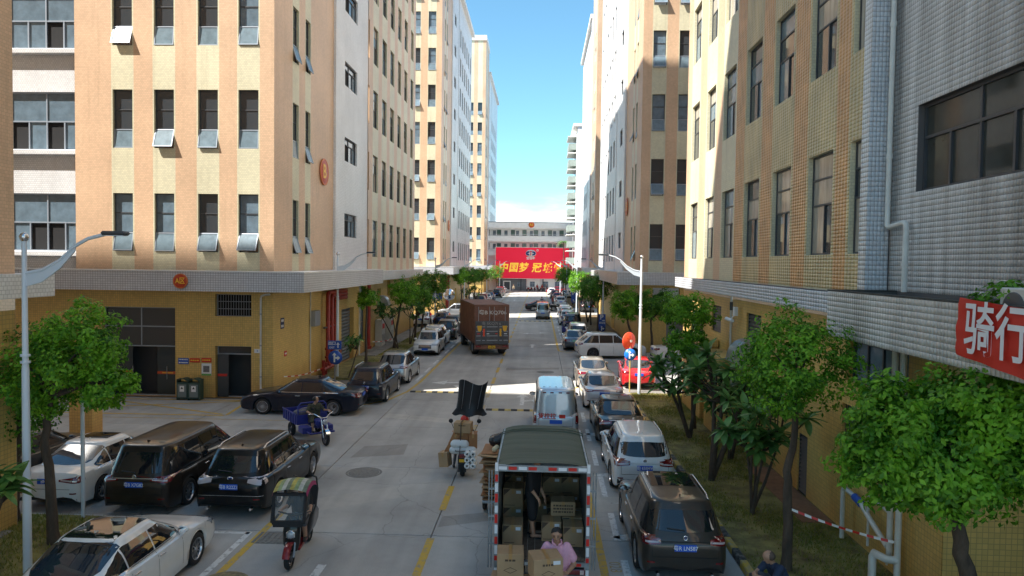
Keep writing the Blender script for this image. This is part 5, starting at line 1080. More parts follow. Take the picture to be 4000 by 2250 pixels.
# left, near
car('white saloon with black glass roof parked beside the street lamp, nose up the street','sedan',(-7.72,12.5,0),0,white,.95,roof=(1.35,.5),chrome=True,spokes=10,rim='alloy',ptext=None,rear=True,front=True,L=4.9,H=1.45)
car('white saloon reversed in beside the slanting tree, blue plate half hidden by the trunk','sedan',(-11.92,18.75,0),0,white,.94,roof=(.7,.42),chrome=True,ptext='BM95',badge='VW',badge_z=.99,tl=dict(x0=.34,x1=.9,z=(.80,.84,.74,.93)),plate_r=.80,spokes=10)
car('dark brown people carrier between the white saloon and the black SUV','mpv',(-9.62,18.72,0),0,brown,.94,chrome=True,ptext='粤B X7G82',badge='disc',badge_z=1.04,bar=(.9,.985,1.005,'silver'),roof=None,spokes=10,wiper=True,tl=dict(x0=.42,x1=.93,z=(.93,.98,.88,1.05)),cat='minivan')
car('black SUV with silver roof rails, third from the slanting tree','suv',(-7.33,18.55,0),0,black,.95,rails='silver',chrome=True,ptext='粤B R22Z1',badge='oval',badge_z=1.02,tailm='tail_w',wiper=True,spokes=5,L=4.72,W=1.93,tl=dict(x0=.46,x1=.93,z=(.93,1.0,.86,1.07)),bar=(.85,.60,.615,'silver'),exh=1)
car('grey saloon mostly hidden behind the slanting tree at the left edge','sedan',(-14.5,19.2,0),0,dkgrey,.94,det=1)
car('long black saloon parked broadside in front of the corner block','sedan',(-9.6,28.5,0),PI/2,navyb,.97,chrome=True,spokes=20,sides='RL',L=5.0,yr=-1.45,yf=1.5,rear=True)
car('black SUV with tall red rear lamps parked under the exit sign','suv',(-7.52,32.05,0),0,navyb,.93,rails='silver',ptext='粤B Q703Y',tl=dict(x0=.66,x1=.92,z=(.85,1.55,.83,1.5)),spokes=5,badge='disc',badge_z=1.02,wiper=True)
car('silver coupe-backed SUV parked in front of the slim tree','suv',(-7.42,36.9,0),0,silver,.94,cab=dict(yr1=-1.25,yr0=-2.3,pr=1.0),rw_z=(1.1,1.52,.64),tl=dict(x0=.50,x1=.92,z=(.93,1.0,.9,1.03)),clad=True,H=1.62,det=2)
car('white SUV facing the camera beside the container lorry','suv',(-7.51,48.05,0),PI,white,.93,front=True,rear=False,clad=True,roof=(.7,.42),rails='silver',det=2)
car('pearl white SUV parked behind the white SUV that faces us','suv',(-7.72,52.7,0),0,pearl,.92,clad=True,det=1,rails='silver')
car('bronze SUV parked level with the lorry cab','suv',(-7.45,57.7,0),0,bronze,.93,clad=True,det=1,rails='silver')
car('dark grey SUV, farther of the two beside the lorry cab','suv',(-7.5,62.4,0),0,dkgrey,.94,clad=True,det=1)
car('silver SUV standing across the side street beyond the lorry','suv',(-9.4,79.6,0),PI/2,silver,.95,det=1,cab=dict(yr1=-1.4))
car('white saloon seen between tree trunks in the side street','sedan',(-11.3,68.6,0),0,white,.95,det=1); car('dark blue hatchback in the side street under the trees','suv',(-9.35,68.2,0),0,dblue,.9,det=1,H=1.55)
for i,(x,y,c,b,lb) in enumerate(((-8.4,100,dkgrey,'suv','dark SUV beyond the side street behind the lorry roof'),(-8.5,106,wine,'suv','wine red SUV just above the lorry roof'),(-8.4,111.5,white,'sedan','white saloon behind the wine red SUV'),(-8.3,117,dblue,'sedan','dark blue saloon far down on the left'),(-7.6,126,black,'suv','black SUV parked by the far lamp post on the left'),(-7.7,134,dkgrey,'suv','grey SUV in front of the far red cars'),(-7.8,140,redc,'suv','red SUV parked at the far end on the left'),(-7.8,146,pearl,'sedan','pale saloon last of the far left row'))):
    car(lb,b,(x,y,0),R(random.uniform(-2,2)),c,.94,det=0)
# right row
car('bronze brown SUV with silver roof rails at the near right kerb','suv',(2.87,15.6,0),0,bronze,.94,rails='silver',chrome=True,ptext='粤R LN587',badge='VW',badge_z=1.03,spokes=10,roof=(1.1,.5),wiper=True,tl=dict(x0=.5,x1=.92,z=(.90,1.0,.87,1.06)),exh=1)
car('white SUV with roof rails parked ahead of the bronze SUV','suv',(2.88,20.9,0),0,white,.93,rails='silver',ptext='湘J 658MW',badge='disc',badge_z=1.03,clad=True,spokes=10,tl=dict(x0=.42,x1=.92,z=(.90,1.02,.86,1.08)))
car('black saloon with sloping boot parked ahead of the white SUV','sedan',(2.9,26.1,0),0,black,.95,ptext='粤S MZ392',badge='disc',badge_z=.99,bar=(.5,.945,.962,'silver'),tl=dict(x0=.42,x1=.9,z=(.84,.93,.80,.97)))
car('white saloon with full-width tail lamp beside the pale blue van','sedan',(2.8,31.9,0),0,pearl,.95,bar=(.86,.90,.945,'tail'),tl=dict(x0=.5,x1=.9,z=(.88,.95,.86,.97)))
car('beige saloon with lit red brake lamp at the side street','sedan',(2.75,36.9,0),0,beige,.95,tl=dict(x0=.42,x1=.9,z=(.84,.93,.82,.97)),det=1)
car('red saloon parked in the sun behind the broad-leaved shrubs','sedan',(5.15,37.3,0),R(-4),redc,.95,det=1,tl=dict(x0=.5,x1=.9,z=(.84,.92,.82,.95)))
car('white crossover standing across the side street mouth','suv',(4.75,47.2,0),R(-82),white,1.0,clad=False,spokes=5,rim='alloy_d',cab=dict(yr1=-1.55),chrome=False,tl=dict(x0=.5,x1=.92,z=(.95,1.02,.9,1.05)),det=2)
car('grey blue saloon behind the white crossover','sedan',(2.6,52.3,0),0,greyb,.93,det=1,pm='plate_g'); car('white boxy SUV in front of the blue cargo trike','suv',(3.05,57.0,0),0,white,.92,det=1)
car('black people carrier behind the blue cargo trike','mpv',(3.1,66.6,0),0,black,.93,det=1,cat='minivan'); car('white sporty SUV parked ahead of the black people carrier','suv',(2.85,72.6,0),0,white,.94,det=1,clad=True); car('white SUV beside the silver minivan','suv',(2.95,78.6,0),0,white,.93,det=1)
for x,y,c,b,lb in ((3.0,84,silver,'sedan','silver saloon by the black crossing saloon'),(3.0,103,white,'suv','white SUV near the man in red'),(2.9,108.8,dkgrey,'sedan','dark grey saloon in the far right row'),(2.9,114.5,dblue,'suv','dark blue SUV in the far right row'),(3.0,120,wine,'sedan','wine coloured saloon in the far right row'),(2.7,126,dkgrey,'suv','dark SUV in the far right row under the trees'),(4.9,129,white,'suv','white SUV behind the far parking sign')):
    car(lb,b,(x,y,0),R(random.uniform(-2,2)),c,.94,det=0)
car('white saloon facing us at the far end of the right row','sedan',(2.4,142,0),PI,white,.95,det=0,front=True,rear=False); car('red saloon at the far right end near the billboard','sedan',(3.6,150,0),PI/2,wine,.95,det=0)
car('white SUV in the far side street behind tree trunks','suv',(8.6,90.5,0),0,white,.95,det=0); car('dark SUV in the far side street beside the white one','suv',(6.2,92.3,0),0,dkgrey,.95,det=0); car('white saloon half seen behind the broad-leaved shrubs by the garage','sedan',(9.7,46.3,0),R(-85),white,.95,det=0)
# on the carriageway
car('pale blue delivery van driving ahead of the tarpaulin truck','van',(.62,26.3,0),0,pale,.96,cat='van',name='delivery_van',group='vehicles on the carriageway',det=2,glass='cglass',sides='RL',mirror=M['black'],rw_z=(1.2,1.72,.60),spokes=5,rpanel=pale)
car('silver minivan driving away in the middle distance','van',(.38,79.9,0),0,silver,.95,cat='van',name='minivan',group='vehicles on the carriageway',det=1)
car('black saloon turning across the road behind the silver minivan','sedan',(.4,92.6,0),R(-84),black,.95,group='vehicles on the carriageway',name='saloon_car',det=1)
# ================================================================ street furniture
def street_lamp(label,x,y,s,h=6.5,sun=0):
    r=empty('street_lamp',(x,y,0),0 if s>0 else math.pi,label=label,cat='street lamp',group='curved-arm street lamps'); f=1.
    m=MB(); m.tube([(0,0,0),(0,0,h*.62),(0,0,h*.64),(0,0,h)],[.08,.065,.055,.045],12); m.build('pole',M['lamp'],r); m=MB(); m.box(-.17,.17,-.17,.17,0,.03); m.build('base_plate',M['grey'],r)
    m=MB(); m.lathe([(0,.17),(.06,.14),(.085,.09),(.07,.03),(.05,0)],12,c=(0,0,h)); m.build('finial',M['steel'],r)
    for z in (h*.64,h*.66): m=MB(); m.tube([(0,0,z),(0,0,z+.04)],.088,12); m.build('collar',M['lamp'],r)
    # swept arm: flat fin tapering into a tube
    top=[(0,-.62),(.35,-.55),(.7,-.36),(1.0,-.08),(1.25,.06),(1.6,.15)]; bot=[(0,-.88),(.35,-.78),(.7,-.52),(1.0,-.18)]
    m=MB(); pl=[(a,h+b) for a,b in top[:4]]+[(a,h+b) for a,b in bot[::-1]]; m.prism([(a,-.018,b) for a,b in pl],(0,.036,0)); m.build('arm_fin',M['lamp'],r)
    m=MB(); m.tube([(a,0,h+b) for a,b in top],[.035]*6,8); m.build('arm',M['lamp'],r)
    m=MB(); m.bbox(1.55,2.02,-.11,.11,h+.13,h+.21,.03); o=m.build('lamp_head',M['frame'],r); m=MB(); m.box(1.62,1.98,-.085,.085,h+.118,h+.128); m.build('lamp_lens',M['lamp'],o)
street_lamp('tall pale lamp post in front of the trees at the left edge',-9.85,13.08,1); street_lamp('pale lamp post beside the exit sign',-10.68,36.8,1)
street_lamp('sunlit lamp post among the broad-leaved shrubs on the right',4.76,33.3,-1); street_lamp('lamp post behind the parking sign',5.6,62.3,-1)
for x,y,s,lb in ((-9.9,66.4,1,'lamp post at the far side-street corner on the left'),(-9.7,90,1,'lamp post above the lorry beyond the side street'),(-9.2,122,1,'lamp post beside the far black SUV'),(-8.6,150,1,'thin lamp post before the billboard on the left'),(4.6,88,-1,'sunlit lamp post by the far right trees'),(4.4,116,-1,'lamp post farther down the right row'),(4.2,146,-1,'last lamp post before the billboard on the right')): street_lamp(lb,x,y,s)
def disc(m,r_,y0,y1,n=28,mi=0): m.lathe([(0,y0),(r_,y0),(r_,y1),(0,y1)],n,axis='y',m=mi)
def arrow_right(par,z,s,mt,y=-.03):
    m=MB(); P=[(-.09,-.26),(.0,-.26),(.0,-.07),(.12,-.07),(.12,-.15),(.27,-.02),(.12,.11),(.12,.03),(0,.03),(0,.12),(.08,.12),(-.045,.27),(-.17,.12),(-.09,.12)]
    tris=[(0,1,9,13) ]
    m.add([(a*s,y,b*s+z) for a,b in P],[(0,1,2,8,9,13),(2,3,7,8),(4,5,6),(3,4,6,7),(10,11,12),(9,10,12,13)]); m.build('arrow',M[mt],par)
def sign_post(x,y,h,r_=.03,mt='grey',label='',cat='sign',rz=0): 
    r=empty('road_sign',(x,y,0),rz,label=label,cat=cat); m=MB(); m.tube([(0,0,0),(0,0,h)],r_,8); m.build('post',M[mt],r); return r
r=sign_post(-10.45,35.6,2.05,label='blue exit sign with arrow above a round turn sign',cat='road sign')
m=MB(); m.bbox(-.37,.33,-.03,-.005,1.66,2.12,.01); p=m.build('exit_panel',M['blue'],r); lettering('出口',.2,M['whitep'],p,(-.15,-.036,1.97),0,90,.02); lettering('EXIT',.13,M['whitep'],p,(-.15,-.036,1.76),0,90,.015)
m=MB(); m.add([(.13,-.034,1.75),(.19,-.034,1.75),(.19,-.034,1.91),(.25,-.034,1.91),(.16,-.034,2.04),(.07,-.034,1.91),(.13,-.034,1.91)],[(0,1,2,6),(3,4,5)]); m.build('arrow',M['whitep'],p)
m=MB(); disc(m,.36,-.03,-.01); p=m.build('turn_disc',M['blue'],r,loc=(.02,0,1.25)); arrow_right(p,0,.95,'whitep',-.034)
r=sign_post(5.48,61.6,3.0,.05,label='tall blue parking sign over a round turn sign',cat='road sign'); r.scale=(.48,.48,.48)
m=MB(); m.bbox(-.62,.62,-.05,-.01,1.35,3.9,.02); p=m.build('parking_panel',M['blue'],r); lettering('P',1.25,M['whitep'],p,(-.1,-.056,3.32),0,90,.03); lettering('停车场',.38,M['whitep'],p,(0,-.056,2.25),0,90,.02)
m=MB(); m.box(-.5,.5,-.055,-.052,2.48,2.51); m.add([(-.02,-.056,2.70),(.3,-.056,2.70),(.3,-.056,2.6),(.5,-.056,2.76),(.3,-.056,2.92),(.3,-.056,2.82),(-.02,-.056,2.82)],[(0,1,5,6),(2,3,4)]); m.build('panel_marks',M['whitep'],p)
m=MB(); disc(m,.62,-.08,-.05); p=m.build('turn_disc',mat('sign_blue_dark',(.015,.06,.28),.4),r,loc=(0,0,1.3)); arrow_right(p,0,1.6,'whitep',-.084)
r=sign_post(5.0,104,4.2,.06,label='far blue parking sign in the right row',cat='road sign'); r.scale=(.55,.55,.55); m=MB(); m.bbox(-.65,.65,-.06,-.01,1.4,4.3,.02); p=m.build('parking_panel',M['blue'],r); lettering('P',1.5,M['whitep'],p,(0,-.07,3.5),0,90,.03); m=MB(); disc(m,.6,-.09,-.06); p=m.build('turn_disc',M['blue'],r,loc=(0,0,1.4)); arrow_right(p,0,1.6,'whitep',-.094)
r=sign_post(4.45,34.4,2.2,label='round blue turn sign below the red convex mirror back',cat='road sign',mt='bump_y'); m=MB(); disc(m,.29,-.03,-.01); p=m.build('turn_disc',mat('sign_blue_bright',(.01,.16,.62),.35),r,loc=(0,0,1.83)); arrow_right(p,0,.75,'whitep',-.034)
r=empty('convex_mirror',(4.55,35.6,0),R(38),label='back of a red convex traffic mirror on a post',cat='traffic mirror'); r.scale=(.75,.75,.75); m=MB(); m.tube([(0,.04,0),(0,.04,3.3)],.035,8); m.build('post',M['grey'],r)
m=MB(); m.lathe([(0,-.16),(.2,-.15),(.42,-.08),(.56,0),(.6,.02),(.6,.06),(.52,.06)],28,axis='y',c=(0,0,3.15)); m.build('mirror_back',M['redplastic'],r)
for k in range(10): a=k*.628; m=MB(); m.tube([(.12*math.cos(a),-.165,3.15+.12*math.sin(a)),(.4*math.cos(a),-.1,3.15+.4*math.sin(a))],.012,5); m.build('rib',M['red'],r)
m=MB(); m.box(-.08,.08,-.2,-.16,3.08,3.24); m.build('bracket',M['whitep'],r)
r=empty('convex_mirror',(-9.3,72,0),label='silver convex traffic mirror by the lorry',cat='traffic mirror'); m=MB(); m.tube([(0,0,0),(0,0,3.1)],.04,8); m.build('post',M['grey'],r); m=MB(); m.lathe([(0,-.2),(.3,-.16),(.55,-.05),(.6,0),(0,.02)],24,axis='y',c=(0,0,2.9)); m.build('mirror_glass',M['chrome'],r)
r=sign_post(-9.95,68,2.6,label='far blue exit sign in front of the second left block',cat='road sign'); m=MB(); m.bbox(-.5,.5,-.03,-.01,2.6,3.2,.01); p=m.build('exit_panel',M['blue'],r); lettering('出口',.3,M['whitep'],p,(-.15,-.036,2.95),0,90,.02)
r=sign_post(-10.65,15.95,3.25,.045,'lamp',label='thin grey post with sign box standing at the grass edge',cat='sign post'); m=MB(); m.box(-.05,.12,.02,.06,2.7,3.2); m.build('sign_box',M['grey'],r)
r=empty('brick_pillar',(-15.9,24.0,0),label='ochre tiled gate pillar behind the parked cars',cat='pillar'); m=MB(); m.bbox(-.42,.42,-.3,.3,0,2.15,.02); m.build('shaft',M['ochre'],r); m=MB(); m.bbox(-.46,.46,-.34,.34,2.152,2.22,.015); m.build('cap',M['paver'],r)
# bins
r=empty('litter_bin',(-15.35,30.3,0),label='pair of green recycling bins joined under one hood by the door',cat='litter bin'); M['bing']=mat('bin_green',(.035,.075,.06),.5); M['bingr']=mat('bin_panel',(.16,.2,.2),.5)
for sx in (-.26,.26):
    m=MB(); m.bbox(sx-.24,sx+.24,-.2,.2,.06,.78,.02); o=m.build('bin',M['bing'],r); m=MB(); m.box(sx-.19,sx+.19,-.215,-.202,.14,.70); q=m.build('panel',M['bingr'],o); m=MB(); m.box(sx-.1,sx+.1,-.22,-.216,.38,.64); m.build('label_plate',M['whitep'],q); m=MB(); m.add([(sx-.06,-.2215,.5),(sx+.06,-.2215,.5),(sx,-.2215,.6)],[(0,1,2)]); m.build('recycling_mark',M['trim'],q)
    m=MB(); n=8; pr=[(-.25+.5*i/n,.86+.10*math.sin(math.pi*i/n)) for i in range(n+1)]; m.prism([(sx+a,-.22,b) for a,b in pr]+[(sx+a,-.22,b-.025) for a,b in pr[::-1]],(0,.44,0)); m.build('hood',M['bing'],r)
for x in (-.5,0,.5): m=MB(); m.box(x-.02,x+.02,-.18,.18,.0,.92); m.build('stand',M['bing'],r)
# notices on the wall
def notice(x,z,w,h,mt,label,txt=None,tm='whitep',ts=.08):
    e=empty('wall_notice',(x,30.80,z),label=label,cat='notice',group='notices on the corner block'); m=MB(); m.bbox(-w/2,w/2,-.02,.0,-h/2,h/2,.004); p=m.build('board',M[mt],e)
    if txt and txt[0]=='B': lettering('B',ts,M[tm],p,(0,-.024,0),0,90,.01)
    elif txt: print_lines(p,w*.84,[h/2-(i+.5)*h/len(txt) for i in range(len(txt))],-.022,ts*.8,M[tm])
    return e
notice(-15.9,1.63,.48,.27,'blue','blue notice with white characters beside the glass doors',(1,2),ts=.06); notice(-15.38,1.67,.45,.19,'red','wide red notice between the blue one and the white poster',(1,),'gold',.07); notice(-14.85,1.69,.45,.19,'red','red notice directly above the white poster',(1,),'gold',.07)
e=notice(-14.85,1.27,.45,.55,'whitep','white poster with green foot beside the small door'); m=MB(); m.box(-.22,.22,-.026,-.022,-.27,-.19); m.build('green_foot',mat('poster_green',(.15,.4,.1),.6),e); m=MB(); m.box(-.14,.14,-.026,-.022,-.12,.16); m.build('poster_print',mat('poster_print_grey',(.2,.2,.2),.7,var=.8,vscale=30),e)
notice(-12.53,2.14,.30,.18,'whitep','small white plate reading B beside the downpipe',('B',),'blue',.1)
def notice_side(y,z,w,h,mt,label,txt,ts): 
    e=empty('wall_notice',(-11.83,y,z),R(90),label=label,cat='notice'); m=MB(); m.bbox(-w/2,w/2,-.02,.0,-h/2,h/2,.004); p=m.build('board',M[mt],e)
    print_lines(p,w*.75,[h/2-(i+.5)*h/len(txt) for i in range(len(txt))],-.022,ts*.8,M['whitep'])
M['navy2']=mat('plate_dark_blue',(.03,.04,.10),.5); notice_side(31.9,3.3,.42,.5,'navy2','dark blue plate high on the corner wall',(1,2),.14); notice_side(32.3,1.85,.32,.24,'red','small red notice low on the corner wall',(1,),.1)
e=empty('junction_box',(-11.83,36.2,3.2),R(90),label='grey metal box on the yellow wall beside the red pipes',cat='electric box'); m=MB(); m.bbox(-.42,.42,-.3,0,-.4,.4,.02); m.build('casing',M['grey'],e); m=MB(); m.tube([(-.45,-.05,-3.2),(-.45,-.05,1.55)],.03,6); m.build('conduit',M['pvc'],e)
e=empty('downpipe',(-12.36,30.72,0),label='white downpipe on the corner of the block front',cat='downpipe'); m=MB(); m.tube([(0,0,0),(0,0,4.5),(.03,0,4.6),(.2,0,4.66),(.42,0,4.68)],.045,8); m.build('pipe',M['pvc'],e)
for z in (1,2.4,3.8): m=MB(); m.tube([(0,0,z-.03),(0,0,z+.03)],.055,8); m.build('pipe_clip',M['grey'],e)
e=empty('downpipe',(-11.7,45.3,0),label='white downpipe beside the garage on the shop wall',cat='downpipe'); m=MB(); m.tube([(0,0,0),(0,0,4.8)],.05,8); m.build('pipe',M['pvc'],e)
e=empty('downpipe',(6.98,25.9,0),label='thin white downpipe on the yellow wall between the louvres',cat='downpipe'); m=MB(); m.tube([(0,0,.1),(0,0,5.1)],.045,8); m.build('pipe',M['pvc'],e); m=MB(); m.tube([(0,0,4.6),(0,0,4.9)],.06,8); m.build('pipe_joint',M['frame'],e)
# red fire mains
e=empty('fire_main',(-11.5,38.2,0),label='three red fire pipes with valves climbing under the canopy',cat='fire pipe')
for i,(y,z) in enumerate(((-.35,4.35),(.35,4.15),(1.0,3.95))): m=MB(); m.tube([(0,y,.35),(0,y,z),(0,y+.08,z+.1),(0,y+.2,z+.12),(0,3.2,z+.12),(-.05,3.3,z+.1)],.115,10); m.build('pipe',M['redpipe'],e)
for y in (-.35,.35,1.0):
    for z in (.55,.95,1.4): m=MB(); m.tube([(0,y,z-.05),(0,y,z+.05)],.17,12); m.build('flange',M['redpipe'],e)
    m=MB(); m.lathe([(.13,-.02),(.16,0),(.13,.02)],14,axis='x',c=(.32,y,1.15)); m.tube([(.1,y,1.15),(.32,y,1.15)],.03,6); m.build('hand_wheel',M['redpipe'],e)
m=MB(); m.tube([(.05,-1.4,.4),(.05,1.4,.4)],.11,10); m.build('manifold',M['redpipe'],e); m=MB(); m.tube([(.05,-1.3,.1),(.05,-1.3,.9)],.09,8); m.tube([(.05,-.9,.1),(.05,-.9,.75)],.09,8); m.build('hydrant',M['redpipe'],e); m=MB(); m.box(-.1,.0,-.9,1.3,2.55,2.63); m.build('bracket',M['frame'],e)
for x,y,lb in ((-11.5,47.0,'single red pipe behind the clipped ball tree'),(-11.5,86.5,'red pipe on the second left block under its canopy'),(-11.5,88.2,'twin red pipe farther along the second left block')):
    e=empty('fire_pipe',(x,y,0),label=lb,cat='fire pipe'); m=MB(); m.tube([(0,0,.3),(0,0,4.8)],.12,10); m.build('pipe',M['redpipe'],e); m=MB(); m.tube([(0,0,.3),(0,0,.5)],.2,10); m.build('flange',M['redpipe'],e)
# ducts, cameras, units on the walls
M['galv']=mat('galvanised_sheet',(.42,.44,.46),.35,metal=.7,var=.15,vscale=6)
def duct_hood(label,x,y,z,s):
    e=empty('duct_hood',(x,y,z),0 if s>0 else math.pi,label=label,cat='duct'); m=MB(); n=10; pr=[(0,-.4),(0,.42)]+[(.62*math.sin(R(90*i/n)),.42-.62*(1-math.cos(R(90*i/n)))*1.1) for i in range(1,n+1)]+[(.3,-.4)]
    m.prism([(a,-.45,b) for a,b in pr],(0,.9,0)); m.build('hood',M['galv'],e); m=MB(); m.box(.3,.66,-.47,.47,-.31,-.26); m.build('lip',M['galv'],e)
duct_hood('curved galvanised duct hood below the near right louvre',6.99,23.7,3.35,-1); duct_hood('galvanised duct hood on the left shop wall above the frangipani',-11.7,51.5,3.3,1)
e=empty('security_camera',(6.98,25.1,4.55),R(-90),label='white security camera hanging under the right canopy band',cat='security camera'); m=MB(); m.bbox(-.09,.09,-.14,.0,-.1,.22,.01); m.build('mount_box',M['whitep'],e); m=MB(); m.tube([(-.05,-.1,-.1),(-.12,-.2,-.22)],.02,6); m.build('arm',M['whitep'],e); m=MB(); m.tube([(.2,-.22,-.26),(-.32,-.3,-.22)],.065,10); m.build('camera_body',M['whitep'],e)
e=empty('wall_unit',(7.02,31.2,3.8),R(-90),label='grey electrical cabinet on the wall behind the pale two-tiered tree',cat='electric box'); m=MB(); m.bbox(-.35,.35,-.22,.0,-.45,.45,.02); m.build('casing',M['galv'],e)
e=empty('security_camera',(-11.7,44.9,3.6),R(90),label='dark security camera above the garage shutter',cat='security camera'); m=MB(); m.tube([(0,0,0),(0,-.25,-.02)],.02,6); m.build('arm',M['frame'],e); m=MB(); m.tube([(-.2,-.25,-.04),(.22,-.3,.02)],.07,8); m.build('camera_body',M['frame'],e)
for y,lb in ((50.6,'white power cabinet against the shop wall by the leaning tree'),(53.6,'second white power cabinet farther along the shop wall')):
    e=empty('power_cabinet',(-11.55,y,.1),R(90),label=lb,cat='power cabinet'); m=MB(); m.bbox(-.55,.55,-.25,.25,0,1.9,.02); m.build('casing',M['acw'],e); 
    for i in range(9): m=MB(); m.box(-.42,.42,-.262,-.252,.25+i*.07,.285+i*.07); m.build('slat',M['grey'],e)
    m=MB(); m.box(-.35,.35,-.26,-.252,1.25,1.6); m.build('warning_plate',M['red'],e)
# barrier tape
def tape(label,a,b,sag,seg,group='red and white barrier tapes'):
    e=empty('barrier_tape',a,label=label,cat='barrier tape',group=group); A=Vector((0,0,0)); B=Vector(b)-Vector(a); n=seg
    for i in range(n):
        m=MB(); vs=[]
        for k in (0,1):
            t=(i+k)/n; p=A.lerp(B,t)+Vector((0,0,-sag*4*t*(1-t))); tw=.3*math.sin(t*9); vs+=[p+Vector((0,tw*.03,.025)),p-Vector((0,tw*.03,.025))]
        m.add(vs,[(0,1,3,2)]); m.build('tape_segment',M['red' if i%2 else 'whitep'],e)
tape('red and white tape tied from the slim tree to the white pipes',(5.1,14.15,1.35),(6.88,13.6,.95),.05,15); tape('red and white tape low in front of the fire pipes',(-11.6,31.5,.9),(-11.2,36,.65),.12,12); tape('red and white tape by the white power cabinets',(-11.0,46,.9),(-10.3,49.4,.8),.1,9)
# ================================================================ people
M['skin']=mat('skin',(.42,.235,.15),.55); M['hair']=mat('black_hair',(.012,.01,.009),.6); M['pink']=mat('pink_polo',(.72,.38,.50),.8,var=.08,vscale=20); M['blackc']=mat('black_cloth',(.012,.012,.014),.85); M['navyc']=mat('navy_cloth',(.02,.035,.075),.85,var=.2,vscale=12); M['camo']=mat('camouflage_cloth',(.06,.06,.035),.85,var=.75,vscale=16,dark=(.018,.018,.014)); M['greyc']=mat('grey_cloth',(.10,.10,.11),.85); M['redc']=mat('red_cloth',(.25,.025,.025),.85); M['khaki']=mat('khaki_cloth',(.25,.20,.13),.85); M['sole']=mat('shoe',(.02,.02,.022),.7); M['lip']=mat('lips',(.30,.11,.09),.5)
def capsule(m,a,b,ra,rb,n=10):
    a=Vector(a);b=Vector(b); d=(b-a); L=d.length
    if L<1e-5: d=Vector((0,0,1)); L=1e-5; b=a+d*L
    d.normalize(); pts=[];rs=[]
    for t in (85,60,35,12): pts.append(a-d*ra*math.sin(R(t))); rs.append(ra*math.cos(R(t)))
    for k in range(1,4): pts.append(a.lerp(b,k/4)); rs.append(ra+(rb-ra)*k/4)
    for t in (12,35,60,85): pts.append(b+d*rb*math.sin(R(t))); rs.append(rb*math.cos(R(t)))
    m.tube(pts,rs,n)
def body_mesh(segs,mats,vox=.014,smooth=3):
    """segs: (a,b,ra,rb,material index). One skin grown over all limbs."""
    m=MB()
    for a,b,ra,rb,_ in segs: capsule(m,a,b,ra,rb)
    me=m.mesh('body_src',M['skin']); o=bpy.data.objects.new('body_src',me); COL.objects.link(o)
    md=o.modifiers.new('r','REMESH'); md.mode='VOXEL'; md.voxel_size=vox; md.use_smooth_shade=True; sm=o.modifiers.new('s','SMOOTH'); sm.factor=.5; sm.iterations=smooth
    bpy.context.view_layer.update(); me2=bpy.data.meshes.new_from_object(o.evaluated_get(bpy.context.evaluated_depsgraph_get())); bpy.data.objects.remove(o); bpy.data.meshes.remove(me)
    me2.materials.clear()
    for k in mats: me2.materials.append(M[k])
    n=len(me2.polygons); c=np.empty(n*3); me2.polygons.foreach_get('center',c); c=c.reshape(-1,3); best=np.full(n,1e9); idx=np.zeros(n,np.int32)
    for a,b,ra,rb,mi in segs:
        a=np.array(a,float);b=np.array(b,float);d=b-a; t=np.clip(((c-a)@d)/max(d@d,1e-9),0,1); dd=np.linalg.norm(c-(a+t[:,None]*d),axis=1)-(ra+(rb-ra)*t); k=dd<best; best[k]=dd[k]; idx[k]=mi
    me2.polygons.foreach_set('material_index',idx); me2.polygons.foreach_set('use_smooth',np.ones(n,bool)); return me2
def hand(segs,w,fwd,side,up,mi=0,curl=.5,s=1.):
    """palm and five bent fingers from wrist w; fwd along the palm, side towards the thumb, up = back of the hand"""
    w=Vector(w);f=Vector(fwd).normalized();sd=Vector(side).normalized();u=Vector(up).normalized()
    for k in (-1,0,1): segs.append((w+sd*.022*k*s,w+f*.075*s+sd*.026*k*s,.016*s,.015*s,mi))
    for k,l in ((-1.5,.055),(-.5,.07),(.5,.075),(1.5,.068)):
        a=w+f*.08*s+sd*.019*k*s; b=a+(f*math.cos(curl*.7)-u*math.sin(curl*.7))*l*.5*s; c=b+(f*math.cos(curl*1.7)-u*math.sin(curl*1.7))*l*.55*s; segs.append((a,b,.0095*s,.009*s,mi)); segs.append((b,c,.009*s,.0075*s,mi))
    a=w+f*.02*s+sd*.03*s; b=a+(f*.6+sd*.75)*.045*s; c=b+(f*.9+sd*.1-u*.3)*.04*s; segs.append((a,b,.012*s,.011*s,mi)); segs.append((b,c,.011*s,.009*s,mi))
def head(segs,neck,hc,face,mi=0,s=1.):
    """head centred at hc looking along face"""
    n=Vector(neck);h=Vector(hc);f=Vector(face).normalized(); up=(h-n).normalized(); up=(up-f*up.dot(f)).normalized(); sd=f.cross(up)
    segs.append((n,h-up*.05*s,.052*s,.05*s,mi)); segs.append((h+up*.025*s-f*.02*s,h+up*.03*s+f*.015*s,.088*s,.086*s,mi)); segs.append((h-up*.03*s+f*.025*s,h-up*.075*s+f*.045*s,.066*s,.045*s,mi))
    segs.append((h+f*.095*s+up*.005*s,h+f*.108*s-up*.025*s,.010*s,.015*s,mi))
    for k in (-1,1): segs.append((h+sd*.083*k*s+up*.01*s,h+sd*.085*k*s-up*.025*s,.014*s,.011*s,mi))
    return h,f,up,sd
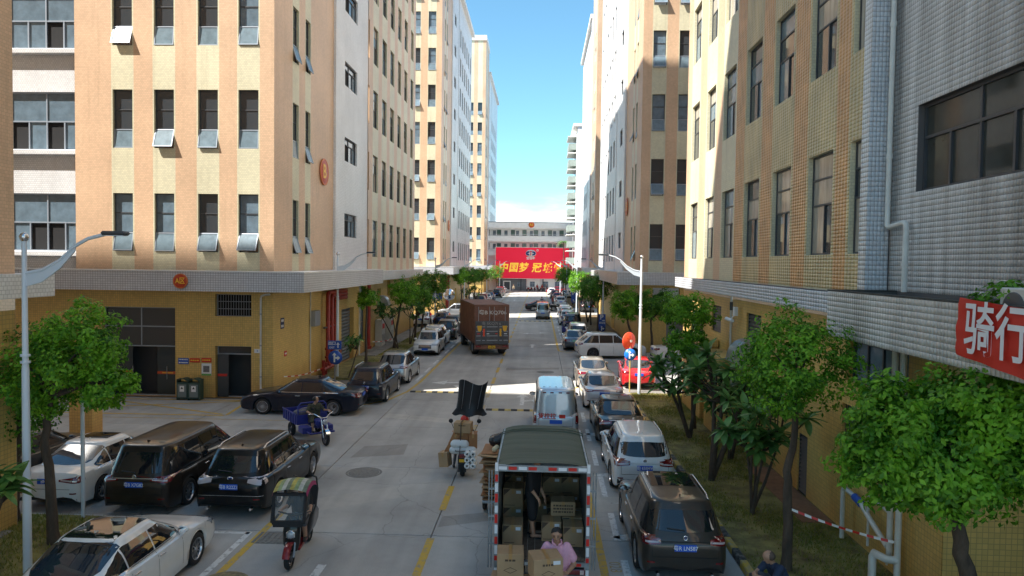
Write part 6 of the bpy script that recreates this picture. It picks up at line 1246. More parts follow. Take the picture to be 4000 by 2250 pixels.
def hair(par,h,f,up,sd,s=1.,mt='hair',bald=0):
    m=MB(); rng=random.Random(3); vs=[];fs=[]; n,k=18,8
    for i in range(k+1):
        th=R(8+ (100-8)*i/k)
        for j in range(n):
            a=2*math.pi*j/n; fr=max(0,math.cos(a)); lim=th*(1-.52*fr)
            d=up*math.cos(lim)+(f*math.cos(a)+sd*math.sin(a))*math.sin(lim); rr=(.097+.004*rng.random()+(.010*rng.random() if i<5 else 0))*s; vs.append(h+up*.026*s-f*.004*s+d*rr)
    b=0
    for i in range(k):
        for j in range(n): fs.append((i*n+j,i*n+(j+1)%n,(i+1)*n+(j+1)%n,(i+1)*n+j)[::-1])
    fs.append(tuple(range(n))); m.add(vs,fs,0,True); return m.build('hair',M[mt],par)
def face_bits(par,h,f,up,sd,s=1.):
    for k in (-1,1):
        e=h+f*.094*s+sd*.033*k*s+up*.018*s; m=MB(); capsule(m,e-sd*.01*s,e+sd*.01*s,.006*s,.006*s,6); m.build('eye',M['hair'],par)
        e+=up*.022*s; m=MB(); capsule(m,e-sd*.018*s,e+sd*.018*s,.005*s,.004*s,6); m.build('eyebrow',M['hair'],par)
    e=h+f*.088*s-up*.058*s; m=MB(); capsule(m,e-sd*.022*s,e+sd*.022*s,.006*s,.006*s,6); m.build('mouth',M['lip'],par)
def person(label,loc,rz,segs,mats,vox=.014,sc=1.,**k):
    r=empty('person',loc,rz,label,'person','people in the street',scale=sc); mesh_obj('body',body_mesh(segs,mats,vox),r); return r
def torso(s,hip,sh,w,mi,hw=.15,d=.0,belly=.12):
    """trunk from hip centre to shoulder centre, w = half shoulder width (unit x axis)"""
    H=Vector(hip);S=Vector(sh); x=Vector((1,0,0))
    for k in (-1,-.33,.33,1): s.append((H+x*hw*.62*k,S.lerp(H,.35)+x*w*.62*k,belly,.115,mi)); s.append((S.lerp(H,.35)+x*w*.62*k,S+x*w*.72*k-Vector((0,0,.06)),.115,.085,mi))
# man in pink carrying a carton
s=[]; mt=['skin','pink','greyc','sole']
torso(s,(0,.02,.95),(0,0,1.38),.2,1,.14,belly=.135)
for k in (-1,1): s.append(((.09*k,.02,.9),(.10*k,-.02,.5),.09,.065,2)); s.append(((.10*k,-.02,.5),(.10*k,.03,.1),.062,.05,2)); s.append(((.10*k,.05,.045),(.11*k,-.13,.035),.045,.04,3))
# sleeves and arms under the box
s.append(((.17,0,1.36),(.27,.02,1.16),.075,.085,1)); s.append(((.26,.02,1.18),(.30,.0,1.05),.048,.045,0)); s.append(((.30,0,1.05),(.16,-.26,1.0),.045,.032,0)); hand(s,(.16,-.26,1.0),(-.7,-.6,.15),(.0,-.5,.85),(.6,-.6,-.1),0,.5)
s.append(((-.17,0,1.36),(-.27,-.04,1.17),.075,.08,1)); s.append(((-.26,-.04,1.18),(-.33,-.08,1.04),.047,.043,0)); s.append(((-.33,-.08,1.04),(-.40,-.32,1.0),.043,.032,0)); hand(s,(-.40,-.32,1.0),(.5,-.8,.0),(.0,.2,.95),(-.7,-.5,0),0,.6)
h=head(s,(0,-.01,1.42),(-.01,-.05,1.575),(-.12,-1,-.22))
P1=person('man in a pink polo shirt carrying a carton behind the truck',(.36,11.95,0),0,s,mt,.012)
hair(P1,*h); face_bits(P1,*h)
for k in (-1,1): m=MB(); m.tube([(.02*k,-.085,1.40),(.075*k,-.05,1.435),(.07*k,.05,1.45)],.018,6); m.build('collar',M['pink'],P1)
# man in black standing inside the truck
s=[]; torso(s,(0,0,.88),(.02,-.02,1.3),.19,1,.14,belly=.13)
for k,x in ((-1,-.09),(1,.09)): s.append(((x,0,.84),(x,.02 if k>0 else -.03,.42),.10,.095,1)); s.append(((x,.0,.46),(x,.05*k,.1),.055,.042,0)); s.append(((x,.05*k+.02,.035),(x+.06,.05*k-.17,.03),.04,.035,0))
s.append(((.19,-.02,1.27),(.25,-.02,1.02),.075,.07,1)); s.append(((.25,-.02,1.04),(.27,-.03,.92),.045,.042,0)); s.append(((.27,-.03,.92),(.25,-.16,.70),.042,.03,0)); hand(s,(.25,-.16,.70),(0,-.3,-.9),(-.9,-.1,0),(.2,-.8,.3),0,.5)
s.append(((-.19,-.02,1.27),(-.24,-.05,1.0),.07,.06,1)); s.append(((-.24,-.05,1.0),(-.2,-.2,.8),.04,.03,0)); hand(s,(-.2,-.2,.8),(0,-.3,-.9),(.9,-.1,0),(0,-.8,.3),0,.5)
h=head(s,(.03,-.03,1.33),(.06,-.06,1.46),(.7,-.7,-.3),0,.95)
P2=person('man in black T-shirt and shorts standing inside the loaded truck',(-.08,13.62,.88),R(70),s,['skin','blackc'],.014); hair(P2,*h,.95)
for k,x in ((-1,-.09),(1,.09)): m=MB(); m.bbox(x-.05+.03,x+.05+.03,-.2+.05*k,.08+.05*k,-.005,.012,.004); m.build('sandal',M['sole'],P2)
# man crouching on the kerb
s=[]; x=Vector((1,0,0)); torso(s,(0,.12,.28),(0,-.08,.66),.18,1,.14,belly=.125)
for k in (-1,1): s.append(((.09*k,.08,.27),(.15*k,-.32,.42),.085,.062,2)); s.append(((.15*k,-.32,.42),(.13*k,-.22,.06),.058,.045,0)); s.append(((.13*k,-.2,.03),(.13*k,-.38,.025),.04,.035,3)); s.append(((.17*k,-.07,.63),(.2*k,-.22,.47),.07,.065,1)); s.append(((.2*k,-.22,.49),(.19*k,-.3,.45),.042,.04,0)); s.append(((.19*k,-.3,.45),(.04*k,-.46,.48),.04,.03,0)); hand(s,(.04*k,-.46,.48),(-.5*k,-.7,.2),(0,0,1),(.4*k,-.8,0),0,.9)
h=head(s,(0,-.11,.68),(0,-.2,.79),(-.1,-.9,-.45))
P3=person('balding man in a dark blue T-shirt crouching on the kerb at the bottom edge',(4.42,12.9,.13),R(-68),s,['skin','navyc','greyc','sole'],.014)
m=MB(); H_,f_,u_,sd_=h; vs=[]
capsule(m,H_+u_*.012-f_*.035-sd_*.03,H_+u_*.012-f_*.035+sd_*.03,.084,.084,12); m.build('hair',mat('shaved_hair',(.09,.06,.045),.7),P3)
# ================================================================ cartons and the tarpaulin truck
M['kraft']=mat('kraft_board',(.40,.265,.145),.8,var=.1,vscale=5); M['kraft_d']=mat('brown_board',(.34,.16,.065),.8,var=.12,vscale=5); M['tapem']=mat('packing_tape',(.42,.24,.09),.35); M['print']=mat('carton_print',(.09,.06,.04),.8); M['sticker']=mat('white_sticker',(.7,.72,.76),.6)
def carton(label,loc,size,rz=0,mt='kraft',txt=None,diamond=False,stick=True,group='cartons around the tarpaulin truck',cut=False,tilt=0):
    w,d,hh=size; r=empty('carton',loc,rz,label,'carton',group)
    if tilt: r.rotation_euler=(0,R(tilt),rz)
    m=MB(); m.bbox(-w/2,w/2,-d/2,d/2,0,hh,.008); m.build('box',M[mt],r)
    m=MB(); m.box(-.003,.003,-d/2+.002,d/2-.002,hh,hh+.0015); m.build('flap_seam',M['print'],r)
    m=MB(); m.box(-.03,.03,-d/2-.002,d/2+.002,hh+.001,hh+.003); m.box(-.03,.03,-d/2-.0025,-d/2-.0008,hh*.72,hh+.003); m.build('tape',M['tapem'],r)
    if stick: m=MB(); m.box(w*.16,w*.40,-d/2-.004,-d/2-.001,hh*.74,hh*.90); m.build('sticker',M['sticker'],r)
    if cut: m=MB(); m.add([(-w/2+.01,-d/2-.0015,hh*.62),(-w/2+.01,-d/2-.0015,hh-.01),(-w*.12,-d/2-.0015,hh-.01)],[(0,2,1)]); m.build('dark_corner_print',M['print'],r); m=MB(); m.box(-w*.42,w*.1,-d/2-.003,-d/2-.001,hh*.10,hh*.13); m.build('printed_line',M['print'],r)
    if diamond: m=MB(); q=[(0,-.055),(.12,0),(0,.055),(-.12,0)]; q2=[(a*.86,b*.8) for a,b in q]; m.add([(a,-d/2-.002,b+hh*.35) for a,b in q]+[(a,-d/2-.002,b+hh*.35) for a,b in q2],[(0,1,5,4),(1,2,6,5),(2,3,7,6),(3,0,4,7)]); m.build('printed_diamond',M['print'],r)
    if txt: print_lines(r,w*(.8 if len(txt)>1 else .4),[hh*(.74-.22*i) for i in range(len(txt))],-d/2-.002,.035,M['print'])
    return r
TX,TY=.10,12.62
T=empty('box_truck',(TX,TY,0),label='box truck with green tarpaulin roof, open at the back and loaded with cartons',cat='truck')
M['tarp']=mat('green_tarpaulin',(.085,.105,.075),.75,var=.18,vscale=2.5,bump=.5,bscale=5,stretch=(.35,3,1)); M['tsteel']=mat('grey_painted_steel',(.27,.30,.32),.45,metal=.4,var=.25,vscale=9); M['plankw']=mat('worn_plank',(.13,.10,.075),.85,var=.35,vscale=9); M['refw']=mat('reflective_white',(.75,.77,.8),.3); M['refr']=mat('reflective_red',(.6,.02,.015),.3)
bw,bl,z0,z1=.845,2.95,.87,2.50
# tarpaulin: taut over hoops, sagging between, skirts over the sides
m=MB(); nx,ny=16,22; vs=[]
def tz(x,y): u=x/bw; return z1+.10*(1-u*u*u*u)+(.012*math.sin(y*13)+.008*math.sin(y*29+x*2))*(1-.3*u*u)-.02*abs(math.sin(y/bl*math.pi*3))*(1-u*u)
for j in range(ny+1):
    y=bl*j/ny
    vs.append((-bw-.03,y,z1-.32-.03*math.sin(y*5))); vs.append((-bw-.035,y,z1-.14))
    for i in range(nx+1): x=-bw-.02+(2*bw+.04)*i/nx; vs.append((x,y,tz(x,y)))
    vs.append((bw+.035,y,z1-.14)); vs.append((bw+.03,y,z1-.32-.03*math.sin(y*6)))
k=nx+5; m.add(vs,[(j*k+i,j*k+i+1,(j+1)*k+i+1,(j+1)*k+i) for j in range(ny) for i in range(k-1)],0,True); m.build('tarpaulin',M['tarp'],T)
for yy in (2.45,2.62): m=MB(); m.tube([(-bw-.045,yy,z1-.3)]+[(-bw-.02+(2*bw+.04)*i/8,yy,tz(-bw+2*bw*i/8,yy)+.012) for i in range(9)]+[(bw+.045,yy,z1-.3)],.012,5); m.build('tarpaulin_rope',M['tarp'],T)
m=MB(); m.box(-bw,-bw+.03,.02,bl,z0,z1+.02); m.build('side_panel',M['tsteel'],T); m=MB(); m.box(bw-.03,bw,.02,bl,z0,z1+.02); m.build('side_panel',M['tsteel'],T); m=MB(); m.box(-bw+.03,bw-.03,bl-.03,bl,z0,z1+.02); m.build('front_panel',M['tsteel'],T)
for i in range(12): m=MB(); x=-bw+.03+i*.139; m.box(x,x+.132,.03,bl-.03,z0-.06,z0); m.build('floor_plank',M['plankw'],T)
for sx in (-1,1):
    m=MB(); a,b=sorted((sx*(bw+.02),sx*(bw-.05))); m.box(a,b,-.03,.019,z0-.35,z1+.06); m.build('rear_post',M['tsteel'],T)
    for i in range(11): m=MB(); z=z0-.33+i*.19; m.box(a+.008,b-.008,-.034,-.031,z,z+(.16 if i%3 else .13)); m.build('reflector',M['refr' if i%2 else 'refw'],T)
    for q in (.05,.10): m=MB(); m.tube([(sx*(bw+.02+q),-.02,z0-.2),(sx*(bw+.02+q),-.02,z1-.05)],.014,6); m.build('lock_rod',M['tsteel'],T)
    for z in (1.1,1.6,2.1): m=MB(); m.box(min(sx*(bw+.02),sx*(bw+.13)),max(sx*(bw+.02),sx*(bw+.13)),-.04,.0,z,z+.03); m.build('hinge',M['tsteel'],T)
m=MB(); m.box(-bw+.051,bw-.051,-.028,.018,z1-.06,z1+.055); m.build('rear_header',M['tsteel'],T)
for i,x in enumerate(np.linspace(-.72,.72,9)): 
    if i!=4: m=MB(); m.box(x-.075,x+.075,-.034,-.03,z1-.03,z1+.03); m.build('reflector',M['refw' if i%2==0 else 'refr'],T)
m=MB(); m.box(-bw-.02,bw+.02,-.05,.02,z0-.14,z0-.065); m.build('rear_sill',M['tsteel'],T)
for i,x in enumerate((-.5,-.2,.1,.4,.62)): m=MB(); m.box(x-.1,x+.1,-.055,-.051,z0-.13,z0-.075); m.build('reflector',M['refr' if i%2==0 else 'refw'],T)
m=MB(); m.box(-bw,bw,-.02,.06,.42,.56); m.build('rear_bumper',M['tsteel'],T)
for sx in (-1,1):
    m=MB(); m.bbox(sx*.62-.17,sx*.62+.17,-.045,-.021,.58,.68,.01); o=m.build('tail_light',M['tail'],T); m=MB(); m.box(sx*.62+.08,sx*.62+.15,-.05,-.046,.59,.67); m.build('lamp_strip',M['tail_w'],o)
    m=MB(); m.box(sx*.35-.05,sx*.35+.05,.1,4.4,.55,.72); m.build('chassis_rail',M['under'],T); wheel(T,(sx*.66,.75,.36),.36,sx,5,'tsteel',.3); wheel(T,(sx*.68,3.6,.36),.36,sx,5,'tsteel',.22)
m=MB(); m.bbox(-.82,.82,3.05,4.45,.5,1.35,.06); m.bbox(-.78,.78,3.08,4.15,1.352,2.1,.1); m.build('cab',PT('truck_cab_white',(.6,.62,.64)),T); m=MB(); m.box(-.7,.7,4.152,4.17,1.45,2.0); m.build('windscreen',M['cglass'],T)
# cartons inside
cs=(.40,.42,.38)
def inside(lb,x,y,z,sz=cs,**k): carton(lb,(TX+x,TY+y,z0+z),sz,0,**k)
for i,x in enumerate((-.60,-.19,.22,.61)):
    for j in range(2): inside('%s carton against the front wall of the truck, %s stack'%(('lower','upper')[j],('leftmost','second','third','rightmost')[i]),x,2.6,.385*j,(.39,.5,.38),cut=True)
for j in range(2): inside('%s carton of the stack left of the man in black'%('lower','upper')[j],-.58,1.70,.385*j,cut=True)
inside('carton with torn tape standing at the open left corner of the truck',-.55,.75,0,(.38,.44,.38),cut=True); inside('carton behind the man in black on the truck floor',-.02,1.95,0,cut=True); inside('second carton in from the right behind the printed one',.30,1.75,0,(.40,.4,.38),cut=True); inside('carton on the truck floor by the right wall at the back',.63,1.75,0,(.36,.4,.38),cut=True)
inside('carton on the right of the truck floor beside the side wall',.60,.72,0,(.38,.42,.38),cut=True); inside('carton directly behind the man in pink',.19,.95,0,(.38,.40,.38),cut=True); inside('lower carton under the printed one on the right',.60,1.22,0,(.40,.42,.38),cut=True); inside('light carton with lines of print lying on top at the right',.42,1.25,.385,(.48,.38,.28),txt=(1,2,3),stick=False)
# cartons on the ground behind the truck and in hand
carton('carton in the arms of the man in pink',(.16,11.55,1.0),(.50,.42,.38),R(14),diamond=True,txt=(1,))
carton('top carton of the stack behind the left corner of the truck',(-.44,12.05,.80),(.46,.40,.44),R(2),diamond=True,txt=(1,),stick=False); carton('lower carton of the stack behind the left corner of the truck',(-.54,11.98,.40),(.46,.42,.40),R(-3),stick=False); carton('bottom carton of the stack behind the left corner of the truck',(-.54,12.0,.0),(.48,.44,.40),0,stick=False); carton('carton between the stack and the man in pink',(-.10,11.98,.40),(.38,.40,.36),R(4),stick=False); carton('carton on the ground under the man in pink',(-.10,12.0,.0),(.42,.42,.40),0,stick=False)
lettering('货拉拉',.22,mat('van_red',(.6,.05,.03),.5),bpy.data.objects['delivery_van'],(-.32,-2.262,.98),0,90,.02); q=MB(); q.box(.12,.34,-2.262,-2.252,.92,1.05); q.build('advert_panel',M['red'],bpy.data.objects['delivery_van'])
dv=bpy.data.objects['delivery_van']
for i in range(5): q=MB(); x=-.44+i*.22; q.box(x-.03,x+.03,-1.7,.75,1.952,1.968); q.build('roof_rib',pale,dv)
for x in (-.42,-.15,.15,.42): q=MB(); q.box(x-.06,x+.06,-2.155,-2.12,1.80,1.84); q.build('marker_lamp',M['tail'],dv)
# ================================================================ brown container lorry
B=empty('container_lorry',(-3.15,46.6,0),R(14),label='rusty brown container lorry with grey tail lift driving up the street',cat='truck')
M['rust']=mat('rusty_brown_paint',(.25,.105,.06),.65,var=.28,vscale=3,dark=(.15,.068,.045)); M['rust_d']=mat('brown_door_paint',(.19,.082,.052),.6,var=.3,vscale=4); M['lift']=mat('tail_lift_grey',(.10,.105,.115),.5,metal=.4,var=.3,vscale=6); M['paintw']=mat('stencil_white',(.55,.52,.48),.7)
cw,cl,c0,c1=1.16,7.2,.85,3.42
m=MB()
for sx in (-1,1):
    pts=[]; n=46
    for i in range(n+1): y=.05+(cl-.1)*i/n; pts.append((sx*(cw-(0 if (i//2)%2 else .03)),y))
    vs=[(x,y,c0+.12) for x,y in pts]+[(x,y,c1-.1) for x,y in pts]; m.add(vs,[(i,i+1,n+2+i,n+1+i)[::sx] for i in range(n)])
m.build('corrugated_side',M['rust'],B)
m=MB(); vs=[];n=40
for i in range(n+1): y=.05+(cl-.1)*i/n; z=c1-(.0 if (i//2)%2 else .025); vs+=[(-cw+.04,y,z),(cw-.04,y,z)]
m.add(vs,[(2*i,2*i+1,2*i+3,2*i+2) for i in range(n)]); m.build('roof',M['rust'],B)
m=MB()
for sx in (-1,1): a,b=sorted((sx*(cw-.08),sx*(cw+.01))); m.box(a,b,0,cl,c1-.1,c1+.02); m.box(a,b,0,cl,c0,c0+.14); m.box(a,b,cl-.1,cl,c0+.14,c1-.1); m.box(a,b,0,.09,c0+.14,c1-.1)
m.box(-cw+.08,cw-.08,0,.09,c1-.1,c1+.02); m.box(-cw+.08,cw-.08,cl-.04,cl,c0,c1); m.build('frame_rail',M['rust_d'],B)
for sx in (-1,1): 
    a,b=sorted((sx*.012,sx*(cw-.085))); m=MB(); m.bbox(a,b,.02,.06,c0+.05,c1-.105,.01); m.build('rear_door',M['rust_d'],B)
    m=MB(); m.tube([(sx*.16,-.005,c0+1.2),(sx*.16,-.005,c1-.12)],.018,6); m.tube([(sx*.9,-.005,c0+1.2),(sx*.9,-.005,c1-.12)],.018,6); m.build('lock_rod',M['grey'],B)
    for z in (c1-.75,c1-.25): m=MB(); m.box(min(a,b),max(a,b),.012,.019,z,z+.02); m.build('door_rib',M['rust'],B)
lettering('粤B KQ706',.34,M['paintw'],B,(.05,.008,c1-.52),0,90,.02,1.15); lettering('粤BKQ706',.26,mat('faded_stencil',(.3,.29,.28),.7),B,(-.05,-.15,c0+1.33),0,90,.0,1.1)
m=MB(); m.bbox(-cw+.05,cw-.05,-.14,-.05,c0-.05,c0+1.50,.02); lf=m.build('tail_lift',M['lift'],B)
for x in (-.72,-.42,.42,.72): m=MB(); m.box(x-.05,x+.05,-.185,-.141,c0-.02,c0+1.45); m.build('lift_rib',M['lift'],lf)
for z in (.2,.5,.8,1.1): m=MB(); m.box(-cw+.1,cw-.1,-.16,-.142,c0+z,c0+z+.05); m.build('lift_step',M['grey'],lf)
for x in (-.85,.85): m=MB(); m.add([(x-.16,-.19,c0+1.2),(x+.16,-.19,c0+1.2),(x+.12,-.19,c0+.9),(x,-.19,c0+.8),(x-.12,-.19,c0+.9)],[(0,1,2,3,4)][::1]); m.build('warning_flap',M['yellow'],lf)
for x in (-.56,.56): m=MB(); m.box(x-.06,x+.06,-.195,-.186,c0+.5,c0+1.0); m.build('warning_strip',M['yellow'] if x>0 else M['redplastic'],lf)
for i,x in enumerate((-.9,-.3,.3,.9)): m=MB(); m.box(x-.1,x+.1,-.168,-.161,c0+.64,c0+.69); m.build('reflector',M['refw' if i%2 else 'refr'],lf)
m=MB(); m.box(-cw,cw,-.06,.1,.48,.78); m.build('rear_bumper',M['rust_d'],B)
for sx in (-1,1):
    m=MB(); m.bbox(sx*.9-.18,sx*.9+.18,-.08,-.061,.6,.74,.01); m.build('tail_light',M['tail'],B); m=MB(); m.box(sx*.42-.06,sx*.42+.06,.1,8.6,.62,.84); m.build('chassis_rail',M['under'],B)
    for yy,rr in ((1.35,.5),(6.6,.5)): wheel(B,(sx*.92,yy,rr),rr,sx,6,'tsteel',.42 if yy<3 else .28)
    m=MB(); m.bbox(sx*.95-.03,sx*.95+.03,2.2,5.6,.45,.5,.01); m.bbox(sx*.95-.03,sx*.95+.03,2.2,5.6,.65,.7,.01); m.build('side_guard',M['grey'],B)
    m=MB(); m.box(sx*.92-.24,sx*.92+.24,.72,.74,.3,.85); m.build('mud_flap',M['black'],B)
m=MB(); m.bbox(-.24,.24,-.085,-.062,.52,.72,.01); pl=m.build('number_plate',M['plate_y'],B); lettering('KQ706',.13,M['trim'],pl,(0,-.09,.59),0,90,.01); lettering('粤B',.08,M['trim'],pl,(0,-.09,.68),0,90,.01)
m=MB(); m.bbox(-1.1,1.1,7.35,9.0,.55,1.6,.08); m.bbox(-1.05,1.05,7.4,8.8,1.602,2.75,.15); m.build('cab',PT('lorry_cab',(.35,.36,.38)),B); m=MB(); m.box(-.95,.95,8.802,8.82,1.7,2.5); m.build('windscreen',M['cglass'],B)
# ================================================================ two- and three-wheelers
_tw={}
def thin_wheel(par,loc,r_,w=.10,rim='alloy_d',spokes=6):
    k=(r_,w,rim)
    if k not in _tw:
        m=MB(); m.lathe([(r_*.72,-w*.4),(r_*.9,-w*.5),(r_,-w*.2),(r_,w*.2),(r_*.9,w*.5),(r_*.72,w*.4)],24,axis='x'); t=m.mesh('tyre',M['rubber']); m=MB(); m.lathe([(r_*.72,-w*.3),(r_*.66,-w*.2),(r_*.66,w*.2),(r_*.72,w*.3)],24,axis='x'); m.lathe([(0,-w*.35),(r_*.2,-w*.3),(r_*.2,w*.3),(0,w*.35)],12,axis='x')
        for i in range(spokes): a=2*math.pi*i/spokes; m.tube([(0,r_*.18*math.cos(a),r_*.18*math.sin(a)),(0,r_*.68*math.cos(a),r_*.68*math.sin(a))],.014,5)
        _tw[k]=(t,m.mesh('rim',M[rim]))
    e=empty('wheel',loc,parent=par); mesh_obj('tyre',_tw[k][0],e); mesh_obj('rim',_tw[k][1],e); return e
# --- scooter with weather cover, facing us (front is -Y)
M['scoot']=paint('scooter_black',(.012,.012,.014)); M['maroon']=paint('scooter_red',(.22,.015,.02)); M['clearv']=mat('clear_vinyl',(.55,.58,.6),.08,spec=.6,alpha=.13); M['quilt']=mat('quilted_black',(.015,.015,.017),.8,bump=.6,bscale=20)
S1=empty('electric_scooter',(-5.0,14.5,0),R(4),label='black electric scooter with red mudguard and striped weather roof',cat='scooter')
thin_wheel(S1,(0,-.74,.235),.235,.11); thin_wheel(S1,(0,.72,.235),.235,.12)
m=MB(); n=10; vs=[]
for i in range(n+1):
    a=R(15+130*i/n)
    for x,rr in ((-.075,.27),(-.06,.30),(.06,.30),(.075,.27)): vs.append((x,-.74-rr*math.cos(a),.235+rr*math.sin(a)))
m.add(vs,[(i*4+j,i*4+j+1,(i+1)*4+j+1,(i+1)*4+j) for i in range(n) for j in range(3)],0,True); m.build('front_mudguard',M['maroon'],S1)
for sx in (-1,1): m=MB(); m.tube([(sx*.085,-.74,.235),(sx*.085,-.6,.62)],.022,7); m.build('fork_leg',M['grey'],S1)
def loftz(secs): # secs: (z,[(x,y)...])
    m=MB(); k=len(secs[0][1]); vs=[(x,y,z) for z,p in secs for x,y in p]; m.add(vs,[(i*k+j,i*k+(j+1)%k,(i+1)*k+(j+1)%k,(i+1)*k+j) for i in range(len(secs)-1) for j in range(k)],0,True); m.add([(x,y,secs[-1][0]) for x,y in secs[-1][1]],[tuple(range(k))]); m.add([(x,y,secs[0][0]) for x,y in secs[0][1]],[tuple(range(k))[::-1]]); return m
def oct_(w,y0,y1): return [(-w,y0+.05),(-w*.6,y0),(w*.6,y0),(w,y0+.05),(w,y1-.04),(w*.7,y1),(-w*.7,y1),(-w,y1-.04)]
loftz([(.30,oct_(.11,-.62,-.48)),(.45,oct_(.16,-.66,-.48)),(.7,oct_(.17,-.66,-.46)),(.92,oct_(.15,-.60,-.42)),(1.0,oct_(.11,-.56,-.42))]).build('leg_shield',M['scoot'],S1)
m=MB(); m.lathe([(0,-.03),(.06,-.028),(.085,0)],6,axis='y',c=(0,-.665,.66)); m.build('headlight',M['head'],S1); m=MB(); m.lathe([(.085,-.02),(.105,-.01),(.105,.02)],6,axis='y',c=(0,-.655,.66)); m.build('headlight_ring',M['chrome'],S1)
m=MB(); m.bbox(-.15,.15,-.5,.12,.27,.33,.02); m.build('footboard',M['maroon'],S1)
loftz([(.30,oct_(.13,.08,.85)),(.45,oct_(.17,.05,.98)),(.62,oct_(.17,.06,1.02)),(.70,oct_(.14,.08,.98))]).build('rear_body',M['scoot'],S1); loftz([(.70,oct_(.15,.05,.85)),(.76,oct_(.16,.02,.88)),(.79,oct_(.13,.06,.8))]).build('seat',M['black'],S1)
m=MB(); m.tube([(-.33,-.36,1.03),(-.12,-.46,1.02),(.12,-.46,1.02),(.33,-.36,1.03)],.018,7); m.build('handlebar',M['black'],S1)
# weather cover: padded front frame round a clear window, side sheets, striped roof, rear hoop
wc=empty('weather_cover',(0,0,0),parent=S1)
m=MB(); F=[(-.31,-.84,.98),(.31,-.84,.98),(.31,-.70,1.50),(-.31,-.70,1.50)]
m.tube([F[0],F[1],F[2],F[3],F[0]],.045,7); m.build('front_frame',M['quilt'],wc); m=MB(); m.add(F,[(0,1,2,3)]); m.build('clear_window',M['clearv'],wc)
for sx in (-1,1): m=MB(); m.add([(sx*.31,-.84,.98),(sx*.31,-.70,1.50),(sx*.31,-.32,1.5),(sx*.31,-.45,1.0)],[(0,1,2,3)]); m.build('side_sheet',M['clearv'],wc); m=MB(); m.tube([(sx*.31,-.84,.98),(sx*.31,-.45,1.0)],.025,6); m.build('side_hem',M['quilt'],wc)
m=MB(); m.box(-.29,.29,-.88,-.82,.9,1.02); m.build('apron',M['quilt'],wc)
st=[mat('roof_yellow',(.40,.34,.06),.6,var=.5,vscale=9),mat('roof_pale_green',(.22,.30,.13),.6,var=.5,vscale=9),mat('roof_white',(.42,.43,.38),.6,var=.4,vscale=9),mat('roof_grey_green',(.13,.17,.11),.6,var=.5,vscale=9)]
nx=8
for i in range(nx):
    m=MB(); vs=[]
    for k in (0,1):
        x=-.33+.66*(i+k)/nx; zc=.06*(1-(x/.33)**2)
        for j in range(7): y=-.74+.78*j/6; vs.append((x,y,1.52+zc+.13*math.sin(math.pi*(j/6)*.85+.25)))
    m.add(vs,[(j,j+1,7+j+1,7+j) for j in range(6)],0,True); m.build('roof_stripe',st[i%4],wc)
for sx in (-1,1): 
    m=MB(); vs=[]
    for j in range(7): y=-.74+.78*j/6; z=1.52+.13*math.sin(math.pi*(j/6)*.85+.25); vs+=[(sx*.33,y,z),(sx*.35,y,z-.09)]
    m.add(vs,[(2*j,2*j+1,2*j+3,2*j+2) for j in range(6)]); m.build('roof_valance',mat('roof_magenta_%d'%sx,(.35,.03,.13),.6),wc)
m=MB(); m.tube([(.2,.3,1.58),(.2,.62,1.45),(.2,.75,1.15),(.2,.6,.85),(.18,.4,.72)],.018,6); m.tube([(-.2,.3,1.58),(-.2,.62,1.45),(-.2,.75,1.15),(-.2,.6,.85),(-.18,.4,.72)],.018,6); m.build('rear_hoop',M['black'],wc); m=MB(); m.add([(-.2,.735,1.25),(.2,.735,1.25),(.2,.6,.85),(-.2,.6,.85)],[(0,1,2,3)]); m.build('rear_apron',M['quilt'],wc)
s=[]; torso(s,(0,.22,.80),(0,.12,1.26),.18,1,.15)
for k in (-1,1): s.append(((.09*k,.2,.80),(.15*k,-.18,.72),.085,.07,2)); s.append(((.15*k,-.18,.72),(.15*k,-.1,.44),.055,.045,0)); s.append(((.15*k,-.08,.39),(.17*k,-.26,.375),.04,.035,3)); s.append(((.17*k,.1,1.23),(.24*k,-.02,1.03),.065,.055,1)); s.append(((.24*k,-.02,1.04),(.30*k,-.3,1.04),.042,.03,0)); hand(s,(.30*k,-.3,1.04),(0,-1,-.2),(-k,0,0),(0,0,1),0,1.1)
h=head(s,(0,.1,1.28),(0,.06,1.42),(0,-1,-.1),0,.92)
P4=person('scooter rider in black behind the clear weather cover',(-5.0,14.5,0),R(4),s,['skin','blackc','greyc','sole'],.016); hair(P4,*h,.92)
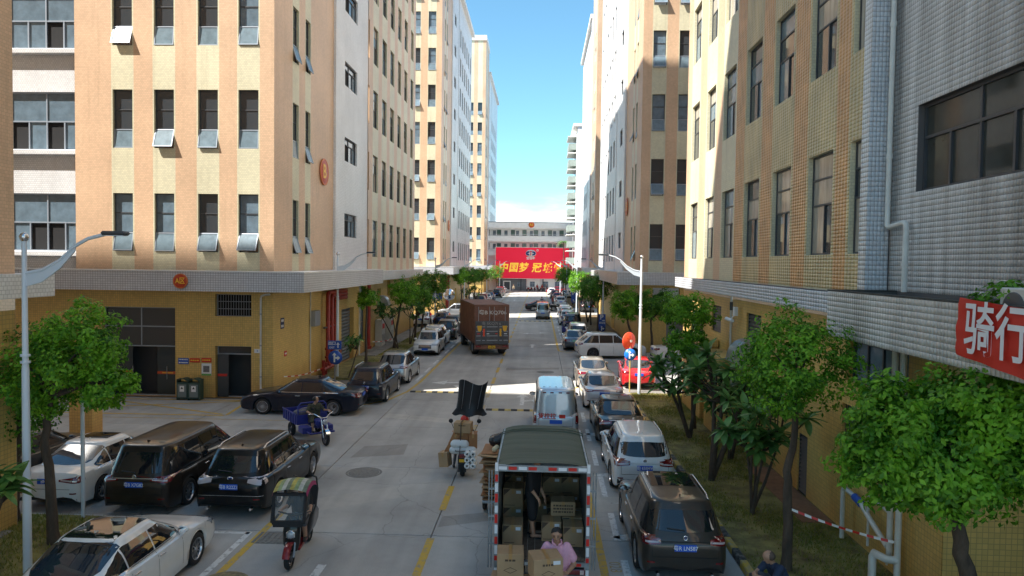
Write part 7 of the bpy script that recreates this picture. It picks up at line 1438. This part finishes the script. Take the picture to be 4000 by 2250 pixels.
# --- blue cargo trike with its rider
M['tblue']=mat('trike_blue',(.02,.03,.22),.45,var=.25,vscale=6)
def trike(label,loc,rz,sc=1.,roof=False):
    T=empty('cargo_tricycle',loc,rz,label,'tricycle','blue cargo trikes',scale=sc)
    thin_wheel(T,(0,-1.05,.27),.27,.11)
    for sx in (-1,1): thin_wheel(T,(sx*.48,.95,.25),.25,.14); m=MB(); m.tube([(sx*.08,-1.05,.27),(sx*.09,-.88,.86)],.022,6); m.build('fork_leg',M['chrome'],T); m=MB(); m.bbox(sx*.38-.16,sx*.38+.16,-.35,.12,.30,.52,.02); m.build('side_box',M['tblue'],T)
    m=MB(); n=8; vs=[]
    for i in range(n+1): 
        a=R(30+110*i/n)
        for x in (-.07,.07): vs.append((x,-1.05-.31*math.cos(a),.27+.31*math.sin(a)))
    m.add(vs,[(2*i,2*i+1,2*i+3,2*i+2) for i in range(n)],0,True); m.build('front_mudguard',M['chrome'],T)
    m=MB(); m.lathe([(0,-.03),(.07,-.02),(.095,.02),(.07,.1),(0,.13)],14,axis='y',c=(0,-1.0,.78)); m.build('headlight',M['head'],T)
    m=MB(); m.tube([(-.42,-.62,1.02),(-.3,-.78,1.05),(-.08,-.86,.90),(.08,-.86,.90),(.3,-.78,1.05),(.42,-.62,1.02)],.016,7); m.build('handlebar',M['chrome'],T)
    for sx in (-1,1): m=MB(); m.tube([(sx*.3,-.78,1.05),(sx*.36,-.84,1.2)],.008,5); m.lathe([(0,-.01),(.06,0),(0,.01)],10,axis='y',c=(sx*.37,-.84,1.24)); m.build('mirror',M['black'],T)
    m=MB(); m.tube([(0,-.86,.88),(0,-.4,.5),(0,.1,.42),(0,1.5,.42)],.045,7); m.build('frame',M['tblue'],T); m=MB(); m.bbox(-.14,.14,-.6,-.2,.55,.78,.06); m.build('tank',M['tblue'],T); m=MB(); m.bbox(-.2,.2,-.15,.18,.56,.70,.05); m.build('seat',M['black'],T)
    m=MB(); m.tube([(-.42,-.75,.38),(.42,-.75,.38)],.03,6); m.tube([(-.42,-.75,.38),(-.4,-.3,.38)],.025,6); m.tube([(.42,-.75,.38),(.4,-.3,.38)],.025,6); m.build('crash_bar',M['tblue'],T)
    bed=empty('cargo_bed',(0,0,0),parent=T); m=MB(); m.box(-.52,.52,.25,1.75,.5,.54); m.build('floor',M['tblue'],bed)
    for a in ((-.54,-.52,.25,1.75),(.52,.54,.25,1.75),(-.52,.52,.24,.26),(-.52,.52,1.74,1.76)): m=MB(); m.box(a[0],a[1],a[2],a[3],.5,.84); m.build('side_board',M['tblue'],bed)
    for sx in (-1,1):
        for i in range(6): m=MB(); y=.35+i*.25; a,b=sorted((sx*.54,sx*.565)); m.box(a,b,y,y+.06,.5,.84); m.build('stake',M['tblue'],bed)
        m=MB(); a,b=sorted((sx*.54,sx*.57)); m.box(a,b,.25,1.75,.845,.88); m.build('top_rail',M['tblue'],bed)
    m=MB(); m.tube([(-.5,.25,.84),(-.5,.25,1.15),(-.4,.25,1.25),(.4,.25,1.25),(.5,.25,1.15),(.5,.25,.84)],.025,7); m.build('guard_hoop',M['tblue'],bed)
    for z in (.95,1.05,1.15): m=MB(); m.tube([(-.5,.25,z),(.5,.25,z)],.012,5); m.build('guard_bar',M['tblue'],bed)
    if roof: m=MB(); m.bbox(-.55,.55,-.7,.5,1.75,1.8,.02); m.build('roof',mat('trike_roof',(.03,.06,.14),.5),T); m=MB(); [m.tube([(sx*.5,.3,.84),(sx*.5,.3,1.76)],.02,5) for sx in (-1,1)]; [m.tube([(sx*.45,-.65,.9),(sx*.5,-.65,1.76)],.02,5) for sx in (-1,1)]; m.build('roof_post',M['tblue'],T)
    return T
T1=trike('blue cargo tricycle turning out in front of the black saloon',(-7.75,24.0,0),R(38),1.0); trike('blue cargo tricycle with roof parked in the right row',(2.5,60.9,0),PI,1.0,True)
lo=empty('cargo_sack',(-8.5,25.0,.54),R(38),label='grey sack lying in the blue cargo tricycle',cat='sack'); m=MB(); capsule(m,(-.25,.0,.14),(.2,.15,.16),.14,.16); m.build('sack',mat('grey_sack',(.14,.14,.15),.8,var=.4,vscale=9),lo)
s=[]; torso(s,(0,.08,.78),(0,.02,1.22),.19,1,.15)
for k in (-1,1): s.append(((.1*k,.05,.76),(.2*k,-.32,.70),.085,.065,1)); s.append(((.2*k,-.32,.70),(.17*k,-.3,.36),.05,.04,0)); s.append(((.17*k,-.3,.33),(.18*k,-.46,.32),.038,.033,2)); s.append(((.18*k,.02,1.19),(.3*k,-.08,1.0),.062,.05,1)); s.append(((.3*k,-.08,1.0),(.36*k,-.42,1.05),.04,.03,0)); hand(s,(.36*k,-.42,1.05),(0,-1,-.1),(-k,0,0),(0,0,1),0,1.1)
h=head(s,(0,0,1.24),(.03,-.02,1.38),(.75,-.6,0),0,.92)
P5=person('man in camouflage shirt riding the blue cargo tricycle',(-7.75,24.0,0),R(38),s,['skin','camo','sole'],.016); m=MB(); H_,f_,u_,sd_=h; capsule(m,H_+u_*.03-f_*.03-sd_*.02,H_+u_*.03-f_*.03+sd_*.02,.082,.082,12); m.build('hair',M['hair'],P5)
# --- motorbike stacked with cartons, seen from behind
K=empty('motorbike',(-2.2,20.85,0),R(3),label='motorbike seen from behind, overloaded with cartons and rolls',cat='motorbike')
thin_wheel(K,(0,-.62,.29),.29,.13); thin_wheel(K,(0,.68,.29),.29,.11)
m=MB(); m.tube([(0,-.62,.3),(0,-.1,.42),(0,.35,.62),(0,.5,.9)],.05,7); m.bbox(-.16,.16,-.12,.3,.3,.55,.04); m.build('frame',M['black'],K); m=MB(); m.bbox(-.15,.15,-.75,.05,.68,.76,.03); m.build('seat',M['black'],K); m=MB(); m.bbox(-.14,.14,.05,.5,.66,.86,.07); m.build('tank',M['black'],K)
m=MB(); m.tube([(-.38,.42,1.05),(-.15,.5,1.0),(.15,.5,1.0),(.38,.42,1.05)],.016,7); m.build('handlebar',M['black'],K)
for sx in (-1,1): m=MB(); m.tube([(sx*.3,.45,1.04),(sx*.42,.42,1.32)],.008,5); m.lathe([(0,-.012),(.06,-.008),(.07,.008),(0,.012)],12,axis='y',c=(sx*.43,.42,1.37)); m.build('mirror',M['black'],K); m=MB(); m.tube([(sx*.09,.68,.29),(sx*.09,.5,.95)],.022,6); m.build('fork_leg',M['grey'],K)
m=MB(); m.bbox(-.13,.13,-.88,-.78,.40,.66,.02); m.build('rear_mudguard',M['black'],K); m=MB(); m.bbox(-.08,.08,-.92,-.88,.60,.72,.01); m.build('tail_light',M['tail'],K); m=MB(); m.bbox(-.09,.09,-.90,-.885,.47,.56,.005); m.build('number_plate',M['plate_y'],K); m=MB(); m.tube([(.14,.1,.32),(.2,-.5,.30),(.22,-.85,.34)],[.03,.05,.06],9); m.build('exhaust',M['steel'],K); m=MB(); m.box(-.12,.12,-.87,-.86,.18,.40); m.build('mud_flap',M['black'],K); m=MB(); m.tube([(-.2,-.85,.78),(-.2,-.3,.78),(.2,-.3,.78),(.2,-.85,.78),(-.2,-.85,.78)],.014,5); m.build('rack',M['black'],K)
G='cartons on the motorbike'
def kc(lb,x,y,z,sz,rz=0,mt='kraft',tilt=0,txt=None): return carton(lb,(-2.2+x,20.85+y,z),sz,R(rz),mt,txt=txt,stick=False,group=G,tilt=tilt)
kc('pale carton lashed on top of the motorbike load',.02,-.42,1.24,(.50,.38,.30),-6,txt=(1,)); kc('brown carton under the top one on the motorbike',.0,-.38,.98,(.36,.36,.25),0,'kraft_d'); kc('brown carton on the right shoulder of the load',.30,-.42,.80,(.25,.36,.42),8,'kraft_d'); kc('brown carton leaning out at the left of the load',-.30,-.42,.88,(.20,.36,.36),-5,'kraft_d',25); kc('brown carton hanging left below the leaning one',-.42,-.48,.66,(.18,.34,.34),-5,'kraft_d',28); kc('kraft carton with print hanging lowest at the left',-.46,-.62,.28,(.28,.34,.42),-14,'kraft',-6)
M['bagw']=mat('white_bag',(.68,.70,.70),.5,var=.08,vscale=8,bump=.6,bscale=14)
for i,(x,z,rx,rz_) in enumerate(((-.05,.94,.24,.13),(-.07,.76,.28,.12),(.24,.78,.15,.10))):
    e=empty('plastic_bag',(-2.2+x,20.18,z),label=('upper white plastic sack in the middle of the load','lower white plastic sack in the middle of the load','small white plastic sack above the rolls')[i],cat='plastic bag'); m=MB(); capsule(m,(-rx*.6,0,0),(rx*.6,0,0),rz_,rz_*.95,12); m.build('sack',M['bagw'],e)
e=empty('roll_bundle',(-1.93,20.1,.38),label='bundle of six white rolls strapped to the motorbike',cat='roll bundle')
for a in range(2):
    for b in range(3): m=MB(); m.lathe([(.035,-.2),(.08,-.2),(.084,-.19),(.084,.19),(.08,.2),(.035,.2),(.035,-.2)],16,axis='y',c=(-.08+.17*a,0,.0+.17*b)); m.build('paper_roll',M['whitep'],e)
m=MB(); m.tube([(-2.23,19.92,.70),(-2.23,20.12,1.0),(-2.23,20.22,1.27),(-2.23,20.22,1.56),(-2.2,20.6,1.55)],.012,5); e=empty('strap',(0,0,0),label='black elastic strap holding the motorbike load',cat='strap'); m.build('cord',M['black'],e)
s=[]; torso(s,(0,.10,.80),(0,.16,1.26),.19,1,.15)
for k in (-1,1): s.append(((.1*k,.1,.78),(.24*k,.32,.66),.085,.065,1)); s.append(((.24*k,.32,.66),(.30*k,.15,.14),.06,.045,1)); s.append(((.30*k,.12,.05),(.33*k,.28,.045),.04,.038,2)); s.append(((.18*k,.16,1.22),(.3*k,.25,1.02),.06,.05,1)); s.append(((.3*k,.25,1.02),(.36*k,.42,1.05),.04,.03,0)); hand(s,(.36*k,.42,1.05),(0,1,0),(-k,0,0),(0,0,1),0,1.1)
h=head(s,(0,.17,1.28),(0,.2,1.42),(0,1,0),0,.92); P6=person('motorbike rider hidden behind the load, only red helmet and one leg showing',(-2.2,20.85,0),R(3),s,['skin','greyc','sole'],.018); m=MB(); H_=h[0]; m.lathe([(.0,.15),(.06,.14),(.11,.09),(.13,.02),(.13,-.04),(.12,-.06)],16,c=(H_.x,H_.y,H_.z+.03)); m.build('helmet',M['red'],P6)
# blown-out black umbrella fixed to the motorbike
U=empty('umbrella',(-2.08,21.2,1.06),label='large black umbrella blown inside out above the motorbike',cat='umbrella',scale=.9); M['umb']=mat('black_umbrella_cloth',(.005,.005,.008),.5,bump=.3,bscale=8)
m=MB(); m.tube([(0,0,0),(.0,0,.95)],.014,7); m.build('pole',M['steel'],U)
m=MB(); n=16; vs=[]; PR=((.62,.58),(.54,.68),(.47,.80),(.47,1.05),(.49,1.38),(.52,1.70))
def upt(t,rr,zz):
    a=R(195+150*t); c,sn=math.cos(a),math.sin(a); k=max(0,zz-.8)
    return (c*rr+k*.14,.12+sn*rr*.55-(0 if zz>.7 else .05*math.cos(t*12)),zz+k*.10*math.sin(t*7)+(.03*math.cos(t*19) if zz<.7 else 0))
for i in range(n+1):
    for rr,zz in PR: vs.append(upt(i/n,rr,zz))
k=len(PR); m.add(vs,[(i*k+j,(i+1)*k+j,(i+1)*k+j+1,i*k+j+1) for i in range(n) for j in range(k-1)],0,True); m.build('canopy',M['umb'],U)
for t in (.02,.27,.5,.75,.98): m=MB(); m.tube([(0,0,.80)]+[tuple(Vector(upt(t,rr*.985,zz))+Vector((0,-.012,0))) for rr,zz in PR[2:]],.007,5); m.build('rib',M['grey'],U)
# --- hand cart of flattened cardboard beside the truck
Ht=empty('cardboard_cart',(-1.02,17.5,0),label='cart piled with flattened cardboard beside the tarpaulin truck',cat='cart'); m=MB(); m.bbox(-.3,.3,-.7,.7,.38,.44,.02); m.build('platform',M['tsteel'],Ht)
for sx in (-1,1): thin_wheel(Ht,(sx*.28,0,.24),.24,.1)
for i in range(34): m=MB(); w=random.uniform(.26,.34); d=random.uniform(.45,.68); m.box(-w,w,-d,d,0,.018); m.build('cardboard_sheet',M['kraft' if i%3 else 'kraft_d'],Ht,loc=(random.uniform(-.06,.06),random.uniform(-.05,.05),.45+i*.0325),rot=(R(random.uniform(-2.5,2.5)),R(random.uniform(-2.5,2.5)),R(random.uniform(-9,9))))
e=empty('bin_bag',(-.95,17.6,1.58),label='black rubbish bag on top of the cardboard pile',cat='rubbish bag'); m=MB(); capsule(m,(-.12,0,.14),(.2,.12,.18),.16,.2,12); m.build('bag',mat('black_polythene',(.015,.015,.017),.25,bump=.9,bscale=12),e)
e=empty('crumpled_paper',(-1.05,17.1,1.58),label='crumpled pale paper below the rubbish bag',cat='paper'); m=MB(); capsule(m,(0,0,.05),(.05,.02,.1),.07,.06,7); m.build('wad',mat('pale_paper',(.55,.48,.32),.8,bump=1,bscale=20),e)
# --- far people and parked motorbikes before the billboard
def stander(label,loc,rz,top,bot,sc=1.):
    s=[]; torso(s,(0,0,.92),(0,0,1.36),.19,1,.14)
    for k in (-1,1): s.append(((.09*k,0,.9),(.11*k,.04*k,.48),.085,.06,2)); s.append(((.11*k,.04*k,.48),(.12*k,.08*k,.08),.055,.045,2)); s.append(((.12*k,.08*k+.02,.04),(.12*k,.08*k-.13,.04),.04,.035,3)); s.append(((.18*k,0,1.33),(.24*k,.0,1.05),.06,.045,1)); s.append(((.24*k,0,1.05),(.22*k,-.12,.82),.04,.03,0)); hand(s,(.22*k,-.12,.82),(0,-.3,-1),(-k,0,0),(0,-1,0),0,.5)
    h=head(s,(0,0,1.4),(0,-.03,1.56),(0,-1,0)); p=person(label,loc,rz,s,['skin',top,bot,'sole'],.03,sc); hair(p,*h); return p
stander('man in red shirt walking by the far parked cars',(1.85,100.5,0),R(60),'redc','greyc'); stander('man in grey behind the black crossing saloon',(.3,96.5,0),R(180),'greyc','khaki'); stander('person walking at the far left before the billboard',(-5.6,150,0),0,'khaki','greyc')
for i in range(7): 
    x=-2.6+i*.72; y=158.2; k=empty('parked_motorbike',(x,y,0),R(random.uniform(-25,25)),label='motorbike %s in the row under the billboard'%('first','second','third','fourth','fifth','sixth','seventh')[i],cat='motorbike',group='motorbikes under the billboard'); thin_wheel(k,(0,-.6,.29),.29,.12); thin_wheel(k,(0,.6,.29),.29,.12); m=MB(); m.bbox(-.15,.15,-.3,.35,.4,.8,.06); m.bbox(-.16,.16,.1,.75,.75,.85,.03); m.build('body',[M['wine_p'] if 'wine_p' in M else M['maroon'],][0],k); m=MB(); m.tube([(-.33,-.35,1.05),(0,-.45,1.0),(.33,-.35,1.05)],.02,6); m.tube([(0,-.6,.3),(0,-.42,1.0)],.03,6); m.build('handlebar',M['black'],k)
for x,lb,t in ((-.6,'person in dark red beside the far motorbikes','redc'),(.5,'second person in dark red beside the far motorbikes','redc'),(1.4,'person in grey at the end of the far motorbikes','greyc')): stander(lb,(x,157.2,0),R(random.uniform(-60,60)),t,'greyc')
